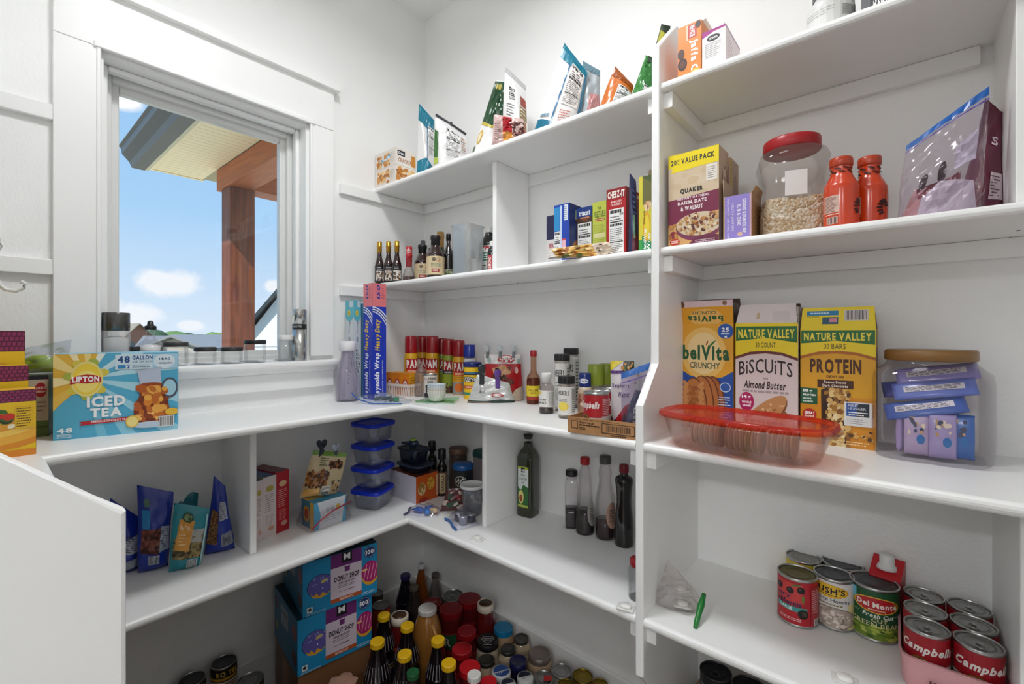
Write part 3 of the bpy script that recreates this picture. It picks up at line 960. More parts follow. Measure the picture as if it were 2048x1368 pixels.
class Bag:
    """a filled bag: two bulging skins meeting at the side seams, crimped seals above and below.
    corners: BL, BR, TR, TL in local x, z ; T = half thickness ; bend = how far the top falls back (local y)"""
    def __init__(s, name, label, cat, loc, corners, T, m, rz=0.0, group=None, seed=1.0, bend=0.0, full=(0.7, 0.55), low=0.35, crumple=0.15, nu=14, nv=18, base_flat=True, part_name='bag_skin', rx=0.0, ry=0.0, back=1.0, curve=0.0):
        s.c = [Vector((q[0], 0, q[1])) for q in corners]
        s.T, s.seed, s.bend, s.full, s.low, s.cr, s.back, s.curve = T, seed, bend, full, low, crumple, back, curve
        s.t = thing(name, label, cat, loc, rz, group, rx, ry)
        v, f = [], []
        for side in (-1, 1):
            for j in range(nv + 1):
                for i in range(nu + 1):
                    v.append(s.pt(i / nu, j / nv, 0, side))
        o = (nu + 1) * (nv + 1)
        for j in range(nv):
            for i in range(nu):
                a = j * (nu + 1) + i
                f.append((a, a + 1, a + nu + 2, a + nu + 1))
                f.append((o + a, o + a + nu + 1, o + a + nu + 2, o + a + 1))
        s.nu, s.nv = nu, nv
        part(part_name, s.t, (v, f), m, True)
    def thick(s, u, v):
        a = max(0.0, math.sin(math.pi * min(max(u, 0), 1))) ** s.full[0]
        vv = min(max(v, 0), 1)
        vb = vv ** s.low if s.low else 1
        b = max(0.0, math.sin(math.pi * vb)) ** s.full[1] if s.low else max(0.0, 1 - vv ** 2)
        return s.T * a * b
    def pt(s, u, v, h, side=-1):
        p = s.c[0] * ((1 - u) * (1 - v)) + s.c[1] * (u * (1 - v)) + s.c[3] * ((1 - u) * v) + s.c[2] * (u * v)
        th = s.thick(u, v)
        e = min(u, 1 - u, v, 1 - v)
        k = s.cr * s.T * wob(u * 1.3, v * 1.7, s.seed + (0 if side < 0 else 4)) * min(1, e * 6)
        y = side * (th * (1 if side < 0 else s.back) + k * (1 if th > 0 else 0))
        y += s.bend * v * v + s.curve * math.sin(math.pi * v)
        dx = 0.03 * s.T * 8 * wob(v, u, s.seed + 9) * (0.3 + 0.7 * abs(2 * u - 1)) * 0.25
        return Vector((p.x + dx, y - h if side < 0 else y + h, p.z))
    def print(s, rough=0.3, h0=0.0012):
        return Print(lambda u, v, h: s.pt(u, v, h), (s.nu, s.nv), h0=h0, dh=0.0002, rough=rough)
def clip(name, label, loc, rz, col, size=0.06, rx=0.0, ry=0.0, group=None, open_=0.35, jaw=None):
    """a spring bag clip: two arms, two jaws and a coil"""
    t = thing(name, label, 'clip', loc, rz, group, rx, ry)
    m = mat(col, 0.3)
    for s in (-1, 1):
        v, f = loft([(0.006 * size / 0.06, 0.0025, 0, 2.5), (0.009 * size / 0.06, 0.003, size * 0.25, 2.5), (0.008 * size / 0.06, 0.003, size * 0.42, 2.5), (0.004 * size / 0.06, 0.002, size * 0.5, 2.2)], 14)
        o = part('arm', t, (v, f), m, True)
        o.rotation_euler = (0, s * open_, 0); o.location = (0, s * 0.0035, size * 0.08)
        v, f = box_geo(-0.007 * size / 0.06, 0.007 * size / 0.06, -0.002, 0.002, -size * 0.45, size * 0.05, 0.0015)
        o = part('jaw', t, (v, f), mat(jaw, 0.35) if jaw else m)
        o.location = (0, s * 0.0035, size * 0.06); o.rotation_euler = (0, -s * open_ * 0.25, 0)
    part('spring', t, tube([(0.006 * math.cos(k * 0.9), -0.006 + 0.012 * k / 28, size * 0.08 + 0.006 * math.sin(k * 0.9)) for k in range(29)], 0.0009, 6), STEEL, True)
    return t
def tub(name, label, cat, loc, a, b, h, m, lidm=None, rz=0.0, group=None, n=5, taper=0.86, lid_h=0.012, seg=40, floor_z=0.002, lid_over=1.06):
    """a food storage tub with a snap lid"""
    t = thing(name, label, cat, loc, rz, group)
    k = 0.0016
    rings = [(a * taper * 0.92, b * taper * 0.92, 0, n), (a * taper, b * taper, 0.006, n), (a * 0.97, b * 0.97, h * 0.9, n), (a, b, h, n),
             (a - k, b - k, h, n), (a * 0.97 - k, b * 0.97 - k, h * 0.9, n), (a * taper - k, b * taper - k, 0.007, n), (a * taper * 0.9, b * taper * 0.9, floor_z, n)]
    part('tub', t, loft(rings, seg), m, True)
    if lidm:
        z = h + 0.0006
        l = lid_over
        lr = [(a * l, b * l, z - lid_h * 0.55, n), (a * l * 1.01, b * l * 1.01, z - lid_h * 0.2, n), (a * l, b * l, z + lid_h * 0.25, n), (a * 0.95, b * 0.95, z + lid_h * 0.35, n), (a * 0.90, b * 0.90, z + lid_h * 0.05, n), (a * 0.5, b * 0.5, z + lid_h * 0.05, n)]
        part('lid', t, loft(lr, seg, False, True), lidm, True)
    return t
def heap(t, name, rings, m, seg=28, n=2):
    return part(name, t, loft([(r if not isinstance(r, tuple) else r[0], r if not isinstance(r, tuple) else r[1], z, n) for r, z in rings], seg), m, True)
# ================================================================ top shelf and sauce shelf of the corner
def pix_local(u, v, loc, rz):
    """the point of the upright plane through loc (normal local -y) seen at a pixel -> local x, z"""
    n = Vector((math.sin(rz), -math.cos(rz)))
    d = Vector(ray(u))
    k = (Vector(loc[:2]) - Vector((CX, CY))).dot(n) / d.dot(n)
    p = Vector((CX, CY)) + d * k
    ax = Vector((math.cos(rz), math.sin(rz)))
    return (p - Vector(loc[:2])).dot(ax), CZ - (v - HY) / FPX * k - loc[2]
def pbag(name, label, cat, loc, px, T, m, turn=0, floor=True, **kw):
    rz = facing(loc[0], loc[1], turn)
    c = [list(pix_local(u, v, loc, rz)) for u, v in px]
    if floor:
        c[0][1] = 0.0; c[1][1] = 0.0
    return Bag(name, label, cat, loc, c, T, m, rz=rz, **kw)
def lean_by(bag, deg):
    """tip a bag back about its base"""
    q = Matrix.Rotation(bag.t.rotation_euler.z, 3, 'Z') @ Matrix.Rotation(rad(-deg), 3, 'X')
    bag.t.rotation_euler = q.to_euler()
FOILW = mat('e4e3e2', 0.28, 0.0, coat=0.3)
CRUST = ['d79a4e', 'e8bd7d', 'b5702f', 'f0d3a0', 'c98742']

# -- two cracker cartons, one on the other
x0, x1, yf = 0.004, 0.149, -0.266
for i, (nm, lb) in enumerate((('cracker_carton', 'white cracker carton under another one at the end of the top shelf'), ('cracker_carton', 'white cracker carton lying on top of another beside the chip bags'))):
    b = Box(nm, lb, 'box', ((x0 + x1) / 2, yf + 0.05, ZT1 + i * 0.0712), x1 - x0, 0.10, 0.070, 0, 'e9e4dd', group='cracker cartons')
    f = b.face('front')
    f.rect(0, 0, 1, 1, 'e6ded6')
    f.scatter(0.12, 0.12, 0.72, 0.8, CRUST, 46, 0.07, 1.6, 3 + i)
    if i: f.poly([(0.3, 0.3), (0.72, 0.5), (0.76, 0.72), (0.34, 0.52)], '6fb4d6').text('Snack', 0.38, 0.42, 0.7, 0.62, 'ffffff')
    f.lines(0.75, 0.2, 0.96, 0.8, 'a9a29a', 6, 0.3, 3)
    r = b.face('right')
    r.rect(0, 0, 1, 1, 'ece5dc')
    if i:
        r.rect(0.08, 0.55, 0.45, 0.86, '1d2230').text('Great', 0.12, 0.62, 0.41, 0.8, 'ffffff')
        r.text('CRACKER', 0.12, 0.18, 0.78, 0.42, 'b07a55'); r.rect(0.76, 0.1, 0.98, 0.75, 'd08a30')
    else:
        r.scatter(0.08, 0.05, 0.95, 0.85, CRUST, 40, 0.12, 1.3, 9)
    b.done()

TEAL = '10768f'
y = -0.19
b = pbag('chip_bag', 'teal and white chip bag standing beside the cracker cartons', 'chip bag', (at_y(851, y), y, ZT1), [(833, 345), (870, 338), (868, 241), (838, 207)], 0.024, FOILW, group='chip bags', seed=2, crumple=0.2, turn=12)
p = b.print()
p.poly([(0, 0.78), (0.55, 0.74), (1, 0.84), (1, 1), (0, 1)], TEAL).poly([(0, 0), (1, 0), (0.9, 0.2), (0.45, 0.3), (0, 0.24)], TEAL)
p.rect(0.50, 0.22, 0.55, 0.78, '3b6f97').facts(0.58, 0.36, 0.97, 0.8, 2).ell(0.75, 0.13, 0.2, 0.05, 'b0323a').text('HERRS', 0.6, 0.11, 0.9, 0.15, 'ffffff')
p.build('bag_print', b.t)
y = -0.15
b = pbag('chip_bag', 'white chip bag with its top folded under a dark clip bar', 'chip bag', (at_y(900, y), y, ZT1), [(866, 338), (938, 322), (932, 268), (871, 228)], 0.028, FOILW, group='chip bags', seed=5, crumple=0.25, turn=8)
p = b.print()
p.facts(0.32, 0.32, 0.78, 0.86, 4, 'e9e7e6').poly([(0.0, 0.3), (0.1, 0.28), (0.1, 0.72), (0.0, 0.75)], '3d6b35').poly([(0.0, 0.18), (0.12, 0.2), (0.1, 0.3), (0, 0.28)], 'a8b94a')
p.lines(0.8, 0.5, 0.97, 0.85, 'a87f6a', 6, 0.4, 5)
p.build('bag_print', b.t)
cl = thing('clip_bar', 'long dark grey clip bar closing the white chip bag', 'clip', b.t.location, b.t.rotation_euler.z)
a0, a1 = b.pt(0.0, 0.985, 0), b.pt(1.0, 0.985, 0)
part('bar', cl, tube([a0 + Vector((0, -0.004, 0)), (a0 + a1) / 2 + Vector((0, -0.005, 0.001)), a1 + Vector((0, -0.004, 0))], 0.0042, 8), mat('33383c', 0.4), True)
part('lock', cl, box_geo(-0.004, 0.004, -0.012, 0.004, -0.006, 0.008, 0.001), mat('2b2f33', 0.4)).location = (a0 + a1) / 2
y = -0.17
b = pbag('chip_bag', 'dark green and white chip bag leaning on the tall white one', 'chip bag', (at_y(972, y), y, ZT1), [(938, 300), (1004, 285), (1012, 163), (992, 160)], 0.026, FOILW, group='chip bags', seed=8, crumple=0.3, turn=-6)
p = b.print()
p.poly([(0, 0.50), (0.5, 0.42), (1, 0.46), (1, 0.98), (0, 0.98)], '21492c').poly([(0, 0.46), (0.5, 0.385), (1, 0.43), (1, 0.46), (0.5, 0.42), (0, 0.50)], 'c3b048')
p.ell(0.12, 0.3, 0.09, 0.09, 'c9a64a').ell(0.12, 0.3, 0.06, 0.06, 'ddd3b5').poly([(0.0, 0.08), (0.08, 0.1), (0.06, 0.2), (0, 0.2)], '3d5a36').lines(0.25, 0.86, 0.9, 0.94, 'c9b75b', 1, 0.8, 2)
p.build('bag_print', b.t)
y = -0.13
b = pbag('chip_bag', 'tall white chip bag with barcode and brown pictures', 'chip bag', (at_y(1030, y), y, ZT1), [(1004, 280), (1057, 262), (1052, 172), (1009, 131)], 0.028, FOILW, group='chip bags', seed=11, crumple=0.2)
p = b.print()
p.poly([(0.0, 0.93), (1, 0.93), (1, 1), (0.0, 1)], 'b9b9b9').bars(0.2, 0.66, 0.5, 0.82, '333333', 7, None, True).lines(0.14, 0.3, 0.48, 0.62, '6e6e6e', 10, 0.4, 3)
p.rect(0.72, 0.66, 0.96, 0.78, '9a4a3e').rect(0.68, 0.48, 0.97, 0.64, '8f7a52').poly([(0.7, 0.3), (0.95, 0.28), (0.93, 0.46), (0.72, 0.46)], '9c6b48').lines(0.72, 0.5, 0.95, 0.62, 'e8e0d0', 3, 0.4, 4)
p.build('bag_print', b.t)
y = -0.235
b = pbag('snack_bag', 'small crumpled red and brown snack bag lying against the white chip bag', 'snack bag', (at_y(1018, y), y, ZT1), [(984, 285), (1055, 262), (1046, 238), (988, 228)], 0.020, mat('c9aaa6', 0.25, coat=0.4), group='chip bags', seed=14, crumple=0.6)
p = b.print(0.22)
p.poly([(0.3, 0.35), (0.58, 0.3), (0.6, 0.95), (0.3, 0.95)], 'a31621').poly([(0.32, 0.0), (0.6, 0.0), (0.62, 0.32), (0.3, 0.38)], 'c98a35').poly([(0.62, 0.2), (1, 0.25), (0.95, 0.8), (0.62, 0.75)], '5a2f2c')
p.scatter(0.6, 0.15, 1.0, 0.8, ['d8c4be', '8d5a54', 'b58f88', '3d1f20'], 26, 0.06, 1.2, 5).lines(0.05, 0.1, 0.28, 0.7, '8a6d6a', 9, 0.4, 6)
p.build('bag_print', b.t)
y = -0.18
b = pbag('chip_bag', 'largest teal and white chip bag with a long nutrition panel', 'chip bag', (at_y(1110, y), y, ZT1), [(1062, 252), (1150, 226), (1176, 146), (1128, 86)], 0.032, FOILW, group='chip bags', seed=17, crumple=0.14)
p = b.print()
p.poly([(0, 0), (0.42, 0), (0.34, 0.16), (0, 0.20)], '176a86').poly([(0, 0.86), (0.4, 0.84), (1, 0.92), (1, 1), (0, 1)], TEAL).poly([(0.34, 0.05), (0.38, 0.04), (0.42, 0.9), (0.38, 0.92)], '3b6f97')
p.poly([(0.94, 0.05), (1, 0.03), (1, 0.92), (0.93, 0.92)], '3f7fa0').facts(0.46, 0.38, 0.9, 0.90, 7, 'ece6e3').lines(0.5, 0.12, 0.85, 0.32, 'b5544c', 6, 0.35, 8, 0.5).lines(0.05, 0.2, 0.3, 0.24, '6d8a9c', 1, 0.8, 3)
p.build('bag_print', b.t)
y = -0.10
b = pbag('chip_bag', 'silver grey chip bag behind the largest teal and white one', 'chip bag', (at_y(1178, y), y, ZT1), [(1150, 230), (1200, 212), (1200, 142), (1166, 122)], 0.028, mat('aeb6bb', 0.22, coat=0.5), group='chip bags', seed=20, crumple=0.3)
p = b.print()
p.poly([(0.4, 0.3), (0.98, 0.34), (0.98, 0.62), (0.5, 0.6)], 'c98f8f').lines(0.4, 0.1, 0.95, 0.3, '8c5b58', 6, 0.4, 3).rect(0, 0.9, 1, 1, '6b8a98')
p.build('bag_print', b.t)
y = -0.19
b = pbag('chip_bag', 'orange snack bag with a nutrition panel leaning on the top shelf', 'chip bag', (at_y(1222, y), y, ZT1), [(1190, 220), (1252, 200), (1268, 172), (1230, 133)], 0.024, mat('c96a1c', 0.28, coat=0.4), group='chip bags', seed=23, crumple=0.15)
p = b.print()
p.poly([(0, 0.82), (1, 0.86), (1, 1), (0, 1)], '9c4d12').facts(0.42, 0.12, 0.98, 0.74, 9)
p.poly([(0, 0), (0.22, 0), (0.2, 0.14), (0, 0.18)], 'd9a63a')
p.build('bag_print', b.t)
y = -0.17
b = pbag('chip_bag', 'bright green snack bag pushed against the tall stepped panel', 'chip bag', (at_y(1278, y), y, ZT1), [(1250, 190), (1306, 180), (1304, 116), (1292, 110)], 0.022, mat('2f7a33', 0.28, coat=0.4), group='chip bags', seed=26, crumple=0.2)
p = b.print()
p.rect(0.02, 0.02, 0.98, 0.98, '2f7a33').facts(0.55, 0.05, 0.98, 0.42, 10).poly([(0.5, 0.85), (1, 0.9), (1, 1), (0.4, 1)], '1d3a1e')
p.build('bag_print', b.t)
y = -0.06
b = pbag('chip_bag', 'dark green and yellow snack bag whose tip shows above the stepped panel', 'chip bag', (at_y(1306, y), y, ZT1), [(1270, 190), (1334, 175), (1341, 52), (1322, 48)], 0.024, mat('24331f', 0.3, coat=0.4), group='chip bags', seed=29, crumple=0.2)
b.print().rect(0.02, 0.02, 0.98, 0.98, '24331f').poly([(0.1, 0.6), (0.5, 0.56), (0.6, 0.9), (0.1, 0.94)], 'b8b43a').build('bag_print', b.t)

# -- top shelf of the cereal bay
xc, w, h = fbox(1356, 1403, 58, 1356, -0.25, ZT1)
b = Box('chocolate_biscuit_box', 'orange chocolate biscuit carton standing on end beside the stepped panel', 'box', (xc, -0.25 + 0.07, ZT1), w, 0.14, h, 0, 'e07b1f', group=None)
f = b.face('front')
f.rect(0, 0, 1, 1, 'e8842a').rect(0.42, 0.72, 0.8, 0.97, 'c0392b').text('McVITIE', 0.5, 0.74, 0.72, 0.95, 'ffffff', rot=-90).rect(0.38, 0.70, 0.42, 0.98, 'f3e6c8')
f.text('Jaffa Ca', 0.48, 0.0, 0.86, 0.68, 'ffffff', 'x', rot=-90)
f.ell(0.2, 0.28, 0.2, 0.12, '3a1a10').ell(0.2, 0.28, 0.13, 0.07, '5c2f1c').ell(0.14, 0.48, 0.15, 0.10, '4a2415').ell(0.86, 0.93, 0.12, 0.07, '3a1a10').ell(0.75, 0.06, 0.2, 0.08, 'f3b04a').ell(0.75, 0.06, 0.14, 0.05, 'f8d489')
b.flap('left', 0.03, -12, 0.9, 0.2, 'b8b4ad', inside='c9c3ba'); b.flap('right', 0.03, -10, 0.9, 0.3, 'e9cdb5', inside='e3d5c4')
b.done()
xc, w, h = fbox(1404, 1452, 47, 1452, -0.25, ZT1)
b = Box('biscuit_box', 'white carton with a magenta band and small black emblem', 'box', (xc, -0.25 + 0.06, ZT1), w - 0.001, 0.12, h, 0, 'e8e4e4')
f = b.face('front')
f.rect(0, 0, 1, 1, 'e9e6e6').poly([(0, 0.84), (0.5, 0.93), (1, 0.95), (1, 1), (0, 1)], 'a31d84').ell(0.48, 0.78, 0.28, 0.08, '1c1c1f').text('NONNIS', 0.3, 0.75, 0.66, 0.81, 'ffffff')
f.lines(0.12, 0.3, 0.85, 0.68, 'a59fa3', 8, 0.35, 3)
b.face('right').rect(0, 0, 1, 1, 'eddfe0').poly([(0, 0.93), (1, 0.93), (1, 1), (0, 1)], 'c2a3bb').lines(0.1, 0.2, 0.5, 0.8, 'c9a5b4', 7, 0.3, 5)
b.flap('right', 0.012, -30, 1, 0.9, 'e2cfd6')
b.done()
x, y = at_y(1660, -0.2), -0.2
t = bottle('supplement_bottle', 'squat white plastic bottle with a grey lid high on the shelf', 'bottle', (x, y, ZT1), [(0.040, 0), (0.042, 0.003), (0.042, 0.056), (0.040, 0.066), (0.030, 0.079), (0.029, 0.084)], mat('dededd', 0.4), [(0.030, 0.083), (0.031, 0.085), (0.031, 0.108), (0.029, 0.111)], mat('6e7072', 0.45))
p = band(t, 0.0424, 0.008, 0.054, 'e2e2e0', 170)
p.lines(0.1, 0.55, 0.6, 0.9, 'b9b9b6', 3, 0.4, 4).rect(0.66, 0.35, 0.98, 0.85, 'b8b8b6').lines(0.68, 0.4, 0.96, 0.82, '7b7b79', 8, 0.4, 5)
lay(p)
xa, xb = at_y(1722, -0.22), at_y(1784, -0.22)
b = Box('dark_carton', 'black carton with white script at the edge of the high shelf', 'box', ((xa + xb) / 2, -0.18, ZT1), xb - xa, 0.08, 0.12, 0, '3b3c3e')
b.face('front').rect(0, 0, 1, 1, '55565a').text('Stax', 0.4, 0.2, 0.95, 0.5, 'ffffff', shear=0.2).rect(0, 0, 0.3, 1, '737477')
b.done()

# ---------------------------------------------------------------- sauce shelf (corner)
GOLD = mat('c79a3a', 0.28, 0.85)
SAUCE = mat('2a0d0c', 0.12, coat=0.6)
small = [(0.016, 0), (0.018, 0.003), (0.018, 0.075), (0.0165, 0.086), (0.0098, 0.112), (0.0085, 0.135), (0.0085, 0.15)]
for i, (u, xx) in enumerate(((759, 0.032), (777, 0.066), (794, 0.100))):
    yy = at_x(u, xx)
    t = bottle('sauce_bottle', ['slim sauce bottle with a gold neck, nearest the window wall', 'slim sauce bottle with a gold neck, middle of the three', 'slim sauce bottle with a gold neck, third from the window wall'][i], 'bottle', (xx, yy, ZM1), small, SAUCE, [(0.0098, 0.128), (0.0100, 0.150), (0.0108, 0.151), (0.0108, 0.158), (0.0100, 0.159), (0.0102, 0.173), (0.0095, 0.175)], GOLD, group='gold necked sauce bottles')
    p = band(t, 0.0183, 0.004, 0.074, '1b1a1c', 230)
    p.lines(0.35, 0.72, 0.7, 0.92, 'c9c6c4', 2, 0.45, i).rect(0.28, 0.08, 0.78, 0.66, 'd8d2cb').scatter(0.32, 0.12, 0.74, 0.6, ['6b4a33', '8c6b4d', '3d2a20', 'b09a84'], 24, 0.05, 1.5, i + 2)
    p.rect(0.02, 0.02, 0.2, 0.98, 'b9b5b0').lines(0.04, 0.05, 0.18, 0.95, '6e6a66', 14, 0.4, i)
    lay(p)
x, y = at_y(818, -0.205), -0.205
t = bottle('pepper_sauce_bottle', 'clear flask with a long red wrapped neck, a little sauce left', 'bottle', (x, y, ZM1), [(0.024, 0), (0.026, 0.004), (0.025, 0.03), (0.017, 0.055), (0.012, 0.07), (0.0118, 0.12)], clear('d9cfc9', 0.15, 0.05, 'b5aaa5'), [(0.0128, 0.066), (0.013, 0.105), (0.0145, 0.107), (0.0145, 0.112), (0.0132, 0.113), (0.0135, 0.146), (0.012, 0.149)], mat('b0222c', 0.25, coat=0.4), liquid=0.024, liqm=mat('5a453d', 0.3))
lay(band(t, 0.0138, 0.116, 0.144, None, 180, 'cap_print').text('COLA', 0.25, 0.4, 0.75, 0.7, 'f3e6e2').lines(0.3, 0.1, 0.7, 0.3, 'e3b9b5', 1, 0.5))
bbq = [(0.033, 0), (0.0345, 0.004), (0.0345, 0.085), (0.032, 0.098), (0.019, 0.122), (0.0165, 0.135), (0.0165, 0.155)]
BBQ = mat('2b1513', 0.14, coat=0.6)
BCAP = [(0.0175, 0.128), (0.0175, 0.150), (0.0195, 0.152), (0.0195, 0.164), (0.018, 0.166)]
for i, (u, yy, lb) in enumerate(((871, -0.215, 'barbecue sauce bottle with a cream label, in front by the clear bin'), (845, -0.132, 'barbecue sauce bottle with a cream label, behind the red necked flask'), (866, -0.052, 'barbecue sauce bottle in the back behind its two twins'))):
    t = bottle('barbecue_sauce_bottle', lb, 'bottle', (at_y(u, yy), yy, ZM1), bbq, BBQ, BCAP, mat('191a1e', 0.4), group='barbecue sauce bottles')
    p = band(t, 0.0349, 0.012, 0.083, 'd9c49c', 240)
    p.ell(0.46, 0.82, 0.05, 0.11, '6a5a48').ell(0.58, 0.8, 0.06, 0.12, 'b58f6c').ell(0.58, 0.8, 0.045, 0.09, 'd9c49c').text('HEAD', 0.38, 0.52, 0.66, 0.64, '7d8a78').text('COUNTRY', 0.38, 0.4, 0.66, 0.5, '7d8a78')
    p.rect(0.4, 0.14, 0.6, 0.33, '9c2f2d').lines(0.43, 0.17, 0.57, 0.3, 'f0d8d0', 2, 0.5).lines(0.74, 0.12, 0.94, 0.8, '9b8a68', 9, 0.3, i).rect(0, 0, 1, 0.02, 'b9a47c')
    lay(p)
x, y = at_y(846, -0.06), -0.06
bottle('glass_bottle', 'clear glass bottle with a grey cap behind the barbecue sauces', 'bottle', (x, y, ZM1), [(0.022, 0), (0.023, 0.004), (0.022, 0.10), (0.010, 0.14), (0.009, 0.19)], clear('dfe4e4', 0.12), [(0.0105, 0.185), (0.011, 0.187), (0.011, 0.205), (0.010, 0.207)], mat('5c5f61', 0.4))
x, y = at_y(881, -0.10), -0.10
t = bottle('sparkling_wine_bottle', 'green wine bottle with a gold foil neck and cork top', 'bottle', (x, y, ZM1), [(0.034, 0), (0.036, 0.004), (0.036, 0.09), (0.033, 0.105), (0.017, 0.14), (0.0125, 0.165), (0.0125, 0.2)], mat('2f3d1b', 0.12, coat=0.6), [(0.0145, 0.150), (0.0140, 0.186), (0.0160, 0.188), (0.0165, 0.196), (0.0150, 0.205), (0.0150, 0.214), (0.011, 0.216)], mat('b3894c', 0.45))
x, y = at_y(897, -0.155), -0.155
t = bottle('dark_bottle', 'narrow dark bottle with a black cap touching the clear bin', 'bottle', (x, y, ZM1), [(0.021, 0), (0.0225, 0.003), (0.0225, 0.09), (0.02, 0.105), (0.0085, 0.135), (0.008, 0.165)], mat('1a1517', 0.12, coat=0.6), [(0.0095, 0.155), (0.0097, 0.180), (0.009, 0.182)], BLACK, turn=-14)
p = band(t, 0.0228, 0.006, 0.04, '8c8f7c', 120); p.scatter(0.1, 0.1, 0.9, 0.9, ['3f4a2a', 'c9c8a8', '6b7a4a'], 14, 0.12, 1); lay(p)
# clear bin
xa, xb = at_y(901, -0.245), at_y(935, -0.245)
t = thing('clear_bin', 'tall empty clear plastic bin beside the sauce bottles', 'bin', ((xa + xb) / 2, -0.245 + 0.045, ZM1))
part('bin_body', t, loft([(0.040, 0.042, 0, 8), (0.0415, 0.0435, 0.004, 8), (0.0435, 0.0455, 0.174, 8), (0.0465, 0.0485, 0.176, 8), (0.0465, 0.0485, 0.180, 8), (0.0425, 0.0445, 0.180, 8), (0.0405, 0.0425, 0.006, 8), (0.03, 0.03, 0.005, 8)], 40), clear('eef0f0', 0.3, 0.1, 'dcdedd'), False)
t = thing('white_tub', 'small white square tub next to the clear bin', 'tub', (at_y(949, -0.205), -0.205, ZM1), rad(6))
part('tub_body', t, loft([(0.0195, 0.0195, 0, 6), (0.0215, 0.0215, 0.045, 6), (0.0225, 0.0225, 0.047, 6), (0.0225, 0.0225, 0.052, 6), (0.02, 0.02, 0.052, 6), (0.019, 0.019, 0.049, 6)], 32), clear('eeeeee', 0.55, 0.2, 'e6e6e4'))
x, y = at_y(978, -0.095), -0.095
t = bottle('vanilla_bottle', 'large black vanilla bottle with a white cap against the divider', 'bottle', (x, y, ZM1), [(0.036, 0), (0.038, 0.004), (0.038, 0.115), (0.035, 0.133), (0.018, 0.16), (0.015, 0.17), (0.015, 0.176)], mat('111614', 0.12, coat=0.6), [(0.0145, 0.172), (0.015, 0.174), (0.015, 0.192), (0.013, 0.194)], WHITE)
p = band(t, 0.0384, 0.020, 0.118, 'dcdad6', 220)
p.rect(0, 0.82, 1, 0.98, 'a8202a').text('Molina', 0.3, 0.76, 0.72, 0.95, 'ffffff').rect(0.05, 0.42, 0.95, 0.74, '2f6b5c').lines(0.3, 0.46, 0.7, 0.7, 'e8efe9', 3, 0.5, 3).rect(0.3, 0.22, 0.42, 0.26, '22252a').lines(0.28, 0.05, 0.75, 0.2, '7a7a78', 3, 0.35, 4)
lay(p)
x, y = at_y(984, -0.172), -0.172
t = bottle('small_bottle', 'small bottle with a white cap and red label in front of the vanilla', 'bottle', (x, y, ZM1), [(0.015, 0), (0.016, 0.003), (0.016, 0.072), (0.014, 0.086), (0.0085, 0.095), (0.0085, 0.1)], mat('15181a', 0.15, coat=0.5), [(0.0088, 0.098), (0.009, 0.1), (0.009, 0.115), (0.0082, 0.117)], WHITE)
p = band(t, 0.0163, 0.006, 0.066, 'd9d4d2', 260); p.rect(0.25, 0, 0.5, 1, 'b23a40').text('ALMOND', 0.3, 0.1, 0.45, 0.9, 'f3e6e2', rot=90).rect(0.05, 0, 0.25, 1, '46704c'); lay(p)

# ---------------------------------------------------------------- cracker boxes (same shelf, past the divider)
def cracker(name, label, u0, u1, vt, yf, d, col, ut=None, group=None):
    xc, w, h = fbox(u0, u1, vt, ut if ut else u0, yf, ZM1)
    return Box(name, label, 'box', (xc, yf + d / 2, ZM1), w - 0.0012, d, h, 0, col, group=group)
b = cracker('navy_carton', 'navy and white carton first in the row of cracker boxes', 1093, 1109, 433, -0.155, 0.11, 'dcd8d6', ut=1093)
f = b.face('front'); f.rect(0, 0.54, 1, 1, '25244a').rect(0, 0, 1, 0.54, 'dad4d2').text('BR', 0.3, 0.38, 0.95, 0.47, 'a33a3a').ell(0.5, 0.2, 0.16, 0.03, '3a3a3a').lines(0.2, 0.08, 0.95, 0.16, '8a8a8a', 2, 0.35)
b.done()
b = cracker('blue_cracker_box', 'bright blue cracker box with a white stripe and nutrition panel', 1108, 1139, 405, -0.205, 0.13, '1b3f9e', ut=1139)
f = b.face('front')
f.rect(0, 0, 1, 1, '1d45ad').rect(0, 0.56, 0.36, 0.96, '2b8cc9').facts(0.02, 0.0, 0.42, 0.55, 3).rect(0.40, 0, 0.52, 0.98, 'c9daf0').rect(0.68, 0.72, 0.9, 0.98, 'dfe6ee').lines(0.7, 0.74, 0.88, 0.96, '3a5a86', 7, 0.4, 2).rect(0.52, 0.22, 0.8, 0.42, 'c3485a').rect(0.55, 0.25, 0.77, 0.39, 'e5b9c4').ell(0.75, 0.0, 0.2, 0.05, 'd9e2f3')
b.face('right').rect(0, 0, 1, 1, '1a3576').rect(0.25, 0.75, 0.6, 0.92, 'a9b68a').ell(0.5, 0.25, 0.4, 0.18, 'a66a3a')
b.done()
b = cracker('woven_cracker_box', 'navy and brown woven cracker box with a white nutrition panel', 1151, 1184, 411, -0.165, 0.12, '1b2f63', ut=1184)
f = b.face('front')
f.rect(0, 0, 1, 1, '4a3227').rect(0, 0.82, 1, 1, '1d3a80').text('triscuit', 0.22, 0.85, 0.9, 0.94, 'eef2f6', 'x', shear=0.15).rect(0.3, 0.80, 0.85, 0.825, 'c98a5a').ell(0.6, 0.77, 0.18, 0.03, '7a4a33').facts(0.14, 0.02, 0.98, 0.72, 12).rect(0, 0, 0.1, 0.35, 'd9b36a')
b.flap('back', 0.012, -60, 1, 0.9, '1d2a55')
b.done()
b = cracker('vegetable_cracker_box', 'lime green thin vegetable cracker box next to the red one', 1185, 1213, 400, -0.195, 0.12, 'b7bf45', ut=1213)
f = b.face('front')
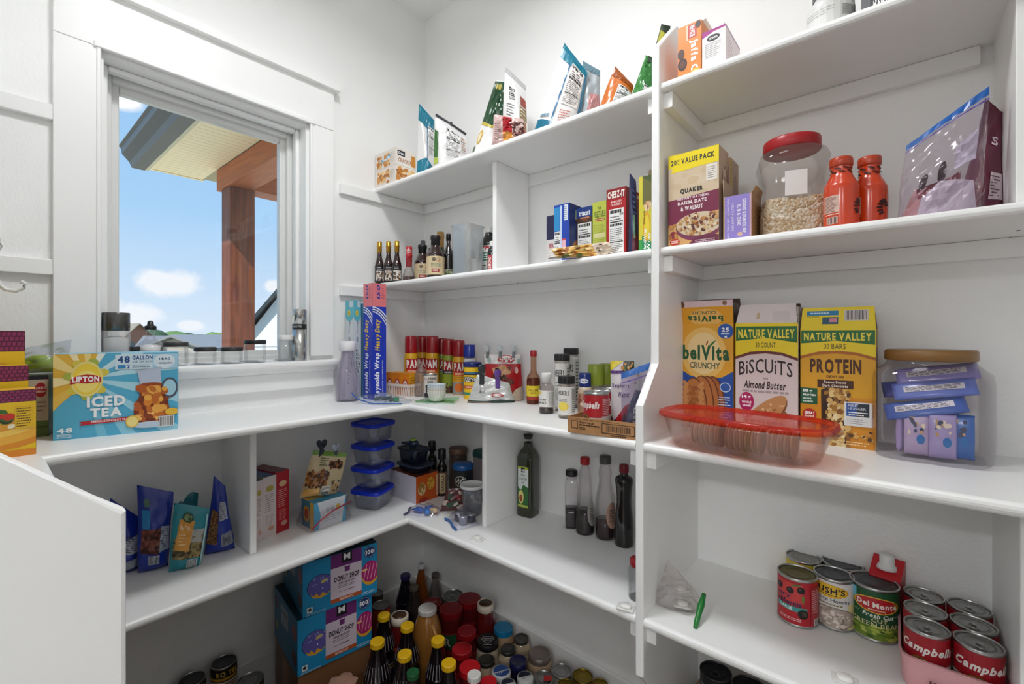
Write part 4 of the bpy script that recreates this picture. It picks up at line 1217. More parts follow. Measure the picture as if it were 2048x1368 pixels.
f.rect(0, 0, 1, 1, 'bcc64e').rect(0, 0, 1, 0.3, 'cfc84a').text('THIN', 0.36, 0.86, 0.64, 0.91, '44591f').text('VEGETABLE', 0.08, 0.73, 0.94, 0.84, '3d5a22').ell(0.5, 0.69, 0.42, 0.028, 'a5602f').lines(0.12, 0.68, 0.88, 0.70, 'e8d8a0', 1, 0.6).lines(0.08, 0.05, 0.92, 0.62, '8f9a48', 18, 0.3, 5).rect(0.1, 0.38, 0.92, 0.46, 'd8d79a')
b.flap('back', 0.014, -50, 1, 0.9, '6a3b34')
b.done()
b = cracker('cheese_cracker_box', 'tall red cheese cracker box with white lettering', 1213, 1252, 372, -0.225, 0.14, 'a3141c', ut=1252)
f = b.face('front')
f.rect(0, 0, 1, 1, 'b0181f').rect(0, 0.84, 1, 1, '8f1a20').text('CHEEZ-IT', 0.06, 0.86, 0.94, 0.965, 'f4efe6', 'x').text('BAKED', 0.22, 0.79, 0.78, 0.82, 'f0d6d0', shear=0.2).text('CRACKERS', 0.22, 0.745, 0.8, 0.78, 'f0d6d0', shear=0.2).facts(0.14, 0.02, 0.9, 0.70, 15).text('150', 0.7, 0.595, 0.88, 0.63, '1d1d1d')
b.face('right').rect(0, 0, 1, 1, '9a131a').rect(0.3, 0.9, 0.7, 0.95, 'd9b9a8').lines(0.2, 0.05, 0.5, 0.3, 'e0a09a', 6, 0.3, 3)
b.flap('back', 0.016, -55, 1, 0.9, '3d2a28')
b.done()
y = -0.215
b = pbag('storage_bag_pouch', 'dark blue flat pouch standing between the red box and plastic wrap', 'pouch', (at_y(1266, y), y, ZM1), [(1257, 505), (1279, 503), (1272, 362), (1259, 345)], 0.009, mat('1c2350', 0.3, coat=0.3), seed=3, crumple=0.15, turn=20)
b.print().lines(0.3, 0.3, 0.8, 0.85, '4a558a', 8, 0.3, 3).rect(0.2, 0, 0.9, 0.25, '5a1f3a').rect(0.35, 0.2, 0.55, 0.5, '6f9a86').build('pouch_print', b.t)
xc, w, h = fbox(1278, 1303, 352, 1290, -0.24, ZM1)
b = Box('plastic_wrap_box', 'yellow and green plastic wrap box standing on end by the panel', 'box', (xc, -0.24 + 0.025, ZM1), w, 0.05, h, 0, 'd9c832')
f = b.face('front')
f.rect(0, 0, 1, 1, 'd8cc3c').poly([(0.25, 0), (1, 0), (1, 0.12), (0.25, 0.22)], '1d8a56').rect(0, 0, 0.25, 0.16, '3f9a4a').rect(0.3, 0.62, 1, 1, '4c5a2a').poly([(0.3, 0.62), (1, 0.62), (1, 0.9), (0.3, 0.98)], '6b6a3a')
f.ell(0.62, 0.33, 0.3, 0.2, 'e0a92c').ell(0.64, 0.33, 0.22, 0.15, 'e9d13f').text('HandiWrap', 0.36, 0.01, 0.66, 0.30, 'f2f4f0', rot=90).text('Wrap', 0.66, 0.01, 0.97, 0.24, 'f2f4f0', rot=90)
f.ell(0.7, 0.6, 0.3, 0.06, 'd9b58a').scatter(0.45, 0.54, 0.98, 0.66, ['c98a5a', 'e8d2a8', '8a5a3a'], 12, 0.08, .5, 4).text('STORAGE', 0.38, 0.36, 0.5, 0.54, '6a5a1a', rot=90)
b.flap('back', 0.03, -25, 1, 0.3, '1d2238')
b.done()
y = -0.16
b = pbag('freshness_bag_pack', 'white flat pack with thin script behind the plastic wrap box', 'pouch', (at_y(1298, y), y, ZM1), [(1286, 505), (1312, 500), (1312, 342), (1287, 352)], 0.007, mat('d5d8da', 0.35), seed=6, crumple=0.1, turn=10)
b.print().text('Debbie Meyer', 0.25, 0.42, 0.55, 0.98, '3b4048', 'r', rot=-90).rect(0.6, 0, 1, 0.4, '3f6fa8').build('pouch_print', b.t)
y = -0.255
b = pbag('pita_chip_bag', 'cream snack bag lying along the front of the cracker boxes', 'snack bag', (at_y(1172, y), y, ZM1), [(1096, 523), (1256, 506), (1254, 478), (1094, 499)], 0.012, mat('d3c2ad', 0.3, coat=0.3), seed=9, crumple=0.5, full=(0.35, 0.5), nu=24, nv=10)
p = b.print()
p.poly([(0.03, 0.1), (0.62, 0.05), (0.56, 0.98), (0.03, 0.98)], 'd8aa55').scatter(0.04, 0.1, 0.58, 0.95, ['b97a33', 'e8c98a', 'a8562a', 'f0dcae', '6b7a3a', '8a4a22'], 44, 0.035, 3.5, 4).scatter(0.6, 0.1, 0.98, 0.9, ['8a6a58', 'e8dccb', '4a3a33', 'b09a88'], 22, 0.022, 3.5, 6)
p.poly([(0, 0), (0.12, 0), (0.05, 0.9), (0, 0.95)], 'e8e4df')
p.build('bag_print', b.t)
# ================================================================ cereal bay: oat shelf
yf = -0.25
xa, xb = at_y(1337, yf), at_y(1438, yf)
w, h = xb - xa, 0.226
b = Box('oatmeal_box', 'instant oatmeal value pack carton with a bowl of oats on the front', 'box', ((xa + xb) / 2, yf + 0.0375, ZM1), w, 0.075, h, 0, 'cbb090', group='oatmeal boxes')
f = b.face('front')
f.rect(0, 0, 1, 1, 'd6c0a2').scatter(0, 0.5, 1, 0.85, ['d9c6ab', 'd0b896'], 24, 0.12, 0.3, 2)
f.poly([(0, 0.80), (0.5, 0.82), (1, 0.83), (1, 1), (0, 1)], 'f1d90d').text('20', 0.06, 0.885, 0.17, 0.945, '30302a', 'x').lines(0.185, 0.885, 0.235, 0.945, '6e6a20', 4, 0.4).text('VALUE PACK', 0.27, 0.885, 0.92, 0.945, '30302a', 'x')
f.rect(0.76, 0.65, 0.97, 0.82, 'e9e2d8').lines(0.79, 0.67, 0.94, 0.80, '6a5a50', 6, 0.3, 4)
f.text('QUAKER', 0.25, 0.555, 0.70, 0.615, '241f1d', 'x')
f.poly([(0, 0.36), (1, 0.40), (1, 0.545), (0, 0.505)], '7a2344').poly([(0, 0.22), (0.5, 0.30), (1, 0.33), (1, 0.40), (0, 0.36)], '7a2344')
f.text('INSTANT OATMEAL', 0.18, 0.495, 0.82, 0.522, 'ead9df', 'x').text('RAISIN, DATE', 0.2, 0.435, 0.77, 0.48, 'f2e9ea', 'x').text('& WALNUT', 0.26, 0.375, 0.70, 0.42, 'f2e9ea', 'x')
f.poly([(0, 0), (1, 0), (1, 0.33), (0.5, 0.30), (0, 0.22)], 'd3a266')
f.ell(0.62, 0.19, 0.46, 0.15, '7d3553', 28).ell(0.62, 0.215, 0.45, 0.125, 'd7c3a8', 28)
inb = lambda x, y: ((x - .62) / .43) ** 2 + ((y - .215) / .115) ** 2 < 1
f.scatter(0.16, 0.08, 1.0, 0.34, ['d8b98a', 'c99a5a', 'a86a30', 'e9d6b4', '8a4a2a', 'c08a50', '5a2a2e'], 150, 0.036, 0.55, 6, lambda x, y: inb(x, y) and x < 0.985)
f.scatter(0.0, 0.03, 0.2, 0.24, ['8a2a3a', 'c98a4a', '5a2a22', 'b06a30'], 16, 0.05, 0.55, 8, lambda x, y: x > 0.04)
f.poly([(0.4, 0), (1, 0), (1, 0.075), (0.8, 0.09), (0.55, 0.07)], '6b2743').lines(0.55, 0.015, 0.96, 0.05, 'e0ccd2', 2, 0.4, 3).ell(0.14, 0.05, 0.1, 0.035, 'c33a2c').lines(0.07, 0.032, 0.21, 0.068, 'f3e0d8', 2, 0.5, 3, 0.0)
r = b.face('right')
r.rect(0, 0, 1, 1, 'c3a586').ell(0.6, 0.66, 0.33, 0.17, '8f6a58').ell(0.6, 0.66, 0.27, 0.13, 'c8ac90').scatter(0.35, 0.55, 0.85, 0.77, ['8a5a4a', 'd9bf9a', 'a87a58'], 22, 0.08, .6, 3).rect(0.88, 0.5, 0.98, 0.85, '7a4456')
b.face('top').rect(0, 0, 1, 1, 'ead21a')
b.done()
b = Box('oatmeal_box', 'second oatmeal carton standing behind the value pack', 'box', ((xa + xb) / 2 + 0.004, yf + 0.076 + 0.038, ZM1), w, 0.072, h - 0.008, 0, 'bfa183', group='oatmeal boxes')
r = b.face('right'); r.rect(0, 0, 1, 1, 'b99b80').rect(0.02, 0.55, 0.2, 1, 'c9b02a').ell(0.6, 0.6, 0.3, 0.25, '8f6f5a').lines(0.15, 0.1, 0.9, 0.9, '9c8068', 18, 0.3, 6)
b.done()
yf = -0.256
xa, xb = at_y(1447, yf), at_y(1503, yf)
b = Box('snack_bar_carton', 'torn open purple carton beside the oat jar', 'box', ((xa + xb) / 2, yf + 0.045, ZM1), xb - xa, 0.09, 0.098, 0, '8f7ac9', open_top=True)
f = b.face('front')
f.rect(0, 0, 1, 1, '9482cf').text('GOOD SOURCE OF', 0.68, 0.12, 0.82, 0.9, 'f0ecf6', 'x', rot=-90).text('C, D & ZINC', 0.48, 0.3, 0.62, 0.78, 'f0ecf6', 'x', rot=-90).text('HELPS MAINTAIN', 0.30, 0.2, 0.38, 0.82, 'e4def0', 'r', rot=-90).text('HEALTHY IMMUNE FUNCTION', 0.14, 0.02, 0.22, 0.94, 'e4def0', 'r', rot=-90).rect(0.94, 0, 1, 1, 'cfa4a8').ell(0.6, 0.1, 0.1, 0.05, 'd8b0a0').rect(0, 0, 0.04, 1, 'e2c25a')
r = b.face('right'); r.rect(0, 0, 1, 1, 'a87d52').lines(0.1, 0.1, 0.9, 0.85, '6b4a30', 10, 0.35, 4)
b.flap('left', 0.045, 5, 1, 0.8, 'b59a7c', inside='c2a98c'); b.flap('back', 0.02, -25, 1, 0.85, 'c9a79c', inside='d9c2b0'); b.flap('right', 0.02, 20, 1, 0.7, 'a98258', inside='3f5a3a')
b.done()
# oat jar: waisted square jar with a red lid
yc = -0.148
xc = at_y(1583, yc)
t = thing('oat_jar', 'big clear jar of rolled oats with a red screw lid', 'jar', (xc, yc, ZM1), facing(xc, yc, 8))
J = [(0.066, 0.066, 0, 5), (0.070, 0.070, 0.006, 5), (0.070, 0.070, 0.045, 5), (0.066, 0.068, 0.075, 5), (0.058, 0.066, 0.10, 5), (0.058, 0.066, 0.135, 5), (0.066, 0.068, 0.155, 4.5), (0.071, 0.070, 0.175, 4), (0.066, 0.066, 0.193, 3), (0.056, 0.056, 0.203, 2.2), (0.054, 0.054, 0.212, 2)]
part('jar_body', t, loft(J, 44, True, False), clear('fbf3ef', 0.16, 0.08, 'd9cbc4'), True)
part('lid', t, lathe([(0.0565, 0.202), (0.058, 0.204), (0.058, 0.226), (0.0565, 0.2285), (0.05, 0.2285)], 40), mat('a8161f', 0.35), True)
OATS = cells('rolled_oats', ['ecd6b2', 'f5e6ca', 'dcc094', 'faf0dc', 'cda878'], 190, 0.7, 0.8)
part('oats', t, loft([(0.064, 0.064, 0.003, 5), (0.068, 0.068, 0.008, 5), (0.068, 0.068, 0.045, 5), (0.064, 0.066, 0.074, 5), (0.060, 0.064, 0.086, 5), (0.03, 0.034, 0.090, 3)], 40), OATS, True)
Print(quadmap((-0.022, -0.0672, 0.088), (0.020, -0.0672, 0.088), (-0.022, -0.0672, 0.142)), h0=0.001).rect(0, 0, 1, 1, 'e3dcd9').build('label', t)
# two orange sauce bottles
for i, (u, yy) in enumerate(((1682, -0.212), (1739, -0.160))):
    hb = 0.146 if i == 0 else 0.152
    t = bottle('wing_sauce_bottle', ['bright orange sauce bottle next to the oat jar', 'bright orange sauce bottle next to the zip bag'][i], 'bottle', (at_y(u, yy), yy, ZM1), [(0.029, 0), (0.0305, 0.004), (0.0305, 0.078), (0.028, 0.092), (0.0185, 0.112), (0.018, 0.125), (0.018, hb - 0.012)], mat('cf3d10', 0.22, coat=0.5), [(0.0195, hb - 0.018), (0.0205, hb - 0.016), (0.0205, hb - 0.003), (0.019, hb)], mat('b5380f', 0.3, coat=0.3), group='orange sauce bottles', turn=6 - 20 * i)
    p = band(t, 0.0308, 0.004, 0.076, None, 200)
    p.rect(0.16, 0.38, 0.44, 0.86, 'd8b5a8').lines(0.18, 0.40, 0.42, 0.84, '5a2a22', 12, 0.4, i).bars(0.22, 0.06, 0.42, 0.26, '2a1a18', 8, 'd8b5a8').lines(0.2, 0.30, 0.45, 0.36, 'f0c8b0', 1, 0.5)
    for k in range(9):
        a = rad(20 + 26 * k)
        p.ell(0.80 + 0.07 * math.cos(a), 0.5 + 0.2 * math.sin(a), 0.06, 0.032, '3a140c', 10, a)
    lay(p)
    p = Print(cylmap(0.0187, 0.112, hb - 0.019, 240, r1=0.0185), (10, 0))
    for k in range(9):
        p.ell(0.1 + 0.1 * k, 0.25 + 0.45 * (k % 2), 0.05, 0.18, '4a160c', 10, 0.4)
    p.build('neck_print', t)
# big zip bag and the maroon bag behind it
y = -0.205
x = at_y(1880, y)
CLB = clear('f3e9f5', 0.10, 0.1, 'cdb9d6')
b = pbag('zip_bag', 'large clear zip bag with a blue zipper standing open on the shelf', 'zip bag', (x, y, ZM1), [(1792, 441), (1962, 430), (1980, 172), (1812, 292)], 0.036, CLB, seed=4, crumple=0.35, low=0.0, full=(0.5, 0.5), part_name='clear_film', base_flat=True)
pz = b.print(0.25, 0.0015)
pz.poly([(0, 0.93), (1, 0.93), (1, 1), (0, 1)], '1f5fb0').poly([(0, 0.895), (1, 0.895), (1, 0.91), (0, 0.91)], '6a5aa8').build('zipper', b.t)
pw = b.print(0.3, -0.012)
pw.poly([(0.25, 0.02), (0.95, 0.02), (0.9, 0.28), (0.5, 0.36), (0.3, 0.22)], 'cfc2cf').poly([(0.66, 0.42), (0.9, 0.45), (0.9, 0.72), (0.66, 0.62)], 'd8cfe0').build('paper_liner', b.t)
pw = b.print(0.4, -0.016)
pw.poly([(0.0, 0.02), (0.3, 0.02), (0.5, 0.3), (0.2, 0.35)], 'c99a9a').poly([(0.25, 0.22), (0.75, 0.28), (0.74, 0.38), (0.22, 0.34)], '7a2f3a').ell(0.3, 0.40, 0.05, 0.10, '3a2226', 14, -0.3).ell(0.52, 0.44, 0.05, 0.11, '3a2226', 14, -0.1).build('food_inside', b.t)
y = -0.105
b = pbag('tortilla_chip_bag', 'maroon snack bag standing behind the big zip bag', 'chip bag', (at_y(1955, y), y, ZM1), [(1905, 425), (2008, 418), (2004, 225), (1972, 195)], 0.026, mat('5e1433', 0.28, coat=0.4), seed=7, crumple=0.2)
b.print().text('S', 0.62, 0.66, 0.84, 0.74, 'd9c8cf').rect(0.66, 0.18, 0.96, 0.42, 'c9b9bf').lines(0.68, 0.2, 0.94, 0.4, '5a3a44', 7, 0.4, 3).build('bag_print', b.t)

# ---------------------------------------------------------------- cookie boxes on the deep shelf
def cookie(u0, u1, vt, yf, d, name, label, col):
    xa, xb = at_y(u0, yf), at_y(u1, yf)
    h = zat(vt, (xa + xb) / 2, yf) - ZC1
    return Box(name, label, 'box', ((xa + xb) / 2, yf + d / 2, ZC1), xb - xa, d, h, 0, col, open_top=True)
b = cookie(1361, 1467, 648, -0.122, 0.085, 'breakfast_biscuit_box', 'orange and blue breakfast biscuit box with its top flap open', 'd9a22b')
f = b.face('front')
f.rect(0, 0, 1, 1, '1d4fa3').poly([(0, 0.56), (0.2, 0.5), (0.5, 0.475), (0.8, 0.5), (1, 0.56), (1, 1), (0, 1)], 'e3a62c').ell(0.45, 0.72, 0.42, 0.25, 'edc36a').ell(0.45, 0.72, 0.32, 0.2, 'f2d79a')
f.ell(0.86, 0.93, 0.145, 0.07, '1d57ae').text('25', 0.79, 0.925, 0.92, 0.965, 'ffffff', 'x').lines(0.78, 0.895, 0.94, 0.915, 'dfe8f5', 1, 0.7).text('4', 0.83, 0.865, 0.89, 0.89, 'ffffff')
f.text('belVita', 0.05, 0.655, 0.93, 0.80, '1d5a34', 'x').poly([(0.55, 0.79), (0.62, 0.80), (0.70, 0.85), (0.62, 0.83)], '2f7a3c').ell(0.52, 0.82, 0.03, 0.012, 'a84a2a', 10, 0.8).text('CRUNCHY', 0.19, 0.575, 0.76, 0.635, '1d4a34', 'r')
for k, (cx, c) in enumerate(((0.62, 'a8602f'), (0.53, 'b56d36'), (0.42, 'bd753c'))):
    f.ell(cx, 0.2, 0.24, 0.31, '6b3416').ell(cx - 0.01, 0.2, 0.225, 0.30, c)
f.ell(0.27, 0.2, 0.26, 0.285, '7a3f1c').ell(0.26, 0.2, 0.245, 0.275, 'c27d40')
for s in (-1, 1):
    for k in range(9):
        f.ell(0.26 + s * 0.15, 0.02 + 0.05 * k, 0.065, 0.026, 'd4955a', 10, s * 0.4)
for k in range(8):
    f.ell(0.26 + (0.02 if k % 2 else -0.02), 0.03 + 0.05 * k, 0.07, 0.022, 'a8652c', 10)
f.scatter(0.14, 0.06, 0.4, 0.42, ['7a451f', '9c5c2a'], 16, 0.016, .5, 3)
f.ell(0.86, 0.41, 0.1, 0.045, 'c9d6ec').ell(0.86, 0.41, 0.085, 0.037, '2a58a8').lines(0.74, 0.12, 0.96, 0.33, 'cdd9ee', 9, 0.4, 4).ell(0.7, 0.05, 0.06, 0.03, 'e9eef6').ell(0.86, 0.05, 0.06, 0.03, 'c9d2e6')
pf, _ = b.flap('front', 0.062, 12, 1, 1.02, 'e0a024', inside='cdb9c0')
pf.rect(0, 0, 1, 0.74, 'e2a326').rect(0, 0.74, 1, 1, 'dcc6c9').ell(0.5, 0.28, 0.32, 0.38, 'eabb62')
pf.text('belVita', 0.16, 0.10, 0.82, 0.36, '1d5a34', 'x', rot=180).text('CRUNCHY', 0.24, 0.42, 0.7, 0.56, '1d4a34', 'r', rot=180).ell(0.07, 0.86, 0.05, 0.14, '6a4a34').ell(0.86, 0.88, 0.04, 0.1, '8a6a50').build('flap_print', _)
b.flap('back', 0.07, 3, 1, 0.9, '6e5a4a', inside='4a382e'); b.flap('right', 0.055, -6, 0.9, 0.7, '5e4a3c', inside='5a4234'); b.flap('left', 0.05, -20, 0.9, 0.8, 'b9a48c', inside='4a3a30')
b.done()
b = cookie(1471, 1596, 646, -0.126, 0.09, 'biscuit_sandwich_box', 'pale pink biscuit box with a yellow top band and open white flap', 'dcc8c6')
f = b.face('front')
f.rect(0, 0, 1, 1, 'dccbca').rect(0, 0.80, 1, 1, 'eed51f').poly([(0, 0.70), (0.25, 0.745), (0.5, 0.755), (0.75, 0.745), (1, 0.70), (1, 0.82), (0, 0.82)], 'eed51f').poly([(0, 0.675), (0.25, 0.72), (0.5, 0.733), (0.75, 0.72), (1, 0.675), (1, 0.70), (0.75, 0.745), (0.5, 0.755), (0.25, 0.745), (0, 0.70)], '6a2a26')
f.poly([(0.01, 0.84), (0.5, 0.87), (0.99, 0.83), (0.99, 0.97), (0.01, 0.97)], '1f6b33').text('NATURE VALLEY', 0.05, 0.865, 0.95, 0.945, 'f0dc4a', 'x').text('30 COUNT', 0.34, 0.785, 0.66, 0.83, '4a4a1c', 'r')
f.text('BiSCUiTS', 0.06, 0.53, 0.92, 0.655, '2a1c1c', 'r', arc=0.03).text('Almond Butter', 0.14, 0.42, 0.82, 0.49, '2a1c1c', shear=0.25).lines(0.12, 0.38, 0.86, 0.41, 'a89a9a', 1, 0.6, 2, 0).text('with', 0.46, 0.505, 0.54, 0.525, '5a4a48', 'r')
f.ell(0.19, 0.30, 0.125, 0.085, 'b3195e').text('14g', 0.11, 0.32, 0.26, 0.36, 'ffffff', 'x').text('WHOLE', 0.11, 0.285, 0.27, 0.305, 'ffffff').text('GRAIN', 0.12, 0.255, 0.26, 0.275, 'ffffff')
f.ell(0.76, 0.13, 0.25, 0.12, '8a5230', 20, -0.35).ell(0.75, 0.14, 0.235, 0.10, 'b87a4a', 20, -0.35).ell(0.42, 0.145, 0.46, 0.125, '8a5230', 24, 0.42).ell(0.42, 0.165, 0.45, 0.11, 'c38a58', 24, 0.42).scatter(0.05, 0.05, 0.9, 0.32, ['d8a878', 'a86a3a', '9c5c30', 'e0b88c'], 90, 0.02, .5, 5, lambda x, y: ((x - .42) * .9 + (y - .165) * .4) ** 2 / .17 + ((y - .165) - (x - .42) * .28) ** 2 / .009 < 1)
pf, o = b.flap('front', 0.05, -22, 0.98, 0.9, 'dcd0d0', inside='b9aeae')
pf.rect(0, 0, 1, 1, 'e0d6d6').rect(0.34, 0.2, 0.39, 0.55, 'c9b28a').poly([(0.6, 0.1), (0.9, 0.1), (0.88, 0.6), (0.62, 0.62)], 'd5cccd').build('flap_print', o)
b.flap('right', 0.04, -8, 0.95, 0.6, '3d2c26', inside='4a3a33'); b.flap('back', 0.05, -10, 1, 0.9, '5a463a', inside='4a3a30')
b.done()
b = cookie(1601, 1752, 657, -0.120, 0.10, 'protein_bar_box', 'tall yellow protein bar box with brown lettering', 'dba01f')
f = b.face('front')
f.rect(0, 0, 1, 1, 'e0a51f').rect(0, 0, 1, 0.42, 'd98f1c').rect(0, 0.84, 1, 1, 'f0d41f').poly([(0, 0.76), (0.25, 0.80), (0.5, 0.81), (0.75, 0.80), (1, 0.76), (1, 0.86), (0, 0.86)], 'f0d41f').poly([(0, 0.735), (0.25, 0.775), (0.5, 0.787), (0.75, 0.775), (1, 0.735), (1, 0.76), (0.75, 0.80), (0.5, 0.81), (0.25, 0.80), (0, 0.76)], 'b0641c')
f.poly([(0.01, 0.87), (0.5, 0.895), (0.99, 0.865), (0.99, 0.985), (0.01, 0.985)], '1f6b33').text('NATURE VALLEY', 0.05, 0.895, 0.95, 0.965, 'f0dc4a', 'x').text('30 BARS', 0.33, 0.825, 0.62, 0.87, '5a5a1c', 'r')
f.text('PROTEIN', 0.14, 0.615, 0.82, 0.74, '4f2a17', 'x').text('CHEWY BAR', 0.36, 0.575, 0.60, 0.60, '6a4218').rect(0.24, 0.49, 0.72, 0.56, '4a2416').text('Peanut Butter', 0.33, 0.53, 0.63, 0.553, 'f0e4d8').text('Dark Chocolate', 0.31, 0.498, 0.65, 0.522, 'f0e4d8')
f.rect(0, 0.34, 0.24, 0.48, '1d5c3c').text('10g', 0.04, 0.435, 0.17, 0.47, 'ffffff', 'x').text('PROTEIN', 0.04, 0.41, 0.22, 0.428, 'ffffff', 'x').lines(0.04, 0.35, 0.22, 0.40, 'd9e8de', 2, 0.5, 2).ell(0.13, 0.25, 0.10, 0.05, 'b8281f').text('GREAT', 0.06, 0.25, 0.2, 0.275, 'ffffff', 'x').lines(0.06, 0.22, 0.2, 0.245, 'f3d0c8', 1, .6)
f.poly([(0.30, 0.0), (0.62, 0.0), (0.66, 0.46), (0.36, 0.49), (0.29, 0.47)], '3a2216')
f.scatter(0.36, 0.0, 0.66, 0.47, ['d9b06a', 'c3924a', 'e6c98c', '8a5a2a', 'a87430', '5a3a22', 'f0dcae'], 130, 0.045, .62, 9, lambda x, y: x > 0.36 + 0.03 * math.sin(y * 40) and x < 0.66)
f.scatter(0.68, 0.08, 0.98, 0.15, ['5a3a1f', 'c98f3f', 'd8a85a', '3d2818'], 16, 0.03, .5, 4)
f.rect(0.60, 0.185, 0.95, 0.385, 'e4e2e0').rect(0.63, 0.265, 0.92, 0.375, '25303c').rect(0.63, 0.265, 0.76, 0.375, '2a55a0').text('FIGHT', 0.65, 0.345, 0.78, 0.368, 'd6dbe2', 'x').text('HUNGER', 0.65, 0.32, 0.88, 0.342, 'd6dbe2', 'r').rect(0.65, 0.295, 0.9, 0.302, 'ffffff').lines(0.66, 0.27, 0.86, 0.285, 'e6e6e6', 1, 0.6).lines(0.63, 0.20, 0.9, 0.25, '9aa0a5', 3, 0.3, 5).lines(0.5, 0.02, 0.95, 0.06, 'f3dca8', 2, 0.4, 8)
b.face('right').rect(0, 0, 1, 1, '8a5a1f').rect(0, 0.84, 1, 1, 'a88a1f')
pf, o = b.flap('front', 0.05, -16, 1, 0.96, 'ecd01f', inside='9a7a4a')
pf.rect(0, 0, 1, 1, 'efd41f').rect(0.07, 0.62, 0.52, 0.84, '2484b5').lines(0.12, 0.68, 0.4, 0.78, 'd9ecf5', 1, 0.6).rect(0.3, 0.2, 0.52, 0.54, '2b5a6e').rect(0.4, 0.3, 0.5, 0.48, 'd98aa0').bars(0.6, 0.36, 0.92, 0.86, '4a4a4a', 16, 'd9d2d0').lines(0.08, 0.54, 0.26, 0.58, '5a5a1a', 1, .6).build('flap_print', o)
b.flap('right', 0.045, -10, 1, 0.7, '4a3420', inside='5a4230'); b.flap('back', 0.05, -12, 1, 0.92, '9a7a2a', inside='6a5238')
b.done()
t = thing('rolled_magazine', 'thin folded paper leaflet tucked between two cookie boxes', 'leaflet', (at_y(1599.5, -0.09), -0.09, ZC1))
part('leaflet_sheet', t, box_geo(-0.0018, 0.0018, -0.03, 0.05, 0, 0.315, 0.0005), textured('leaflet', 'd8cfc8', '6e6460', scale=120, rough=0.6))
# jar of wrapped bars
xj, yj, rj = stand(1757, 1945, 929, ZC1)
rj = min(rj, -yj - 0.004); xj += 0.006
t = thing('snack_jar', 'square clear jar with a tan lid full of wrapped snack bars', 'jar', (xj, yj, ZC1), facing(xj, yj, 2))
k = rj * 0.97
part('jar_body', t, loft([(k * 0.9, k * 0.9, 0, 4), (k * 0.98, k * 0.98, 0.008, 4), (k, k, 0.05, 4), (k, k, 0.155, 4), (k * 0.97, k * 0.97, 0.172, 4), (k * 0.78, k * 0.78, 0.188, 2.6), (k * 0.74, k * 0.74, 0.196, 2), (k * 0.74, k * 0.74, 0.208, 2)], 44, True, False), clear('f8f2f6', 0.06, 0.06, 'cbb9c4'), True)
part('lid', t, lathe([(k * 0.765, 0.196), (k * 0.79, 0.198), (k * 0.79, 0.214), (k * 0.76, 0.218), (k * 0.6, 0.2185)], 40), mat('8a6434', 0.35), True)
bars = [(-0.3, -0.55, 0.004, 0, 88, 'b9a6c9', 'f'), (0.25, -0.6, 0.004, 4, 90, 'a89acb', 'f'), (0.62, -0.5, 0.006, -6, 86, '2f66b5', 'f'), (-0.1, -0.45, 0.098, 10, 10, '3a5fb0', 's'), (0.05, -0.40, 0.136, 14, -2, '5a6fc0', 's'), (0.0, 0.1, 0.006, 20, 88, '4a62b5', 'f'), (-0.5, 0.2, 0.006, 40, 88, '6f7fc4', 'f'), (0.4, 0.3, 0.01, -30, 85, '3558a5', 'f'), (-0.15, 0.15, 0.135, 20, 6, '4a5ab0', 's'), (0.1, -0.1, 0.165, 8, 4, '8f86c8', 's'), (-0.62, -0.35, 0.006, 70, 88, 'a594c4', 'f')]
for i, (bx, by, bz, tz, ty, c, kind) in enumerate(bars):
    L, Wd, H = (0.085, 0.040, 0.014) if kind == 'f' else (0.125, 0.036, 0.014)
    o = thing('wrapped_bar', ['snack bar in lilac wrapper upright in the jar, first from the protein box', 'snack bar in lilac wrapper upright in the jar, second from the protein box', 'snack bar in bright blue wrapper upright at the jar corner', 'snack bar in blue wrapper lying across the middle of the jar', 'snack bar in blue wrapper lying across the top of the jar', 'snack bar in dark blue wrapper upright at the jar centre', 'pale blue snack bar upright deep inside the jar', 'deep blue snack bar upright at the back of the jar', 'navy snack bar lying flat in the middle of the heap', 'lilac snack bar lying on top of the heap under the lid', 'mauve snack bar upright at the jar side by the protein box'][i], 'snack bar', (0, 0, 0), group='wrapped bars in the jar')
    base = Matrix.Translation((xj, yj, ZC1 + 0.004)) @ Matrix.Rotation(t.rotation_euler.z, 4, 'Z')
    if kind == 'f':
        mloc = base @ Matrix.Translation((bx * k * 0.75, by * k * 0.9, bz + L / 2)) @ Matrix.Rotation(rad(tz), 4, 'Z') @ Matrix.Rotation(rad(90), 4, 'X') @ Matrix.Rotation(rad(90), 4, 'Z')
    else:
        mloc = base @ Matrix.Translation((bx * k, by * k, bz)) @ Matrix.Rotation(rad(-14 if i == 3 else -10), 4, 'Y') @ Matrix.Rotation(rad(60), 4, 'X')
    o.matrix_world = mloc
    o.location = mloc.translation; o.rotation_euler = mloc.to_euler()
    v, f = loft([(Wd / 2, 0.0008, -L / 2, 3), (Wd / 2 * 0.98, H / 2 * 0.9, -L / 2 + 0.008, 3), (Wd / 2, H / 2, 0, 3), (Wd / 2 * 0.98, H / 2 * 0.9, L / 2 - 0.008, 3), (Wd / 2, 0.0008, L / 2, 3)], 20)
    v = [(p[2], p[0], p[1]) for p in v]
    part('wrapper', o, (v, f), mat(c, 0.28, coat=0.3), True)
    pm = Print(quadmap((-L * 0.4, -Wd * 0.36, H / 2), (L * 0.4, -Wd * 0.36, H / 2), (-L * 0.4, Wd * 0.36, H / 2)), h0=0.0006)
    if kind == 's':
        pm.rect(0.05, 0.3, 0.95, 0.75, 'd9d5dd').lines(0.08, 0.34, 0.92, 0.72, '4a4a58', 4, 0.5, i, 0.1)
    else:
        pm.ell(0.35, 0.3, 0.14, 0.22, '1f6fb5').scatter(0.5, 0.15, 0.95, 0.9, ['c9a070', '3f4a6a', 'e6d8c4'], 12, 0.08, 1.5, i)
    pm.build('wrapper_print', o)
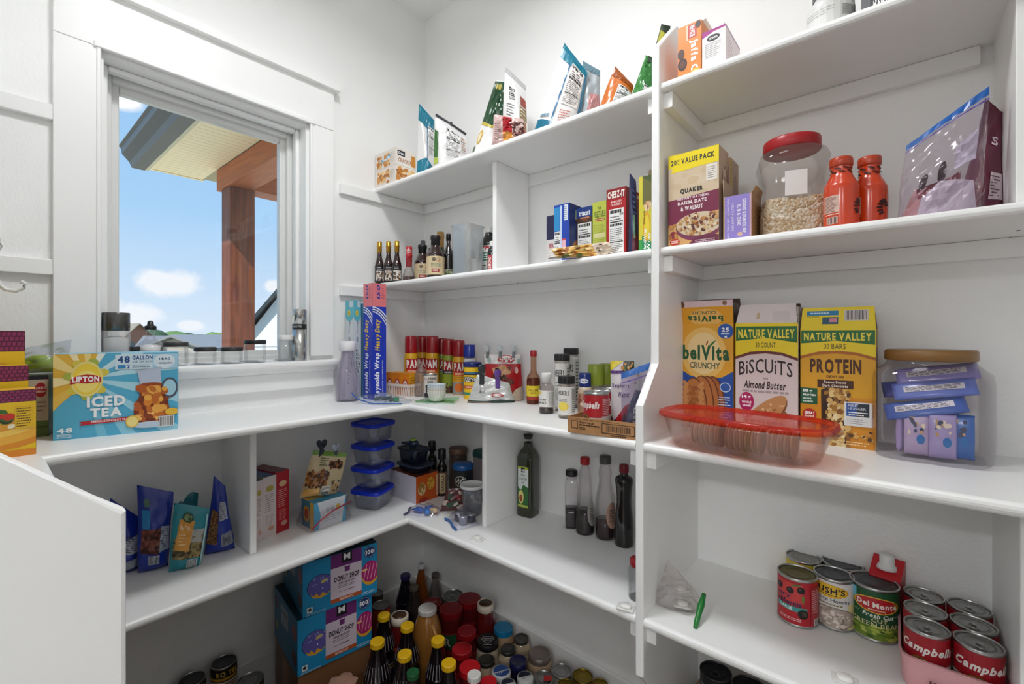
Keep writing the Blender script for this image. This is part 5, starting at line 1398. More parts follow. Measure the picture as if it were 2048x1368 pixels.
# red lidded tub with cookies
xt, yt = at_y(1483, -0.318), -0.318
t = thing('cookie_tub', 'long clear tub with a red snap lid holding round crackers', 'tub', (xt, yt, ZC1), rad(-6))
A, B = 0.170, 0.088
part('tub_body', t, loft([(A * 0.78, B * 0.72, 0, 3.4), (A * 0.82, B * 0.78, 0.005, 3.4), (A * 0.93, B * 0.93, 0.058, 3.4), (A * 0.96, B * 0.96, 0.060, 3.4), (A * 1.02, B * 1.05, 0.062, 3.4), (A * 1.02, B * 1.05, 0.0645, 3.4), (A * 0.94, B * 0.94, 0.0645, 3.4), (A * 0.80, B * 0.76, 0.006, 3.4)], 56), clear('ffefe8', 0.14, 0.1, 'f0c4b4'), True)
part('lid', t, loft([(A * 0.985, B * 0.99, 0.066, 3.4), (A, B * 1.01, 0.069, 3.4), (A * 0.99, B, 0.077, 3.4), (A * 0.96, B * 0.95, 0.079, 3.4), (A * 0.92, B * 0.88, 0.073, 3.4), (A * 0.86, B * 0.78, 0.0735, 3.4), (A * 0.5, B * 0.4, 0.075, 3)], 56, False, True), clear('f2503a', 1.0, 0.12, 'd8281f'), True)
CK = mat('d0a47e', 0.6)
def cracker_roll(label, x, y, z, yaw, n, r=0.027):
    o = thing('cracker_roll', label, 'crackers', (x, y, z), yaw, 'cracker rolls in the tub')
    for i in range(n):
        c = part('cracker', o, lathe([(r * 0.9, 0), (r, 0.0015), (r, 0.0035), (r * 0.9, 0.005)], 18), CK if i % 2 else mat('bb8660', 0.6), True)
        c.rotation_euler = (0, rad(90), 0); c.location = ((i - n / 2) * 0.0056, 0, r)
ca, sa = math.cos(rad(-6)), math.sin(rad(-6))
for i, (lx, ly, n, lb) in enumerate(((-0.062, -0.015, 11, 'roll of round crackers at the panel end of the red lidded tub'), (0.015, -0.02, 12, 'roll of round crackers in the middle of the red lidded tub'), (0.082, -0.012, 8, 'roll of round crackers at the far end of the red lidded tub'))):
    cracker_roll(lb, xt + lx * ca - ly * sa, yt + lx * sa + ly * ca, ZC1 + 0.0075, rad(-6), n)

# ---------------------------------------------------------------- cans on the lowest shelf of the bay
def vegcan(name, label, u0, u1, vb, vt, wrap, h=None, lid='flat', lidc=None, turn=0, group=None, span=200):
    x, y, r = stand(u0, u1, vb, ZL1)
    r *= 0.935
    return can(name, label, 'can', (x, y, ZL1), r, h, facing(x, y, turn), wrap, group, lid=lid, lidcol=lidc, span=span) + (x, y, r)
DKLID = mat('55565a', 0.35, 0.9)
t, p, x, y, r = vegcan('olive_can', 'red can of black olives in front', 1557, 1632, 1257, 1125, 'b3202b', 0.108, 'flat', mat('6a6035', 0.35, 0.9), turn=-4)
p.rect(0.2, 0.5, 0.6, 0.95, 'c93d3c').poly([(0.2, 0.0), (0.62, 0.0), (0.62, 0.3), (0.2, 0.36)], 'b81d28').text('early', 0.2, 0.56, 0.42, 0.68, '1d2a55').text('California', 0.14, 0.42, 0.58, 0.55, '1d2a55').rect(0.2, 0.30, 0.66, 0.41, '3a9a94').text('LARGE', 0.26, 0.32, 0.45, 0.39, 'e8f2f0')
for cx, cy in ((0.42, 0.77), (0.57, 0.82), (0.24, 0.8)):
    p.ell(cx, cy, 0.055, 0.08, '1b1518').ell(cx - 0.01, cy + 0.02, 0.015, 0.02, '5a4a50')
p.ell(0.6, 0.27, 0.075, 0.11, '15120f').ell(0.62, 0.28, 0.035, 0.06, '4a3a2a').ell(0.5, 0.92, 0.08, 0.02, '5a7a3a', 10, 0.4).ell(0.6, 0.62, 0.02, 0.09, '6a7a3a').rect(0.72, 0.05, 1.0, 0.9, 'a82a33').lines(0.73, 0.3, 0.97, 0.85, 'e0b0b0', 12, 0.35, 3).bars(0.78, 0.02, 0.97, 0.16, '2a2a2a', 8).lines(0.25, 0.08, 0.6, 0.16, 'f0d0d0', 2, 0.4, 3)
p.build('label_print', t)
t, p, x, y, r = vegcan('hominy_can', 'white can of hominy between the olives and green beans', 1631, 1704, 1263, 1130, 'dddbd6', 0.112, 'flat', DKLID, turn=16)
p.rect(0, 0, 1, 1, 'dcdad8').rect(0.62, 0, 1, 0.55, 'e6da9a').ell(0.32, 0.80, 0.32, 0.15, 'd9a51f').ell(0.32, 0.80, 0.29, 0.13, 'e6bb2f').text("BUSH'S", 0.1, 0.74, 0.58, 0.88, '15182a').lines(0.16, 0.69, 0.48, 0.73, '2a2a2a', 1, 0.5).text('White Hominy', 0.1, 0.54, 0.66, 0.65, '262a3a', 'r').lines(0.2, 0.48, 0.56, 0.53, '8a7a4a', 1, 0.6).ell(0.40, 0.22, 0.38, 0.24, '7a6a60', 24).ell(0.40, 0.22, 0.36, 0.225, 'b5a59a', 24)
p.scatter(0.08, 0.04, 0.74, 0.42, ['d8ccc2', 'c2b2a8', 'e6dcd2', '9a8a82'], 70, 0.035, 1.0, 5, lambda x, y: ((x - .4) / .34) ** 2 + ((y - .22) / .2) ** 2 < 1)
p.build('label_print', t)
t, p, x, y, r = vegcan('green_bean_can', 'dark green can of cut green beans', 1705, 1791, 1286, 1147, '1d4a2a', 0.114, 'flat', DKLID, turn=6)
p.rect(0, 0, 1, 1, '1f5230').rect(0, 0, 1, 0.28, '6f8a2c').scatter(0.02, 0.02, 0.95, 0.28, ['8fa53a', '5a7a22', 'a8b84a', '3f5f1f', 'b8c060'], 60, 0.05, .7, 5).ell(0.84, 0.2, 0.07, 0.09, 'd98a2a').rect(0.08, 0.76, 0.26, 0.98, '6fb8d6')
p.ell(0.5, 0.72, 0.28, 0.17, 'e0b83a').ell(0.5, 0.72, 0.26, 0.15, 'b8202a').text('Del Monte', 0.27, 0.67, 0.74, 0.78, 'f6f0e6', 'x').lines(0.4, 0.60, 0.6, 0.64, 'e8c8a0', 1, 0.6).text('Fresh Cut', 0.34, 0.46, 0.7, 0.55, 'e6efe6', shear=0.25).text('CUT', 0.44, 0.37, 0.62, 0.45, 'd8d49a').text('GREEN BEANS', 0.2, 0.27, 0.84, 0.36, 'd8d49a', 'r').lines(0.12, 0.5, 0.3, 0.54, '9ab08a', 1, .5).lines(0.72, 0.5, 0.92, 0.54, '9ab08a', 1, .5)
p.build('label_print', t)
def backcan(name, label, u, v, wpx, wrap, h, z=ZL1, lidc=None, lid='flat', turn=0, group=None, cat='can'):
    x, y = on_z(u, v, z + h)
    r = wpx / 2 * dep(x, y) / FPX
    t, p = can(name, label, cat, (x, y, z), r, h, facing(x, y, turn), wrap, group, lid=lid, lidcol=lidc)
    return t, p, x, y, r
t, p, *_ = backcan('corn_can', 'can with a yellow label behind the olives', 1607, 1112, 62, 'd8c23a', 0.100, lidc=mat('9a9690', 0.3, 1.0))
p.lines(0.2, 0.5, 0.8, 0.9, '7a6a1a', 4, 0.4).build('label_print', t)
t, p, *_ = backcan('bean_can', 'can with a dark red label behind the hominy', 1685, 1124, 70, '5a1f24', 0.104, lidc=DKLID)
p.lines(0.2, 0.5, 0.8, 0.9, 'c9a0a0', 4, 0.4).build('label_print', t)
# red carton with a white screw cap
x, y = at_y(1774, -0.034), -0.034
t = thing('broth_carton', 'red drink carton with a white screw cap behind the cans', 'carton', (x, y, ZL1), facing(x, y, -10))
part('carton_body', t, box_geo(-0.028, 0.028, -0.028, 0.028, 0, 0.115, 0.002), mat('b3151f', 0.35))
part('carton_top', t, prism([(-0.028, 0.114), (0.028, 0.114), (0.028, 0.142), (0.022, 0.144)], 'x', -0.028, 0.028), mat('c4202a', 0.35))
part('spout', t, lathe([(0.020, 0.126), (0.016, 0.134), (0.0135, 0.136), (0.0135, 0.156), (0.012, 0.158)], 24), WHITE, True)
# pink tray of soup cans
ztr = ZL1 + 0.003
rows = [(1852, 1251, 92, 0, 'soup can in the front row of the pink tray, next to the green beans', True), (1949, 1277, 98, 14, 'soup can in the front row of the pink tray, by the far panel', True),
        (1846, 1217, 84, 0, 'soup can in the middle row of the pink tray, next to the green beans', False), (1936, 1236, 90, 0, 'soup can in the middle row of the pink tray, by the far panel', False),
        (1839, 1176, 80, 0, 'soup can in the back row of the pink tray, next to the broth carton', False), (1925, 1198, 86, 0, 'soup can in the back row of the pink tray, by the far panel', False)]
SX = []
# cans in a grid square to the shelf: fix the pitch, keep the pixel only for the front one
xa, ya = on_z(1852, 1251, ztr + 0.102)
rs = 0.0335
for i, (u, v, wpx, tn, lb, fr) in enumerate(rows):
    x = xa + 0.001 + (i % 2) * 0.0685; y = ya + (i // 2) * 0.0695
    t, p = can('soup_can', lb, 'can', (x, y, ztr), rs, 0.102, facing(x, y, tn), 'dcd8d4', 'soup cans in the pink tray')
    p.rect(0, 0.46, 1, 1, 'a01522')
    if fr:
        p.text('Campbells', 0.14, 0.60, 0.88, 0.82, 'efe9e4', 'x', shear=0.3).ell(0.42, 0.46, 0.12, 0.10, '8a6a2a').ell(0.42, 0.46, 0.09, 0.075, '6a4f22').text('Cream of', 0.2, 0.24, 0.62, 0.33, '3a2a24').text('Mushroom', 0.16, 0.11, 0.72, 0.21, '3a2a24').ell(0.82, 0.28, 0.10, 0.12, 'c9b9aa').ell(0.84, 0.10, 0.13, 0.06, '8a4a2a').lines(0.0, 0.05, 0.12, 0.4, '8a8480', 6, 0.4)
    else:
        p.text('Campbells', 0.14, 0.62, 0.88, 0.84, 'd9c9c4', 'x', shear=0.3)
    p.build('label_print', t)
    SX.append((x, y))
cx = (SX[0][0] + SX[1][0]) / 2; cy = (SX[0][1] + SX[4][1]) / 2
t = thing('pink_tray', 'pink plastic tray holding six soup cans', 'tray', (cx, cy, ZL1))
a, b_ = 0.0705, 0.107
PK = mat('d9a0a4', 0.4)
part('tray_body', t, loft([(a * 0.97, b_ * 0.97, 0, 10), (a, b_, 0.003, 10), (a + 0.003, b_ + 0.006, 0.055, 10), (a + 0.005, b_ + 0.010, 0.058, 10), (a + 0.005, b_ + 0.010, 0.060, 10), (a + 0.001, b_ + 0.004, 0.060, 10), (a - 0.0005, b_ - 0.0005, 0.0028, 10)], 48), PK)
Print(quadmap((-0.04, -b_ - 0.0015, 0.008), (0.04, -b_ - 0.0015, 0.008), (-0.04, -b_ - 0.006, 0.035)), h0=0.004).text('KOKO', 0.1, 0.2, 0.8, 0.8, '5a2a30').build('tray_lettering', t)
# zip bag with white caps
x, y = on_z(1372, 1218, ZL1)
x += 0.022
b = pbag('zip_bag', 'small clear zip bag with a green zipper and white safety latches inside', 'zip bag', (x, y, ZL1), [(1305, 1232), (1392, 1250), (1398, 1190), (1336, 1118)], 0.020, clear('ece6e4', 0.12, 0.08, 'd9d2d2'), seed=12, crumple=0.6, part_name='clear_film')
pa = Vector(on_z(1408, 1188, ZL1 + 0.045) + (ZL1 + 0.045,)); pb = Vector(on_z(1390, 1256, ZL1 + 0.002) + (ZL1 + 0.002,))
zs = tube([pb + (pa - pb) * (i / 6) for i in range(7)], [0.004, 0.006, 0.006, 0.007, 0.008, 0.006, 0.005], 8)
zo = part('zipper', None, zs, mat('1d7a34', 0.35), True)
zo.parent = b.t
zo.matrix_parent_inverse = (Matrix.Translation(b.t.location) @ b.t.rotation_euler.to_matrix().to_4x4()).inverted()
def latch(label, u, v, z, rz, grp='white safety latches', dz=0.0):
    x, y = on_z(u, v, z)
    t = thing('safety_latch', label, 'latch', (x, y, z + dz), rz, grp)
    part('latch_plate', t, box_geo(-0.021, 0.021, -0.014, 0.014, 0, 0.004, 0.0015), mat('e2e1de', 0.35))
    part('latch_dome', t, loft([(0.013, 0.011, 0.003, 3), (0.013, 0.011, 0.008, 3), (0.010, 0.009, 0.0105, 3)], 20), mat('eceae6', 0.35), True)
latch('white safety latch lying inside the small zip bag, lower one', 1366, 1217, ZL1 + 0.0, rad(20), dz=0.0065)
latch('white safety latch lying inside the small zip bag, upper one', 1362, 1196, ZL1 + 0.0, rad(50), dz=0.0195)
latch('white safety latch on the front edge of the corner shelf', 955, 1079, ZL1, rad(8))
latch('white safety latch on the corner shelf against the tall panel', 1252, 1217, ZL1, rad(12))
latch('white safety latch on the front edge of the can shelf', 1690, 1362, ZL1, rad(10))
# shrink wrapped dark cans on a carton under the can shelf
xk, yk = on_z(1420, 1362, 0.43)
b = Box('cardboard_case', 'cardboard case on the floor under the can shelf', 'box', (xk + 0.04, yk + 0.07, 0), 0.24, 0.20, 0.30, 0, '8a6a48')
b.done()
for i in range(3):
    t, p = can('dark_can', ['black can nearest the panel on the cardboard case', 'black can in the middle on the cardboard case', 'black can at the far side on the cardboard case'][i], 'can', (xk + 0.0 + 0.076 * i, yk + 0.045, 0.30), 0.037, 0.13, facing(xk, yk), '1a1b1f', 'black cans under the can shelf', rim=mat('3a3b3e', 0.35, 0.8), lidcol=mat('2e2f33', 0.4, 0.8))
    p.lines(0.2, 0.5, 0.8, 0.9, '8a8a8c', 4, 0.3).build('label_print', t)
# ================================================================ corner counter
def onc(u, v, z=None):
    return on_z(u, v, ZC1 if z is None else z)
# foil box (two faces seen) and parchment box
nx, ny = onc(745, 800)
b = Box('foil_box', 'tall blue and pink aluminum foil box standing on end in front of the shelf', 'box', (nx - 0.031, ny + 0.030, ZC1), 0.062, 0.060, 0.445, 0, '1430a8')
for fc in ('right', 'front'):
    f = b.face(fc)
    f.rect(0, 0, 1, 1, '1434b4').rect(0, 0.80, 1, 1, 'e07a80')
    for k, c in enumerate(('e6e6f0', '2a3f9a', 'e6e6f0', '2a3f9a', 'dfe2f2', '1434b4')):
        d = 0.018 * k
        f.poly([(0, 0.80 - d * 0.55)] + [(i / 8, 0.80 - d * 0.55 - 0.075 * (i / 8) ** 2 * (1 + 0.1 * k)) for i in range(1, 9)] + [(1, 0.55), (0, 0.55)], c)
    f.text('150', 0.30, 0.865, 0.56, 0.985, '2a3a9a', rot=90, shear=0.15).lines(0.64, 0.87, 0.9, 0.97, 'b04a58', 5, 0.3, 2)
    f.text('Reynolds Wrap', 0.14, 0.01, 0.60, 0.40, 'f2f4fa', 'x', rot=90, shear=0.15).text('Heavy Duty', 0.16, 0.42, 0.64, 0.69, 'e8c23a', 'x', rot=90, shear=0.2).text('QUALITY ALUMINUM FOIL', 0.68, 0.06, 0.78, 0.34, 'c9d2f0', rot=90)
b.face('top').rect(0, 0, 1, 1, 'd97a80')
b.done()
px_, py_ = 0.090, -0.419
b = Box('parchment_paper_box', 'pale blue parchment paper box on end behind the clear carafe', 'box', (px_ - 0.029, py_ + 0.016, ZC1), 0.058, 0.032, 0.383, 0, 'c9d3da')
for fc in ('right', 'front'):
    f = b.face(fc)
    f.rect(0, 0, 1, 1, 'cfd6dc').rect(0, 0.84, 1, 1, '5fb9c9').ell(0.5, 0.845, 0.5, 0.06, '5fb9c9').ell(0.45, 0.87, 0.18, 0.03, 'e6cf3a').text('45', 0.36, 0.855, 0.54, 0.885, '4a4a2a').rect(0.5, 0.93, 0.95, 0.99, 'c9dbe2').ell(0.5, 0.72, 0.12, 0.04, '5a6068', 12, 0.6).ell(0.5, 0.72, 0.07, 0.025, 'cfd6dc', 12, 0.6).ell(0.5, 0.60, 0.14, 0.03, '9aa2aa')
    f.text('Parchment', 0.25, 0.14, 0.52, 0.50, '24282c', rot=90).text('Paper', 0.56, 0.26, 0.84, 0.46, '24282c', rot=90)
b.done()
b = Box('wax_paper_box', 'slim blue box standing between the parchment and the foil', 'box', (0.080, -0.366, ZC1), 0.05, 0.028, 0.372, 0, '5a8fb0')
b.face('right').rect(0, 0, 1, 1, '8a9aa8').rect(0, 0, 1, 0.55, '5b9cc6')
b.done()
# lilac clear carafe
x, y, r = stand(671, 728, 803, ZC1)
r = 0.043; x += 0.016; y -= 0.018
t = bottle('carafe', 'clear lilac carafe with a white screw cap at the window end', 'bottle', (x, y, ZC1), [(r * 0.92, 0), (r, 0.006), (r, 0.075), (r * 0.93, 0.11), (r * 0.62, 0.155), (r * 0.56, 0.175), (r * 0.58, 0.195)], clear('efe8f4', 0.2, 0.06, 'c3b8d0'), [(0.0285, 0.188), (0.030, 0.190), (0.030, 0.222), (0.028, 0.224)], mat('e4e2e6', 0.4), seg=36)
part('paper_sheet', t, loft([(r * 0.82, r * 0.82, 0.006), (r * 0.82, r * 0.82, 0.08), (r * 0.5, r * 0.5, 0.15), (r * 0.46, r * 0.46, 0.185)], 24, True, True), clear('f0eaf5', 0.5, 0.3, 'd8cfe2'), True)
# zip bag lying flat with dark green clips inside
x, y = onc(768, 803)
t = thing('zip_bag', 'clear zip bag lying open on the counter corner with a green cord inside', 'zip bag', (x, y, ZC1), rad(22))
v, f = [], []
n1, n2 = 18, 10
for j in range(n2 + 1):
    for i in range(n1 + 1):
        a, b2 = i / n1, j / n2
        zz = 0.004 + 0.030 * math.sin(math.pi * a) * math.sin(math.pi * b2) ** 0.7 + 0.006 * wob(a * 2, b2 * 2, 3) * math.sin(math.pi * a) + (0.03 * (1 - a) ** 6 * (1 - b2))
        v.append((-0.10 + 0.21 * a + 0.01 * math.sin(5 * b2), -0.055 + 0.11 * b2 - 0.02 * math.sin(math.pi * a), max(zz, 0.002)))
for j in range(n2):
    for i in range(n1):
        q = j * (n1 + 1) + i
        f.append((q, q + 1, q + n1 + 2, q + n1 + 1))
part('clear_film', t, (v, f), clear('dfeaf6', 0.16, 0.07, 'c6d6ea'), True)
part('zipper', t, tube([Vector(v[i]) + Vector((0, -0.001, 0.0015)) for i in range(n1 + 1)], 0.0022, 6), mat('2f5fa8', 0.3), True)
gp2 = [(-0.035 + 0.011 * k, 0.004 + 0.012 * (1 if k % 2 else -1), 0.008 + 0.003 * (k % 3)) for k in range(8)]
cd = thing('coiled_cord', 'dark green coiled cord inside the clear zip bag', 'cord', (x, y, ZC1), rad(22))
part('cord', cd, tube(gp2, 0.0065, 8), mat('1b3a33', 0.35), True)
part('cord_end', cd, lathe([(0.009, 0.0), (0.011, 0.004), (0.010, 0.014), (0.004, 0.017)], 16), mat('2a8a5a', 0.3), True).location = (0.05, 0.004, 0.002)
# basket of baking soda boxes
x, y = onc(806, 791)
x -= 0.022; y += 0.018
RZB = rad(10)
t = thing('slotted_basket', 'small white slotted plastic basket holding baking soda boxes', 'basket', (x, y, ZC1), RZB)
BA, BB, BH = 0.072, 0.042, 0.048
BM_ = mat('e6d9cf', 0.45)
part('basket_floor', t, box_geo(-BA * 0.9, BA * 0.9, -BB * 0.9, BB * 0.9, 0, 0.003), BM_)
rim = MB()
for (x0, x1, y0, y1) in ((-BA, BA, -BB, -BB + 0.004), (-BA, BA, BB - 0.004, BB), (-BA, -BA + 0.004, -BB + 0.004, BB - 0.004), (BA - 0.004, BA, -BB + 0.004, BB - 0.004)):
    rim.add(*box_geo(x0, x1, y0, y1, BH - 0.010, BH), BM_)
rim.build('basket_rim', t)
for k in range(15):
    xx = -BA + 0.003 + k * (2 * BA - 0.006) / 14
    for s in (-1, 1):
        part('slat', t, prism([(xx * 0.92 - 0.0022, 0.002), (xx * 0.92 + 0.0022, 0.002), (xx + 0.0022, BH - 0.008), (xx - 0.0022, BH - 0.008)], 'y', s * BB * 0.95 - 0.001, s * BB * 0.95 + 0.001), BM_)
for k in range(7):
    yy = -BB + 0.006 + k * (2 * BB - 0.012) / 6
    for s in (-1, 1):
        part('slat', t, box_geo(s * BA * 0.96 - 0.001, s * BA * 0.96 + 0.001, yy - 0.002, yy + 0.002, 0.002, BH - 0.008), BM_)
ca, sa = math.cos(RZB), math.sin(RZB)
for i, (lx, lb) in enumerate(((-0.045, 'orange baking soda box in the basket next to the foil'), (-0.003, 'orange baking soda box in the middle of the basket'), (0.040, 'orange baking soda box in the basket next to the squeeze bottle'))):
    b = Box('baking_soda_box', lb, 'box', (x + lx * ca, y + lx * sa, ZC1 + 0.0035), 0.040, 0.064, 0.088, RZB, 'dc8a1c', group='baking soda boxes')
    f = b.face('front'); f.rect(0, 0, 1, 1, 'd97b1a').ell(0.5, 0.5, 0.36, 0.24, 'a3202a').ell(0.5, 0.5, 0.26, 0.17, 'e9d2c4').text('A', 0.4, 0.42, 0.6, 0.58, 'a3202a')
    f = b.face('right'); f.rect(0, 0, 1, 1, 'e8a31f').lines(0.1, 0.15, 0.9, 0.85, '7a4a14', 6, 0.3, i)
    b.face('top').rect(0, 0, 1, 1, 'e0921f')
    b.done()
# spray cans
RED = mat('9c0f1a', 0.25, coat=0.4)
def spray(label, u, Z, r, h, kind, turn=0):
    d = ray(u)
    x, y = CX + Z * d[0], CY + Z * d[1]
    cap = [(r * 0.93, h * 0.70), (r * 0.94, h * 0.705), (r * 0.90, h * 0.97), (r * 0.84, h * 0.995), (r * 0.7, h)]
    t = bottle('cooking_spray_can', label, 'can', (x, y, ZC1), [(r * 0.96, 0), (r, 0.003), (r, h * 0.60), (r * 0.97, h * 0.66), (r * 0.88, h * 0.70), (r * 0.87, h * 0.71)], mat({'y': 'd9a81f', 'g': '8a9a2a', 'o': 'dfa51f'}[kind], 0.3), cap, RED, group='cooking spray cans', turn=turn, smooth=False)
    p = band(t, r * 1.004, 0.003, h * 0.60, {'y': 'd8a820', 'g': '8fa02c', 'o': 'e0a520'}[kind], 240)
    p.rect(0.25, 0.66, 0.80, 1.0, 'a8161f').text('PAM', 0.30, 0.72, 0.76, 0.97, 'f2ece6', 'x')
    if kind == 'g':
        p.rect(0.2, 0.58, 0.82, 0.69, '1f2f3a').text('OLIVE OIL', 0.32, 0.61, 0.72, 0.66, 'e6e6e0').ell(0.5, 0.1, 0.42, 0.2, '4a2f24').scatter(0.2, 0.02, 0.8, 0.28, ['7a4a2a', 'a86a3a', '3a2a1a', '8a9a3a'], 22, 0.05, 1.2, 3)
    else:
        p.rect(0.25, 0.58, 0.80, 0.68, 'd8561f').text('ORIGINAL', 0.34, 0.60, 0.70, 0.66, 'f6e6d0').lines(0.3, 0.42, 0.75, 0.56, 'b06a1a', 2, 0.4, 2)
        if kind == 'o': p.rect(0, 0, 1, 0.38, '9a9a98').ell(0.5, 0.2, 0.16, 0.14, 'd8701f')
    lay(p)
spray('red capped cooking spray can in the corner, nearest the foil', 822, 1.95, 0.0285, 0.243, 'y', 8)
spray('red capped cooking spray can in the corner behind the squeeze bottle', 845, 2.03, 0.0285, 0.243, 'y', 4)
spray('red capped cooking spray can in the corner, third from the foil', 865, 1.965, 0.0285, 0.243, 'y', -24)
spray('olive green cooking spray can beside the yellow ones', 884, 2.02, 0.0270, 0.232, 'g')
spray('olive green cooking spray can in front of its twin', 898, 1.945, 0.0270, 0.230, 'g')
spray('cooking spray can with a silver base beside the blue capped can', 918, 1.90, 0.0265, 0.225, 'o')
x, y = CX + 1.845 * ray(842)[0], CY + 1.845 * ray(842)[1]
t = bottle('squeeze_bottle', 'frosted squeeze bottle with a cone tip behind the basket', 'bottle', (x, y, ZC1), [(0.024, 0), (0.025, 0.003), (0.025, 0.085), (0.022, 0.092), (0.018, 0.095)], clear('dcd2d0', 0.45, 0.3, 'b9aeac'), [(0.0195, 0.093), (0.02, 0.103), (0.017, 0.105), (0.009, 0.118), (0.005, 0.134), (0.004, 0.138)], clear('d2c2c0', 0.6, 0.3, 'b5a5a2'))
# cornstarch tin, can and cups
x, y = CX + 1.79 * ray(861)[0], CY + 1.79 * ray(861)[1]
r = 0.0265
t = thing('baking_powder_can', 'white baking powder can with black lettering', 'can', (x, y, ZC1), facing(x, y))
can_body(t, r, 0.095, lid='flat', lidcol=mat('d9cfc4', 0.4))
p = band(t, r * 0.99, 0.005, 0.089, 'dbd2c8', 240, 'label_print'); p.text('CLABBER', 0.26, 0.78, 0.74, 0.9, '3a2226', arc=0.03).text('GIRL', 0.38, 0.66, 0.62, 0.77, '3a2226').ell(0.5, 0.5, 0.2, 0.09, '2a2a2c').rect(0.32, 0.1, 0.7, 0.46, '3d3f42').ell(0.36, 0.1, 0.12, 0.12, '1d1d1f').lines(0.1, 0.1, 0.26, 0.8, '9a8f88', 7, 0.3); lay(p)
x, y = CX + 1.68 * ray(872)[0], CY + 1.68 * ray(872)[1]
t = thing('green_sheet', 'thin crumpled green plastic sheet under the paper cups', 'sheet', (x, y, ZC1), rad(35))
v, f = [], []
for j in range(9):
    for i in range(15):
        a, b2 = i / 14, j / 8
        v.append((-0.075 + 0.15 * a + 0.008 * math.sin(9 * b2), -0.040 + 0.08 * b2 + 0.006 * math.sin(11 * a), 0.0022 + 0.0016 * (wob(a * 2, b2 * 2, 5) + 1) + 0.02 * max(0, b2 - 0.72) * max(0, a - .3) * 3))
for j in range(8):
    for i in range(14):
        q = j * 15 + i
        f.append((q, q + 1, q + 16, q + 15))
part('sheet', t, (v, f), clear('7fd08a', 0.65, 0.25, '2fa84a'), True)
x, y = CX + 1.68 * ray(873)[0], CY + 1.68 * ray(873)[1]
t = thing('baking_cups', 'stack of white paper baking cups on the green sheet', 'baking cups', (x, y, ZC1 + 0.0062), facing(x, y))
for k in range(5):
    v, f = [], []
    sg = 48
    for (rr, z) in ((0.024, 0.0), (0.024, 0.0005), (0.0335, 0.030), (0.0325, 0.030), (0.023, 0.001)):
        for i in range(sg):
            a = 2 * math.pi * i / sg
            q = rr * (1 + (0.03 if i % 2 else -0.02) * (1 if z > 0.0006 else 0.3))
            v.append((q * math.cos(a), q * math.sin(a), z))
    for l in range(4):
        for i in range(sg):
            f.append((l * sg + i, l * sg + (i + 1) % sg, (l + 1) * sg + (i + 1) % sg, (l + 1) * sg + i))
    f.append(tuple(reversed(range(sg)))); f.append(tuple(range(4 * sg, 5 * sg)))
    o = part('paper_cup', t, (v, f), mat(['dcdad2', 'e2ded6', 'd6d0c6', 'd2d8dc', 'c9d4da'][k], 0.6))
    o.location = (0, 0, 0.0075 * k)
x, y = at_y(939, -0.075), -0.075
t = bottle('salt_can', 'can with a tall bright blue cap behind the cornstarch', 'can', (x, y, ZC1), [(0.023, 0), (0.024, 0.003), (0.024, 0.148), (0.022, 0.152)], mat('d9dbe0', 0.35), [(0.0236, 0.156), (0.024, 0.158), (0.0236, 0.205), (0.022, 0.208)], mat('14319c', 0.3), smooth=False)
x, y, r = stand(924, 966, 800, ZC1)
r = 0.0345
t = bottle('cornstarch_tub', 'yellow cornstarch tub with a dark blue lid', 'tub', (x, y, ZC1), [(r * 0.95, 0), (r * 0.97, 0.003), (r * 0.99, 0.128)], mat('e5b81f', 0.38), [(r * 1.03, 0.124), (r * 1.05, 0.126), (r * 1.05, 0.137), (r * 1.02, 0.141), (r * 0.9, 0.142)], mat('14246e', 0.35), smooth=False, turn=-14)
p = band(t, r * 0.985, 0.004, 0.122, 'e8bd1f', 240, r1=r * 1.0)
p.rect(0, 0.80, 1, 0.86, '3d6a86').rect(0, 0.76, 1, 0.80, '22303a').ell(0.44, 0.62, 0.24, 0.09, '2a2a2e').ell(0.44, 0.62, 0.21, 0.07, 'e9e4da').text('ARGO', 0.28, 0.57, 0.60, 0.67, '26262a', 'x').rect(0.28, 0.32, 0.66, 0.42, 'c8502a').text('CORN', 0.34, 0.34, 0.6, 0.4, 'f2dcc0').rect(0, 0.12, 1, 0.2, '3f8a7a')
lay(p)
# red bag with clear clips, foil bag with black and purple clips
x, y = at_y(1008, -0.075), -0.075
b = pbag('chocolate_chip_bag', 'red baking chip bag closed with clear clips', 'bag', (x, y, ZC1), [(975, 800), (1046, 806), (1041, 709), (968, 709)], 0.024, mat('b3141c', 0.28, coat=0.4), seed=31, crumple=0.2, low=0.0, full=(0.6, 0.6))
p = b.print()
p.rect(0, 0.80, 1, 1, 'dcd8d6').ell(0.6, 0.90, 0.24, 0.09, 'b01a22').ell(0.6, 0.90, 0.2, 0.07, 'e9e4e2').text('Nestle', 0.45, 0.87, 0.75, 0.93, 'b01a22', rot=180).poly([(0.25, 0.48), (0.7, 0.62), (0.55, 0.78), (0.2, 0.7)], 'c9966a').scatter(0.25, 0.4, 0.75, 0.75, ['6a3a22', 'c9966a', '3d2216', 'e0b890'], 18, 0.07, .8, 4).ell(0.86, 0.66, 0.05, 0.07, 'd9b0a8').poly([(0.55, 0.0), (1, 0.02), (1, 0.32), (0.8, 0.25)], 'c9b49c').ell(0.12, 0.88, 0.05, 0.06, '9ab0a8').ell(0.93, 0.86, 0.05, 0.06, '9ab0a8')
p.build('bag_print', b.t)
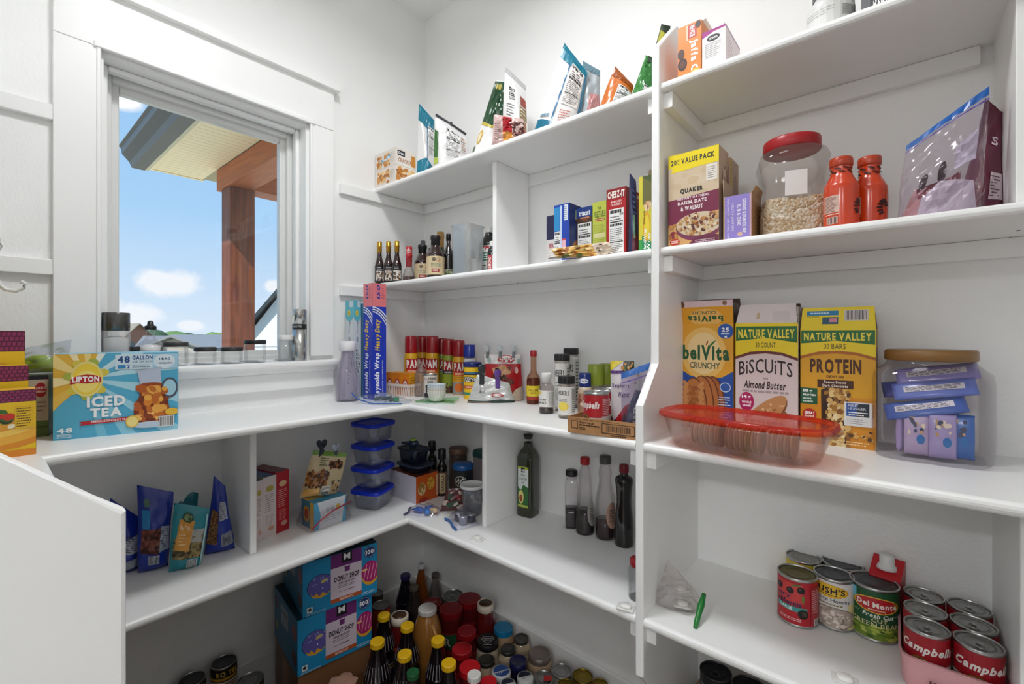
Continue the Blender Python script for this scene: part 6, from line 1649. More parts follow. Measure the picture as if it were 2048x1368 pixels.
for i, (cu, lb) in enumerate(((0.1, 'clear bag clip on the red bag, next to the blue cap'), (0.45, 'clear bag clip in the middle of the red bag'), (0.82, 'clear bag clip on the red bag, next to the hot sauce'))):
    q = b.t.matrix_basis @ b.pt(cu, 1.0, 0)
    clip('bag_clip', lb, (q.x, q.y, q.z + 0.006), b.t.rotation_euler.z, 'c2c8cb', 0.05, group='clear bag clips', open_=0.28, jaw='6a7074')
x, y = onc(984, 806)
x -= 0.008; y += 0.012
b = pbag('foil_pouch', 'folded silver foil pouch held by a black and a purple clip', 'pouch', (x, y, ZC1), [(934, 806), (1030, 812), (1018, 766), (955, 748)], 0.016, mat('c9cac8', 0.22, 0.3, coat=0.3), seed=34, crumple=0.55, low=0.0, full=(0.4, 0.5))
p = b.print()
p.poly([(0, 0), (1, 0), (1, 0.10), (0.7, 0.16), (0.4, 0.08), (0, 0.10)], '24362c').poly([(0, 0.03), (0.5, 0.0), (0.5, 0.02), (0, 0.06)], '8a5a4a').bars(0.18, 0.36, 0.34, 0.56, '4a4a4a', 8, None).ell(0.64, 0.34, 0.15, 0.09, 'b84a4a').ell(0.64, 0.34, 0.12, 0.06, 'd6d0ce').lines(0.56, 0.31, 0.72, 0.37, 'b84a4a', 1, .6)
p.build('pouch_print', b.t)
for cu, c, lb, sz in ((0.17, '23252a', 'black plastic bag clip on the foil pouch', 0.075), (0.66, '5b3a86', 'purple plastic bag clip on the foil pouch', 0.070)):
    q = b.t.matrix_basis @ b.pt(cu, 0.96, 0.008)
    clip('bag_clip', lb, (q.x, q.y - 0.004, q.z + 0.002), b.t.rotation_euler.z + rad(10), c, sz, open_=0.16)
# hot sauce, liquid smoke
x, y, r = stand(1053, 1081, 809, ZC1)
t = bottle('hot_sauce_bottle', 'amber hot sauce bottle with a red cap and yellow label', 'bottle', (x, y, ZC1), [(0.0235, 0), (0.025, 0.003), (0.025, 0.068), (0.0255, 0.08), (0.022, 0.098), (0.012, 0.114), (0.0105, 0.13), (0.0105, 0.175)], clear('c98a62', 0.3, 0.05, 'a05a3a'), [(0.0118, 0.170), (0.0122, 0.172), (0.0122, 0.188), (0.011, 0.191)], mat('b01a20', 0.3), liquid=0.092, liqm=mat('6a1d10', 0.2))
p = band(t, 0.0254, 0.016, 0.066, 'e3c82a', 230); p.text('CALLEN', 0.3, 0.6, 0.66, 0.75, '6a5a1a').text('HOT', 0.38, 0.42, 0.58, 0.55, '6a5a1a').rect(0, 0.0, 1, 0.2, 'a8331f').rect(0, 0.2, 1, 0.24, '3a2a50'); lay(p)
x, y, r = stand(1074, 1112, 829, ZC1)
t = bottle('liquid_smoke_bottle', 'glass bottle with a white cap and white label, dark sauce at the bottom', 'bottle', (x, y, ZC1), [(0.022, 0), (0.0235, 0.003), (0.0235, 0.075), (0.021, 0.088), (0.0135, 0.098), (0.013, 0.112)], clear('e2d6d0', 0.2, 0.05, 'b9a9a2'), [(0.0140, 0.094), (0.0145, 0.110), (0.0165, 0.113), (0.0165, 0.125), (0.0152, 0.127)], mat('e2dfdd', 0.35), liquid=0.016, liqm=mat('1d1613', 0.2), turn=-8)
p = band(t, 0.0239, 0.022, 0.074, 'dedbd6', 250); p.ell(0.3, 0.85, 0.08, 0.1, 'd9b83a').text('LIQUID', 0.24, 0.36, 0.52, 0.5, '22262c').text('SMOKE', 0.24, 0.18, 0.52, 0.32, '22262c').lines(0.6, 0.1, 0.9, 0.9, '8a8784', 12, 0.35, 3); lay(p)
def shaker(label, u, y, vt, r, col, txt=None, turn=0, body='c9b8a8'):
    x = at_y(u, y)
    h = zat(vt, x, y) - ZC1
    t = bottle('spice_shaker', label, 'bottle', (x, y, ZC1), [(r * 0.96, 0), (r, 0.003), (r, h - 0.026), (r * 0.94, h - 0.02)], clear('e2d6ce', 0.5, 0.15, body), [(r * 1.0, h - 0.022), (r * 1.03, h - 0.020), (r * 1.03, h - 0.004), (r * 0.98, h)], BLACK, group='black lidded spice shakers', turn=turn, smooth=False, ribs=True)
    p = band(t, r * 1.01, 0.012, h - 0.030, 'dcd9d5', 250)
    p.text('WEBERS', 0.22, 0.68, 0.56, 0.84, '24262a', arc=0.02).ell(0.4, 0.3, 0.16, 0.16, col).lines(0.26, 0.46, 0.52, 0.6, '8a8a88', 2, 0.4).rect(0.64, 0.05, 0.96, 0.95, 'c9c6c2').lines(0.66, 0.08, 0.94, 0.92, '55534f', 12, 0.45, 4)
    lay(p)
shaker('black lidded spice shaker in front beside the soup can', 1133, -0.222, 752, 0.0245, 'e6cf5a')
shaker('black lidded spice shaker in the middle of three', 1124, -0.118, 708, 0.0245, 'b9b5ae')
shaker('tallest black lidded spice shaker at the back by the wall', 1142, -0.042, 696, 0.0245, 'b9b5ae')
# cheese shakers and others at the wall
x, y = at_y(1170, -0.155), -0.155
t = bottle('grated_cheese_shaker', 'small shaker with a royal blue cap behind the soup can', 'bottle', (x, y, ZC1), [(0.021, 0), (0.022, 0.003), (0.022, 0.078), (0.018, 0.090)], mat('c9b49a', 0.3, coat=0.3), [(0.0182, 0.088), (0.0186, 0.090), (0.0180, 0.128), (0.0165, 0.131)], mat('142a72', 0.3), smooth=False)
p = Print(cylmap(0.0186, 0.092, 0.126, 180), (10, 0)); p.ell(0.42, 0.45, 0.26, 0.22, 'e9edf5').text('Kraft', 0.2, 0.36, 0.64, 0.54, '142a72'); p.build('cap_print', t)
p = band(t, 0.0223, 0.01, 0.07, 'b98a70', 240); p.scatter(0.1, 0.1, 0.9, 0.9, ['c9a58a', '9a5a4a', 'e0cbb5'], 20, 0.08, 1, 3); lay(p)
for i, (u, yy, lb) in enumerate(((1191, -0.104, 'jar with a lime green cap next to the royal blue capped shaker'), (1213, -0.048, 'jar with a lime green cap farther back by the tin'))):
    x = at_y(u, yy)
    t = bottle('green_capped_jar', lb, 'jar', (x, yy, ZC1), [(0.0245, 0), (0.0255, 0.003), (0.0255, 0.085), (0.023, 0.092)], clear('d9d2b4', 0.5, 0.1, 'c3ba98'), [(0.0240, 0.090), (0.0245, 0.092), (0.0240, 0.152), (0.0225, 0.155)], mat('8a9a2c', 0.35), group='lime green capped jars', smooth=False)
    heap(t, 'seasoning', [(0.0235, 0.003), (0.0238, 0.08), (0.01, 0.082)], cells('croutons', ['d9cfae', 'c2b48c', 'e6dcc0'], 120))
x, y = at_y(1252, -0.046), -0.046
t, p = can('meat_tin', 'wide round tin with a silver lid in the corner by the panel', 'can', (x, y, ZC1), 0.038, 0.142, facing(x, y), 'c3b4a8', lid='flat', lidcol=mat('b4b4b0', 0.3, 1.0))
p.rect(0, 0.55, 1, 0.9, 'd8d4ce').rect(0, 0.2, 1, 0.5, 'b84a2a').lines(0.2, 0.6, 0.8, 0.85, '8a4a3a', 3, 0.5); p.build('label_print', t)
# cardboard tray and its soup cans, pouch and bag
A0 = Vector(onc(1137, 864)); A1 = Vector(onc(1270, 881))
rzt = math.atan2(A1.y - A0.y, A1.x - A0.x)
wt = (A1 - A0).length + 0.004
dt = 0.15
nrm = Vector((-math.sin(rzt), math.cos(rzt)))
ct = (A0 + A1) / 2 + nrm * dt / 2
ct.x = min(ct.x, PX0 - 0.004 - wt / 2)
t = thing('cardboard_tray', 'low brown cardboard tray with printed barcode on its front', 'tray', (ct.x, ct.y, ZC1), rzt)
KR = textured('kraft_board', 'b98a5c', 'a87a4e', scale=40, rough=0.75)
hw, hd, hh, tk = wt / 2, dt / 2, 0.040, 0.003
part('tray_floor', t, box_geo(-hw, hw, -hd, hd, 0, tk), KR)
part('tray_side', t, box_geo(-hw, hw, -hd, -hd + tk, tk, hh), KR)
part('tray_side', t, box_geo(-hw, hw, hd - tk, hd, tk, hh), KR)
part('tray_side', t, box_geo(-hw, -hw + tk, -hd + tk, hd - tk, tk, hh), KR)
part('tray_side', t, box_geo(hw - tk, hw, -hd + tk, hd - tk, tk, hh), KR)
p = Print(quadmap((-hw, -hd, 0), (hw, -hd, 0), (-hw, -hd, hh)))
ink = '2c2018'
p.rect(0.06, 0.3, 0.16, 0.78, ink).rect(0.068, 0.335, 0.152, 0.745, 'b4855a').text('GREAT VALUE', 0.18, 0.64, 0.40, 0.76, ink).lines(0.18, 0.48, 0.5, 0.62, ink, 1, 0.5).lines(0.18, 0.24, 0.28, 0.42, ink, 2, 0.5).rect(0.52, 0.2, 0.99, 0.80, ink).rect(0.53, 0.24, 0.98, 0.76, 'b4855a').bars(0.56, 0.28, 0.96, 0.72, ink, 24, None).lines(0.66, 0.05, 0.88, 0.15, ink, 1, 0.6).lines(0.12, 0.86, 0.8, 0.94, '6a4a30', 1, 0.5)
p.build('front_print', t)
def in_tray(lx, ly):
    c, s = math.cos(rzt), math.sin(rzt)
    return ct.x + lx * c - ly * s, ct.y + lx * s + ly * c
for i, (lx, ly, lb) in enumerate(((-0.027, -0.036, 'soup can with red and white label at the front of the cardboard tray'), (-0.020, 0.034, 'soup can at the back of the cardboard tray'))):
    x, y = in_tray(lx, ly)
    t, p = can('soup_can', lb, 'can', (x, y, ZC1 + tk + 0.0005), 0.0325, 0.100, facing(x, y, -10), 'dcd6d2', 'soup cans in the cardboard tray', lidcol=CHROME)
    p.rect(0, 0.36, 1, 1, 'b0141f').rect(0.68, 0, 1, 1, 'd0c4c2').rect(0.68, 0.4, 1, 1, 'b5303a').text('Campbells', 0.10, 0.56, 0.62, 0.82, 'f2ece8', 'x', shear=0.3).ell(0.3, 0.32, 0.10, 0.12, '8a6a3a').ell(0.3, 0.32, 0.07, 0.085, '6a4f2a').ell(0.55, 0.12, 0.12, 0.14, 'c9b4ac').lines(0.7, 0.42, 0.96, 0.92, 'ecd0d0', 10, 0.35, 3).bars(0.76, 0.03, 0.95, 0.2, '7a4a4a', 8)
    p.build('label_print', t)
x, y = in_tray(0.031, 0.010)
b = pbag('raspberry_pouch', 'white and yellow dried raspberry pouch standing in the tray', 'pouch', (x, y, ZC1 + tk + 0.001), [(1222, 850), (1268, 850), (1268, 722), (1221, 722)], 0.014, mat('d8cfd2', 0.3, coat=0.3), seed=40, crumple=0.15, low=0.0)
p = b.print()
p.poly([(0, 0.86), (0.55, 1), (0, 1)], 'dfc82a').rect(0, 0.82, 1, 0.86, '5a2f7a').poly([(0.5, 0.85), (1, 0.85), (1, 1), (0.55, 1)], '3a3a26').scatter(0.5, 0.86, 1, 0.98, ['c98a4a', '3f5a2a', 'e0b070'], 14, 0.06, .5, 4).text('Raspberry', 0.08, 0.60, 0.8, 0.68, '4a2f6a').text('Walnut', 0.3, 0.48, 0.8, 0.56, '4a2f6a').poly([(0, 0), (1, 0), (1, 0.42), (0.6, 0.36), (0.2, 0.16)], 'a8141f').scatter(0, 0, 1, 0.2, ['5a2a2a', '8a3a30', '3a2222'], 14, 0.09, .6, 6)
p.build('pouch_print', b.t)
x, y = in_tray(0.045, -0.036)
b = pbag('zip_bag', 'clear zip bag with a blue zipper and dark packets in the tray', 'zip bag', (x, y, ZC1 + tk + 0.001), [(1244, 850), (1274, 852), (1300, 725), (1242, 746)], 0.010, clear('e0d8f0', 0.2, 0.08, 'b9b0cf'), seed=43, crumple=0.3, low=0.0, part_name='clear_film')
b.print().poly([(0, 0.90), (1, 0.90), (1, 1), (0, 1)], '2a66b8').poly([(0, 0.82), (1, 0.82), (1, 0.84), (0, 0.84)], '7a5aa8').build('zipper', b.t)
pw = b.print(0.4, -0.004)
pw.poly([(0.2, 0.02), (0.95, 0.02), (0.95, 0.6), (0.6, 0.66), (0.3, 0.4)], '3a3f58').rect(0.6, 0.15, 0.95, 0.42, 'b9bcb8').lines(0.62, 0.18, 0.92, 0.4, '4a4a4a', 3, 0.4).build('packet', b.t)
# ================================================================ window sill
SILL = 1.170
def on_sill(u, x):
    return (x, at_x(u, x), SILL)
GLASS = clear('f6f8f8', 0.05, 0.03, 'e6e8e8')
def spice_jar(label, u0, u1, vt, x, lidc, group='little clear jars on the sill'):
    y = at_x((u0 + u1) / 2, x)
    r = (u1 - u0) / 2 * dep(x, y) / FPX
    h = zat(vt, x, y) - SILL
    t = bottle('spice_jar', label, 'jar', (x, y, SILL), [(r * 0.9, 0), (r * 0.97, 0.003), (r * 0.97, h - 0.018), (r * 0.88, h - 0.013), (r * 0.88, h - 0.004)], GLASS, [(r * 0.97, h - 0.014), (r, h - 0.012), (r, h - 0.002), (r * 0.95, h)], mat(lidc, 0.4), group=group, smooth=False)
    return t
x = 0.012
y = at_x(232, x)
r = 22 * dep(x, y) / FPX
t = thing('salt_grinder', 'clear salt grinder with a dark steel top at the window edge', 'grinder', (x, y, SILL), facing(x, y))
part('glass_body', t, lathe([(r, 0), (r, 0.105), (r * 0.96, 0.107)], 28), clear('f8f8f8', 0.6, 0.1, 'f0f0f0'), True)
heap(t, 'salt', [(r * 0.88, 0.002), (r * 0.88, 0.085), (r * 0.3, 0.092)], mat('e9e8e6', 0.8))
part('steel_top', t, lathe([(r * 0.98, 0.107), (r, 0.108), (r, 0.156), (r * 0.96, 0.158)], 28), mat('6a6a68', 0.25, 0.9), True)
x = -0.03
y = at_x(301, x)
t = bottle('oil_cruet', 'round glass cruet with a black pouring spout', 'bottle', (x, y, SILL), [(0.030, 0), (0.036, 0.004), (0.040, 0.04), (0.036, 0.062), (0.016, 0.082), (0.0115, 0.094), (0.0115, 0.112)], GLASS, [(0.0145, 0.110), (0.0150, 0.112), (0.0150, 0.120), (0.0135, 0.122), (0.0085, 0.124), (0.0075, 0.134), (0.003, 0.138)], BLACK)
heap(t, 'salt_inside', [(0.030, 0.003), (0.034, 0.012), (0.037, 0.040), (0.032, 0.060), (0.01, 0.066)], mat('eceaea', 0.7))
spice_jar('black lidded clear jar half hidden behind the tea box', 330, 373, 684, 0.015, '3d3c3b')
spice_jar('low clear jar with a charcoal lid, second along the sill', 391, 430, 694, 0.015, '343332')
spice_jar('low clear jar with a charcoal lid, third along the sill', 444, 483, 694, 0.015, '343332')
spice_jar('taller clear jar with a black lid before the porch post', 490, 530, 680, 0.015, '1d1d1e')
spice_jar('small dark lidded jar peeking between the grinder and the cruet', 258, 278, 693, 0.005, '2a2a2b')
y = at_x(571, 0.010)
t = thing('glass_tumbler', 'empty clear jar with a white lid beside the steel grinder', 'jar', (0.010, y, SILL), 0)
part('glass_body', t, lathe([(0.022, 0), (0.0235, 0.003), (0.0245, 0.075), (0.0235, 0.075), (0.0225, 0.004)], 28), GLASS, True)
part('lid', t, lathe([(0.0255, 0.076), (0.0258, 0.078), (0.0258, 0.092), (0.024, 0.094)], 28), mat('e2e2e0', 0.4), True)
y = at_x(599, 0.020)
t = thing('pepper_grinder', 'brushed steel pepper grinder with a black band', 'grinder', (0.020, y, SILL), facing(0.02, y))
part('lower_body', t, lathe([(0.0235, 0), (0.0245, 0.002), (0.0245, 0.116)], 32), mat('c2c2c0', 0.22, 1.0), True)
part('black_band', t, lathe([(0.0247, 0.116), (0.0247, 0.133)], 32), BLACK, True)
part('upper_body', t, lathe([(0.0245, 0.133), (0.0245, 0.186), (0.023, 0.189)], 32), mat('c2c2c0', 0.22, 1.0), True)
Print(cylmap(0.0248, 0.118, 0.131, 160), (8, 0)).text('PRESTO', 0.1, 0.25, 0.6, 0.75, 'd9d9d9', 'r').build('lettering', t)

# ================================================================ left counter: tea box and neighbours
ctr_f, w, rz, h = gbox((106, 882), (355, 858), ZC1, 709)
dd = 0.105
b = Box('tea_box', 'big sky blue iced tea box with a pitcher of tea on the front', 'box', ctr_f(dd), w, dd, h, rz, '49a8cf')
f = b.face('front')
f.rect(0, 0, 1, 1, '52aed2')
cxs, cys = 0.25, 0.70
f.poly([(0, 0.35), (0, 1), (0.34, 1), (0.30, 0.72), (0.12, 0.5)], 'e2b53f')
def rayq(a0, a1, L, c):
    pts = [(cxs, cys)]
    for a in (a0, a1):
        x, y = cxs + L * math.cos(rad(a)), cys + L * math.sin(rad(a)) * 1.6
        pts.append((x, y))
    # clip to the face
    bm = bmesh.new(); vs = [bm.verts.new((p[0], p[1], 0)) for p in pts]; bm.faces.new(vs)
    for co, no in (((0, 0, 0), (-1, 0, 0)), ((1, 0, 0), (1, 0, 0)), ((0, 0, 0), (0, -1, 0)), ((0, 1, 0), (0, 1, 0))):
        bmesh.ops.bisect_plane(bm, geom=bm.verts[:] + bm.edges[:] + bm.faces[:], plane_co=co, plane_no=no, clear_outer=True)
    if bm.faces:
        bm.faces.ensure_lookup_table()
        f.poly([(q.co.x, q.co.y) for q in bm.faces[0].verts], c)
    bm.free()
for a0, a1, c in ((-80, -70, '74c0dc'), (-58, -48, '8acbe2'), (-36, -28, '9ad2e6'), (-16, -6, 'a8d9ea'), (4, 12, 'b5dfee'), (22, 34, 'c5e5f0'), (52, 66, 'e8efe6'), (80, 96, 'f0d98a'), (112, 126, 'f3e6b8'), (142, 160, 'f0d98a'), (176, 192, 'f3e3a8'), (206, 222, 'e6c25a')):
    rayq(a0, a1, 1.3, c)
for k in range(7):
    a = rad(20 + 50 * k)
    f.ell(cxs + 0.115 * math.cos(a), cys + 0.19 * math.sin(a), 0.07, 0.05, 'a8b84a' if k % 2 else 'd9c84a', 8, a)
f.ell(cxs, cys, 0.125, 0.21, 'e9da8a', 28).ell(cxs, cys, 0.11, 0.185, 'f0d23f', 28).ell(cxs, cys - 0.03, 0.09, 0.13, 'f3e07a', 24)
f.poly([(0.125, 0.70), (0.18, 0.745), (0.25, 0.755), (0.31, 0.745), (0.36, 0.715), (0.36, 0.655), (0.31, 0.655), (0.25, 0.645), (0.18, 0.655), (0.125, 0.64)], 'b01a24').text('LIPTON', 0.14, 0.665, 0.345, 0.735, 'ffffff', 'x')
f.poly([(0.47, 0.80), (0.78, 0.80), (0.78, 0.985), (0.47, 0.985)], 'd2e6f0').rect(0.78, 0.80, 1, 0.985, 'a8d4ea').ell(0.885, 0.89, 0.095, 0.09, 'dcebf4').text('48', 0.49, 0.88, 0.59, 0.965, '1d4a8a', 'x').text('GALLON', 0.61, 0.915, 0.78, 0.97, '1d4a8a', 'x').text('SIZE TEA BAGS', 0.61, 0.88, 0.78, 0.905, '3a5a86', 'r').rect(0.49, 0.81, 0.555, 0.855, '2a86c4').text('2', 0.565, 0.81, 0.59, 0.86, '1d4a8a').lines(0.61, 0.815, 0.77, 0.865, '5a7a9a', 2, 0.3, 2, 0.1).text('1 BAG', 0.84, 0.905, 0.935, 0.935, '2a4a78').text('1 GALLON', 0.82, 0.855, 0.95, 0.88, '2a4a78', 'r')
f.text('ICED', 0.25, 0.36, 0.555, 0.49, 'f2f6f8', 'x').text('TEA', 0.275, 0.235, 0.525, 0.345, 'f2f6f8', 'x')
f.poly([(0.19, 0.15), (0.60, 0.17), (0.60, 0.215), (0.19, 0.195), (0.21, 0.173)], 'b5182a').text('AMERICAS FAVORITE TEA', 0.28, 0.172, 0.57, 0.2, 'f6e0e0')
# pitcher
f.poly([(0.62, 0.78), (0.86, 0.82), (0.85, 0.80), (0.66, 0.755)], 'b5bfd0').poly([(0.655, 0.76), (0.85, 0.80), (0.86, 0.56), (0.68, 0.56)], 'b9c6da')
f.ell(0.93, 0.55, 0.075, 0.13, '4a4f60', 22).ell(0.93, 0.55, 0.058, 0.105, 'a4d2e4', 22)
f.poly([(0.67, 0.60), (0.86, 0.61), (0.87, 0.5), (0.91, 0.40), (0.93, 0.28), (0.91, 0.17), (0.86, 0.12), (0.70, 0.11), (0.64, 0.16), (0.62, 0.27), (0.635, 0.37), (0.67, 0.46)], '7a2f14')
f.poly([(0.68, 0.585), (0.85, 0.595), (0.85, 0.48), (0.69, 0.46)], 'd98a2a').ell(0.77, 0.6, 0.095, 0.025, '9a4418')
f.scatter(0.65, 0.14, 0.9, 0.56, ['d8832a', 'b55a1f', 'e8a848', '8a3a16', 'f0c070', 'c26a22'], 46, 0.045, 1.2, 5)
f.ell(0.77, 0.115, 0.13, 0.02, 'c9d2e0').ell(0.77, 0.09, 0.15, 0.035, 'b9c9dc')
f.ell(0.61, 0.15, 0.055, 0.075, 'e0b83a').ell(0.61, 0.15, 0.045, 0.062, 'efdc8a').ell(0.95, 0.24, 0.06, 0.045, 'e6b83a')
f.bars(0.835, 0.055, 0.97, 0.19, '2f3236', 14, 'e2e2e4').text('48', 0.03, 0.08, 0.145, 0.14, 'e2eef4', 'x').lines(0.03, 0.02, 0.14, 0.07, 'cfe4ee', 3, 0.6, 2, 0.05)
b.face('left').rect(0, 0, 1, 1, '3d5f5c').rect(0, 0.4, 1, 1, '8a7a4a').lines(0.1, 0.1, 0.9, 0.8, '6f7f7a', 6, 0.3)
b.face('top').rect(0, 0, 1, 1, '8cc6de')
b.done()
# award box with a produce bag on top
ctr_f, w, rz, h = gbox((40, 877), (97, 872), ZC1, 746)
b = Box('tea_carton', 'cream and green carton with a red oval badge behind the tea box', 'box', ctr_f(0.07), w, 0.07, 0.150, rz, '5a6a3a')
f = b.face('front')
f.rect(0, 0, 1, 1, 'c9bfb0').rect(0, 0, 1, 0.26, '5a7a3f').rect(0, 0.14, 1, 0.18, '3f5f2c').rect(0, 0.93, 1, 1, '2a2c3c').ell(0.72, 0.76, 0.22, 0.12, 'a8202c').text('award', 0.56, 0.77, 0.9, 0.83, 'f0dada').text('winning', 0.54, 0.70, 0.9, 0.76, 'f0dada').lines(0.6, 0.4, 0.92, 0.6, '6a6a5a', 3, 0.3)
b.done()
c = ctr_f(0.07)
bb = Bag('produce_bag', 'clear plastic bag of green produce lying on the cream and green carton', 'bag', (c[0], c[1], ZC1 + 0.1515), [(-0.045, 0), (0.05, 0), (0.060, 0.085), (-0.045, 0.06)], 0.026, clear('dfe6f0', 0.25, 0.08, 'c3cedd'), rz=rz, seed=50, crumple=0.5, low=0.0, part_name='clear_film')
part('green_produce', bb.t, loft([(0.030, 0.012, 0.003, 2), (0.034, 0.018, 0.015, 2), (0.030, 0.015, 0.035, 2), (0.012, 0.006, 0.046, 2)], 20), textured('lime_produce', '8fae2c', 'b9cc4a', scale=40, rough=0.4), True)
# taco boxes at the left edge of the picture
def taco(label, xf, u, vt, w, top, dsc):
    y1 = at_x(u, xf)
    h = zat(vt, xf, y1) - ZC1
    b = Box('taco_shell_box', label, 'box', (xf - 0.03, y1 - w / 2, ZC1), w, 0.055, h, rad(90), 'e3b51c', group='taco boxes')
    f = b.face('front')
    f.rect(0, 0, 1, 1, 'e8c01f').rect(0, 0.82, 1, 1, '5a1a3a')
    vs, fs = [], []
    for r_ in range(4):
        for k in range(26):
            a, q = k / 26 + (r_ % 2) * 0.018, 0.83 + r_ * 0.043
            o = len(vs); vs += [(a, q), (min(a + 0.026, 1), q), (min(a + 0.03, 1), q + 0.03), (min(a + 0.004, 1), q + 0.03)]; fs.append((o, o + 1, o + 2, o + 3))
    f.raw(vs, fs, '8f2a5c')
    if dsc == 0:
        f.ell(0.62, 0.30, 0.46, 0.2, 'd98a1f').ell(0.60, 0.36, 0.44, 0.18, 'e8ad3a').ell(0.56, 0.44, 0.42, 0.15, 'efc45a').ell(0.60, 0.50, 0.34, 0.12, 'd9992f').scatter(0.3, 0.46, 0.86, 0.72, ['3f6a2a', 'c8321f', 'e8e0c0', '6a8a3a', '2a3a1f', 'd95a2a'], 50, 0.045, 1.2, 4).rect(0, 0, 1, 0.1, 'd9861f').rect(0.86, 0.42, 0.985, 0.76, 'e0b41f').lines(0.87, 0.44, 0.97, 0.74, '5a4a14', 8, 0.4)
    elif dsc == 1:
        f.rect(0, 0.3, 0.86, 0.74, '1d4fa0').ell(0.5, 0.5, 0.3, 0.15, 'f0d84a')
    else:
        f.rect(0, 0.76, 0.62, 1, '1d4fa0').ell(0.72, 0.64, 0.2, 0.10, 'd9a51f').ell(0.72, 0.64, 0.18, 0.085, 'f3e06a').text('PASO', 0.55, 0.60, 0.88, 0.68, '8a3a1a')
    b.face('right').rect(0, 0, 1, 1, 'd9a01c').rect(0, 0.82, 1, 1, '6a1f40')
    b.face('top').rect(0, 0, 1, 1, 'e9b23a')
    b.done()
taco('taco shell box in front at the counter end, showing filled tacos', 0.334, 72, 778, 0.21, None, 0)
taco('taco shell box with a blue panel, second from the front', 0.262, 57, 731, 0.20, None, 1)
taco('tallest taco shell box at the back of the row', 0.190, 50, 662, 0.20, None, 2)
# white hook hanging under the near shelf
hk = thing('hook_rack', 'white wire hook rack reaching in beside the window', 'hook', (0.16, at_x(-8, 0.16), 1.40))
HKM = mat('e6e6e3', 0.3)
part('wire', hk, tube([(0, -0.02, 0.09), (0, -0.003, 0.088), (0, 0.004, 0.08), (0, 0.006, 0.066), (0, 0.002, 0.054), (0, -0.02, 0.05)], 0.0045, 8), HKM, True)
part('wire', hk, tube([(0, -0.02, 0.03), (0, -0.002, 0.004), (0, 0.004, -0.02), (0, 0.014, -0.032), (0, 0.03, -0.034), (0.004, 0.042, -0.026), (0.006, 0.045, -0.016), (0.004, 0.038, -0.012)], 0.0045, 8), HKM, True)
part('mount', hk, box_geo(-0.012, 0.012, -0.11, -0.035, 0.054, 0.0615, 0.001), HKM)
part('stem', hk, box_geo(-0.006, 0.006, -0.036, -0.016, 0.026, 0.094, 0.002), HKM)
# ================================================================ lower shelf, window side
def onl(u, v):
    return on_z(u, v, ZL1)
BLUEB = mat('16309a', 0.28, coat=0.35)
TEALB = mat('1a8a9a', 0.28, coat=0.35)
SEED_C = cells('cranberries', ['5a2a24', '7a3f33', '3f1c1a', '8a5244'], 110)
SEED_P = cells('pumpkin_seeds', ['6b5a38', '8a7848', '4a4028', 'a08c5a'], 120)
SEED_F = cells('flax_seeds', ['8a6238', 'a87a4a', '6a4626', '7a5230'], 260)
def seed_bag(label, base, px, m, seed, T=0.026, dx=0.0, dy=0.0):
    x, y = onl(*base)
    return pbag('seed_bag', label, 'bag', (x + dx, y + dy, ZL1), px, T, m, group='seed and fruit bags', seed=seed, crumple=0.22, low=0.45, full=(0.4, 0.7))
b = seed_bag('royal blue snack bag half hidden behind the white end panel', (248, 1150), [(222, 1150), (276, 1150), (276, 1032), (220, 996)], BLUEB, 61, dx=-0.02)
p = b.print(); p.poly([(0.5, 0.30), (0.98, 0.34), (0.98, 0.66), (0.55, 0.52)], 'b5b9c6').lines(0.55, 0.34, 0.95, 0.62, '4a5070', 8, 0.4, 2).poly([(0.55, 0.06), (0.95, 0.1), (0.95, 0.24), (0.5, 0.2)], '9aa0ac'); p.build('bag_print', b.t)
b = seed_bag('royal blue bag of dried cranberries with a clear window', (310, 1141), [(276, 1143), (336, 1137), (347, 984), (275, 970)], BLUEB, 64, 0.026, dx=-0.012)
p = b.print(); p.poly([(0.08, 0.24), (0.66, 0.22), (0.7, 0.54), (0.1, 0.5)], SEED_C).poly([(0.66, 0.24), (0.98, 0.26), (0.96, 0.56), (0.7, 0.56)], 'aeb6c6').lines(0.68, 0.28, 0.95, 0.54, '3a4468', 9, 0.4, 3).rect(0.12, 0.52, 0.36, 0.74, '2a86c4').ell(0.26, 0.82, 0.09, 0.05, '5a7a6a').bars(0.34, 0.10, 0.68, 0.21, '2a2a35', 12, 'c3c6ce'); p.build('bag_print', b.t)
b = seed_bag('teal bag of pumpkin seeds in front of the others', (368, 1134), [(337, 1134), (402, 1133), (420, 1016), (348, 1006)], TEALB, 67, 0.018, dx=0.012, dy=0.004)
p = b.print(); p.poly([(0.06, 0.20), (0.92, 0.18), (0.94, 0.56), (0.08, 0.5)], SEED_P).poly([(0.5, 0.44), (0.9, 0.44), (0.92, 0.66), (0.55, 0.64)], 'a9a7a2').poly([(0.12, 0.34), (0.54, 0.30), (0.62, 0.78), (0.2, 0.78)], 'd9983f').text('PEPITAS', 0.24, 0.62, 0.52, 0.70, 'f0e0c0').lines(0.22, 0.4, 0.5, 0.58, 'f0d8a8', 4, 0.35, 2).ell(0.42, 0.82, 0.15, 0.075, '2a4a32').ell(0.42, 0.82, 0.12, 0.055, '8a9a6a').bars(0.52, 0.04, 0.84, 0.17, '3a3a3a', 12, 'c3c9cc').rect(0.93, 0.0, 0.98, 0.9, 'a9d4da'); p.build('bag_print', b.t)
b = seed_bag('teal bag standing behind the pumpkin seeds', (362, 1092), [(330, 1092), (392, 1090), (396, 986), (324, 968)], mat('14788a', 0.28, coat=0.35), 70, 0.016, dx=-0.02)
b = seed_bag('red bag behind the royal blue flax bag', (402, 1076), [(384, 1080), (420, 1076), (416, 996), (390, 966)], mat('b03a2a', 0.28, coat=0.35), 73, 0.014, dx=-0.03)
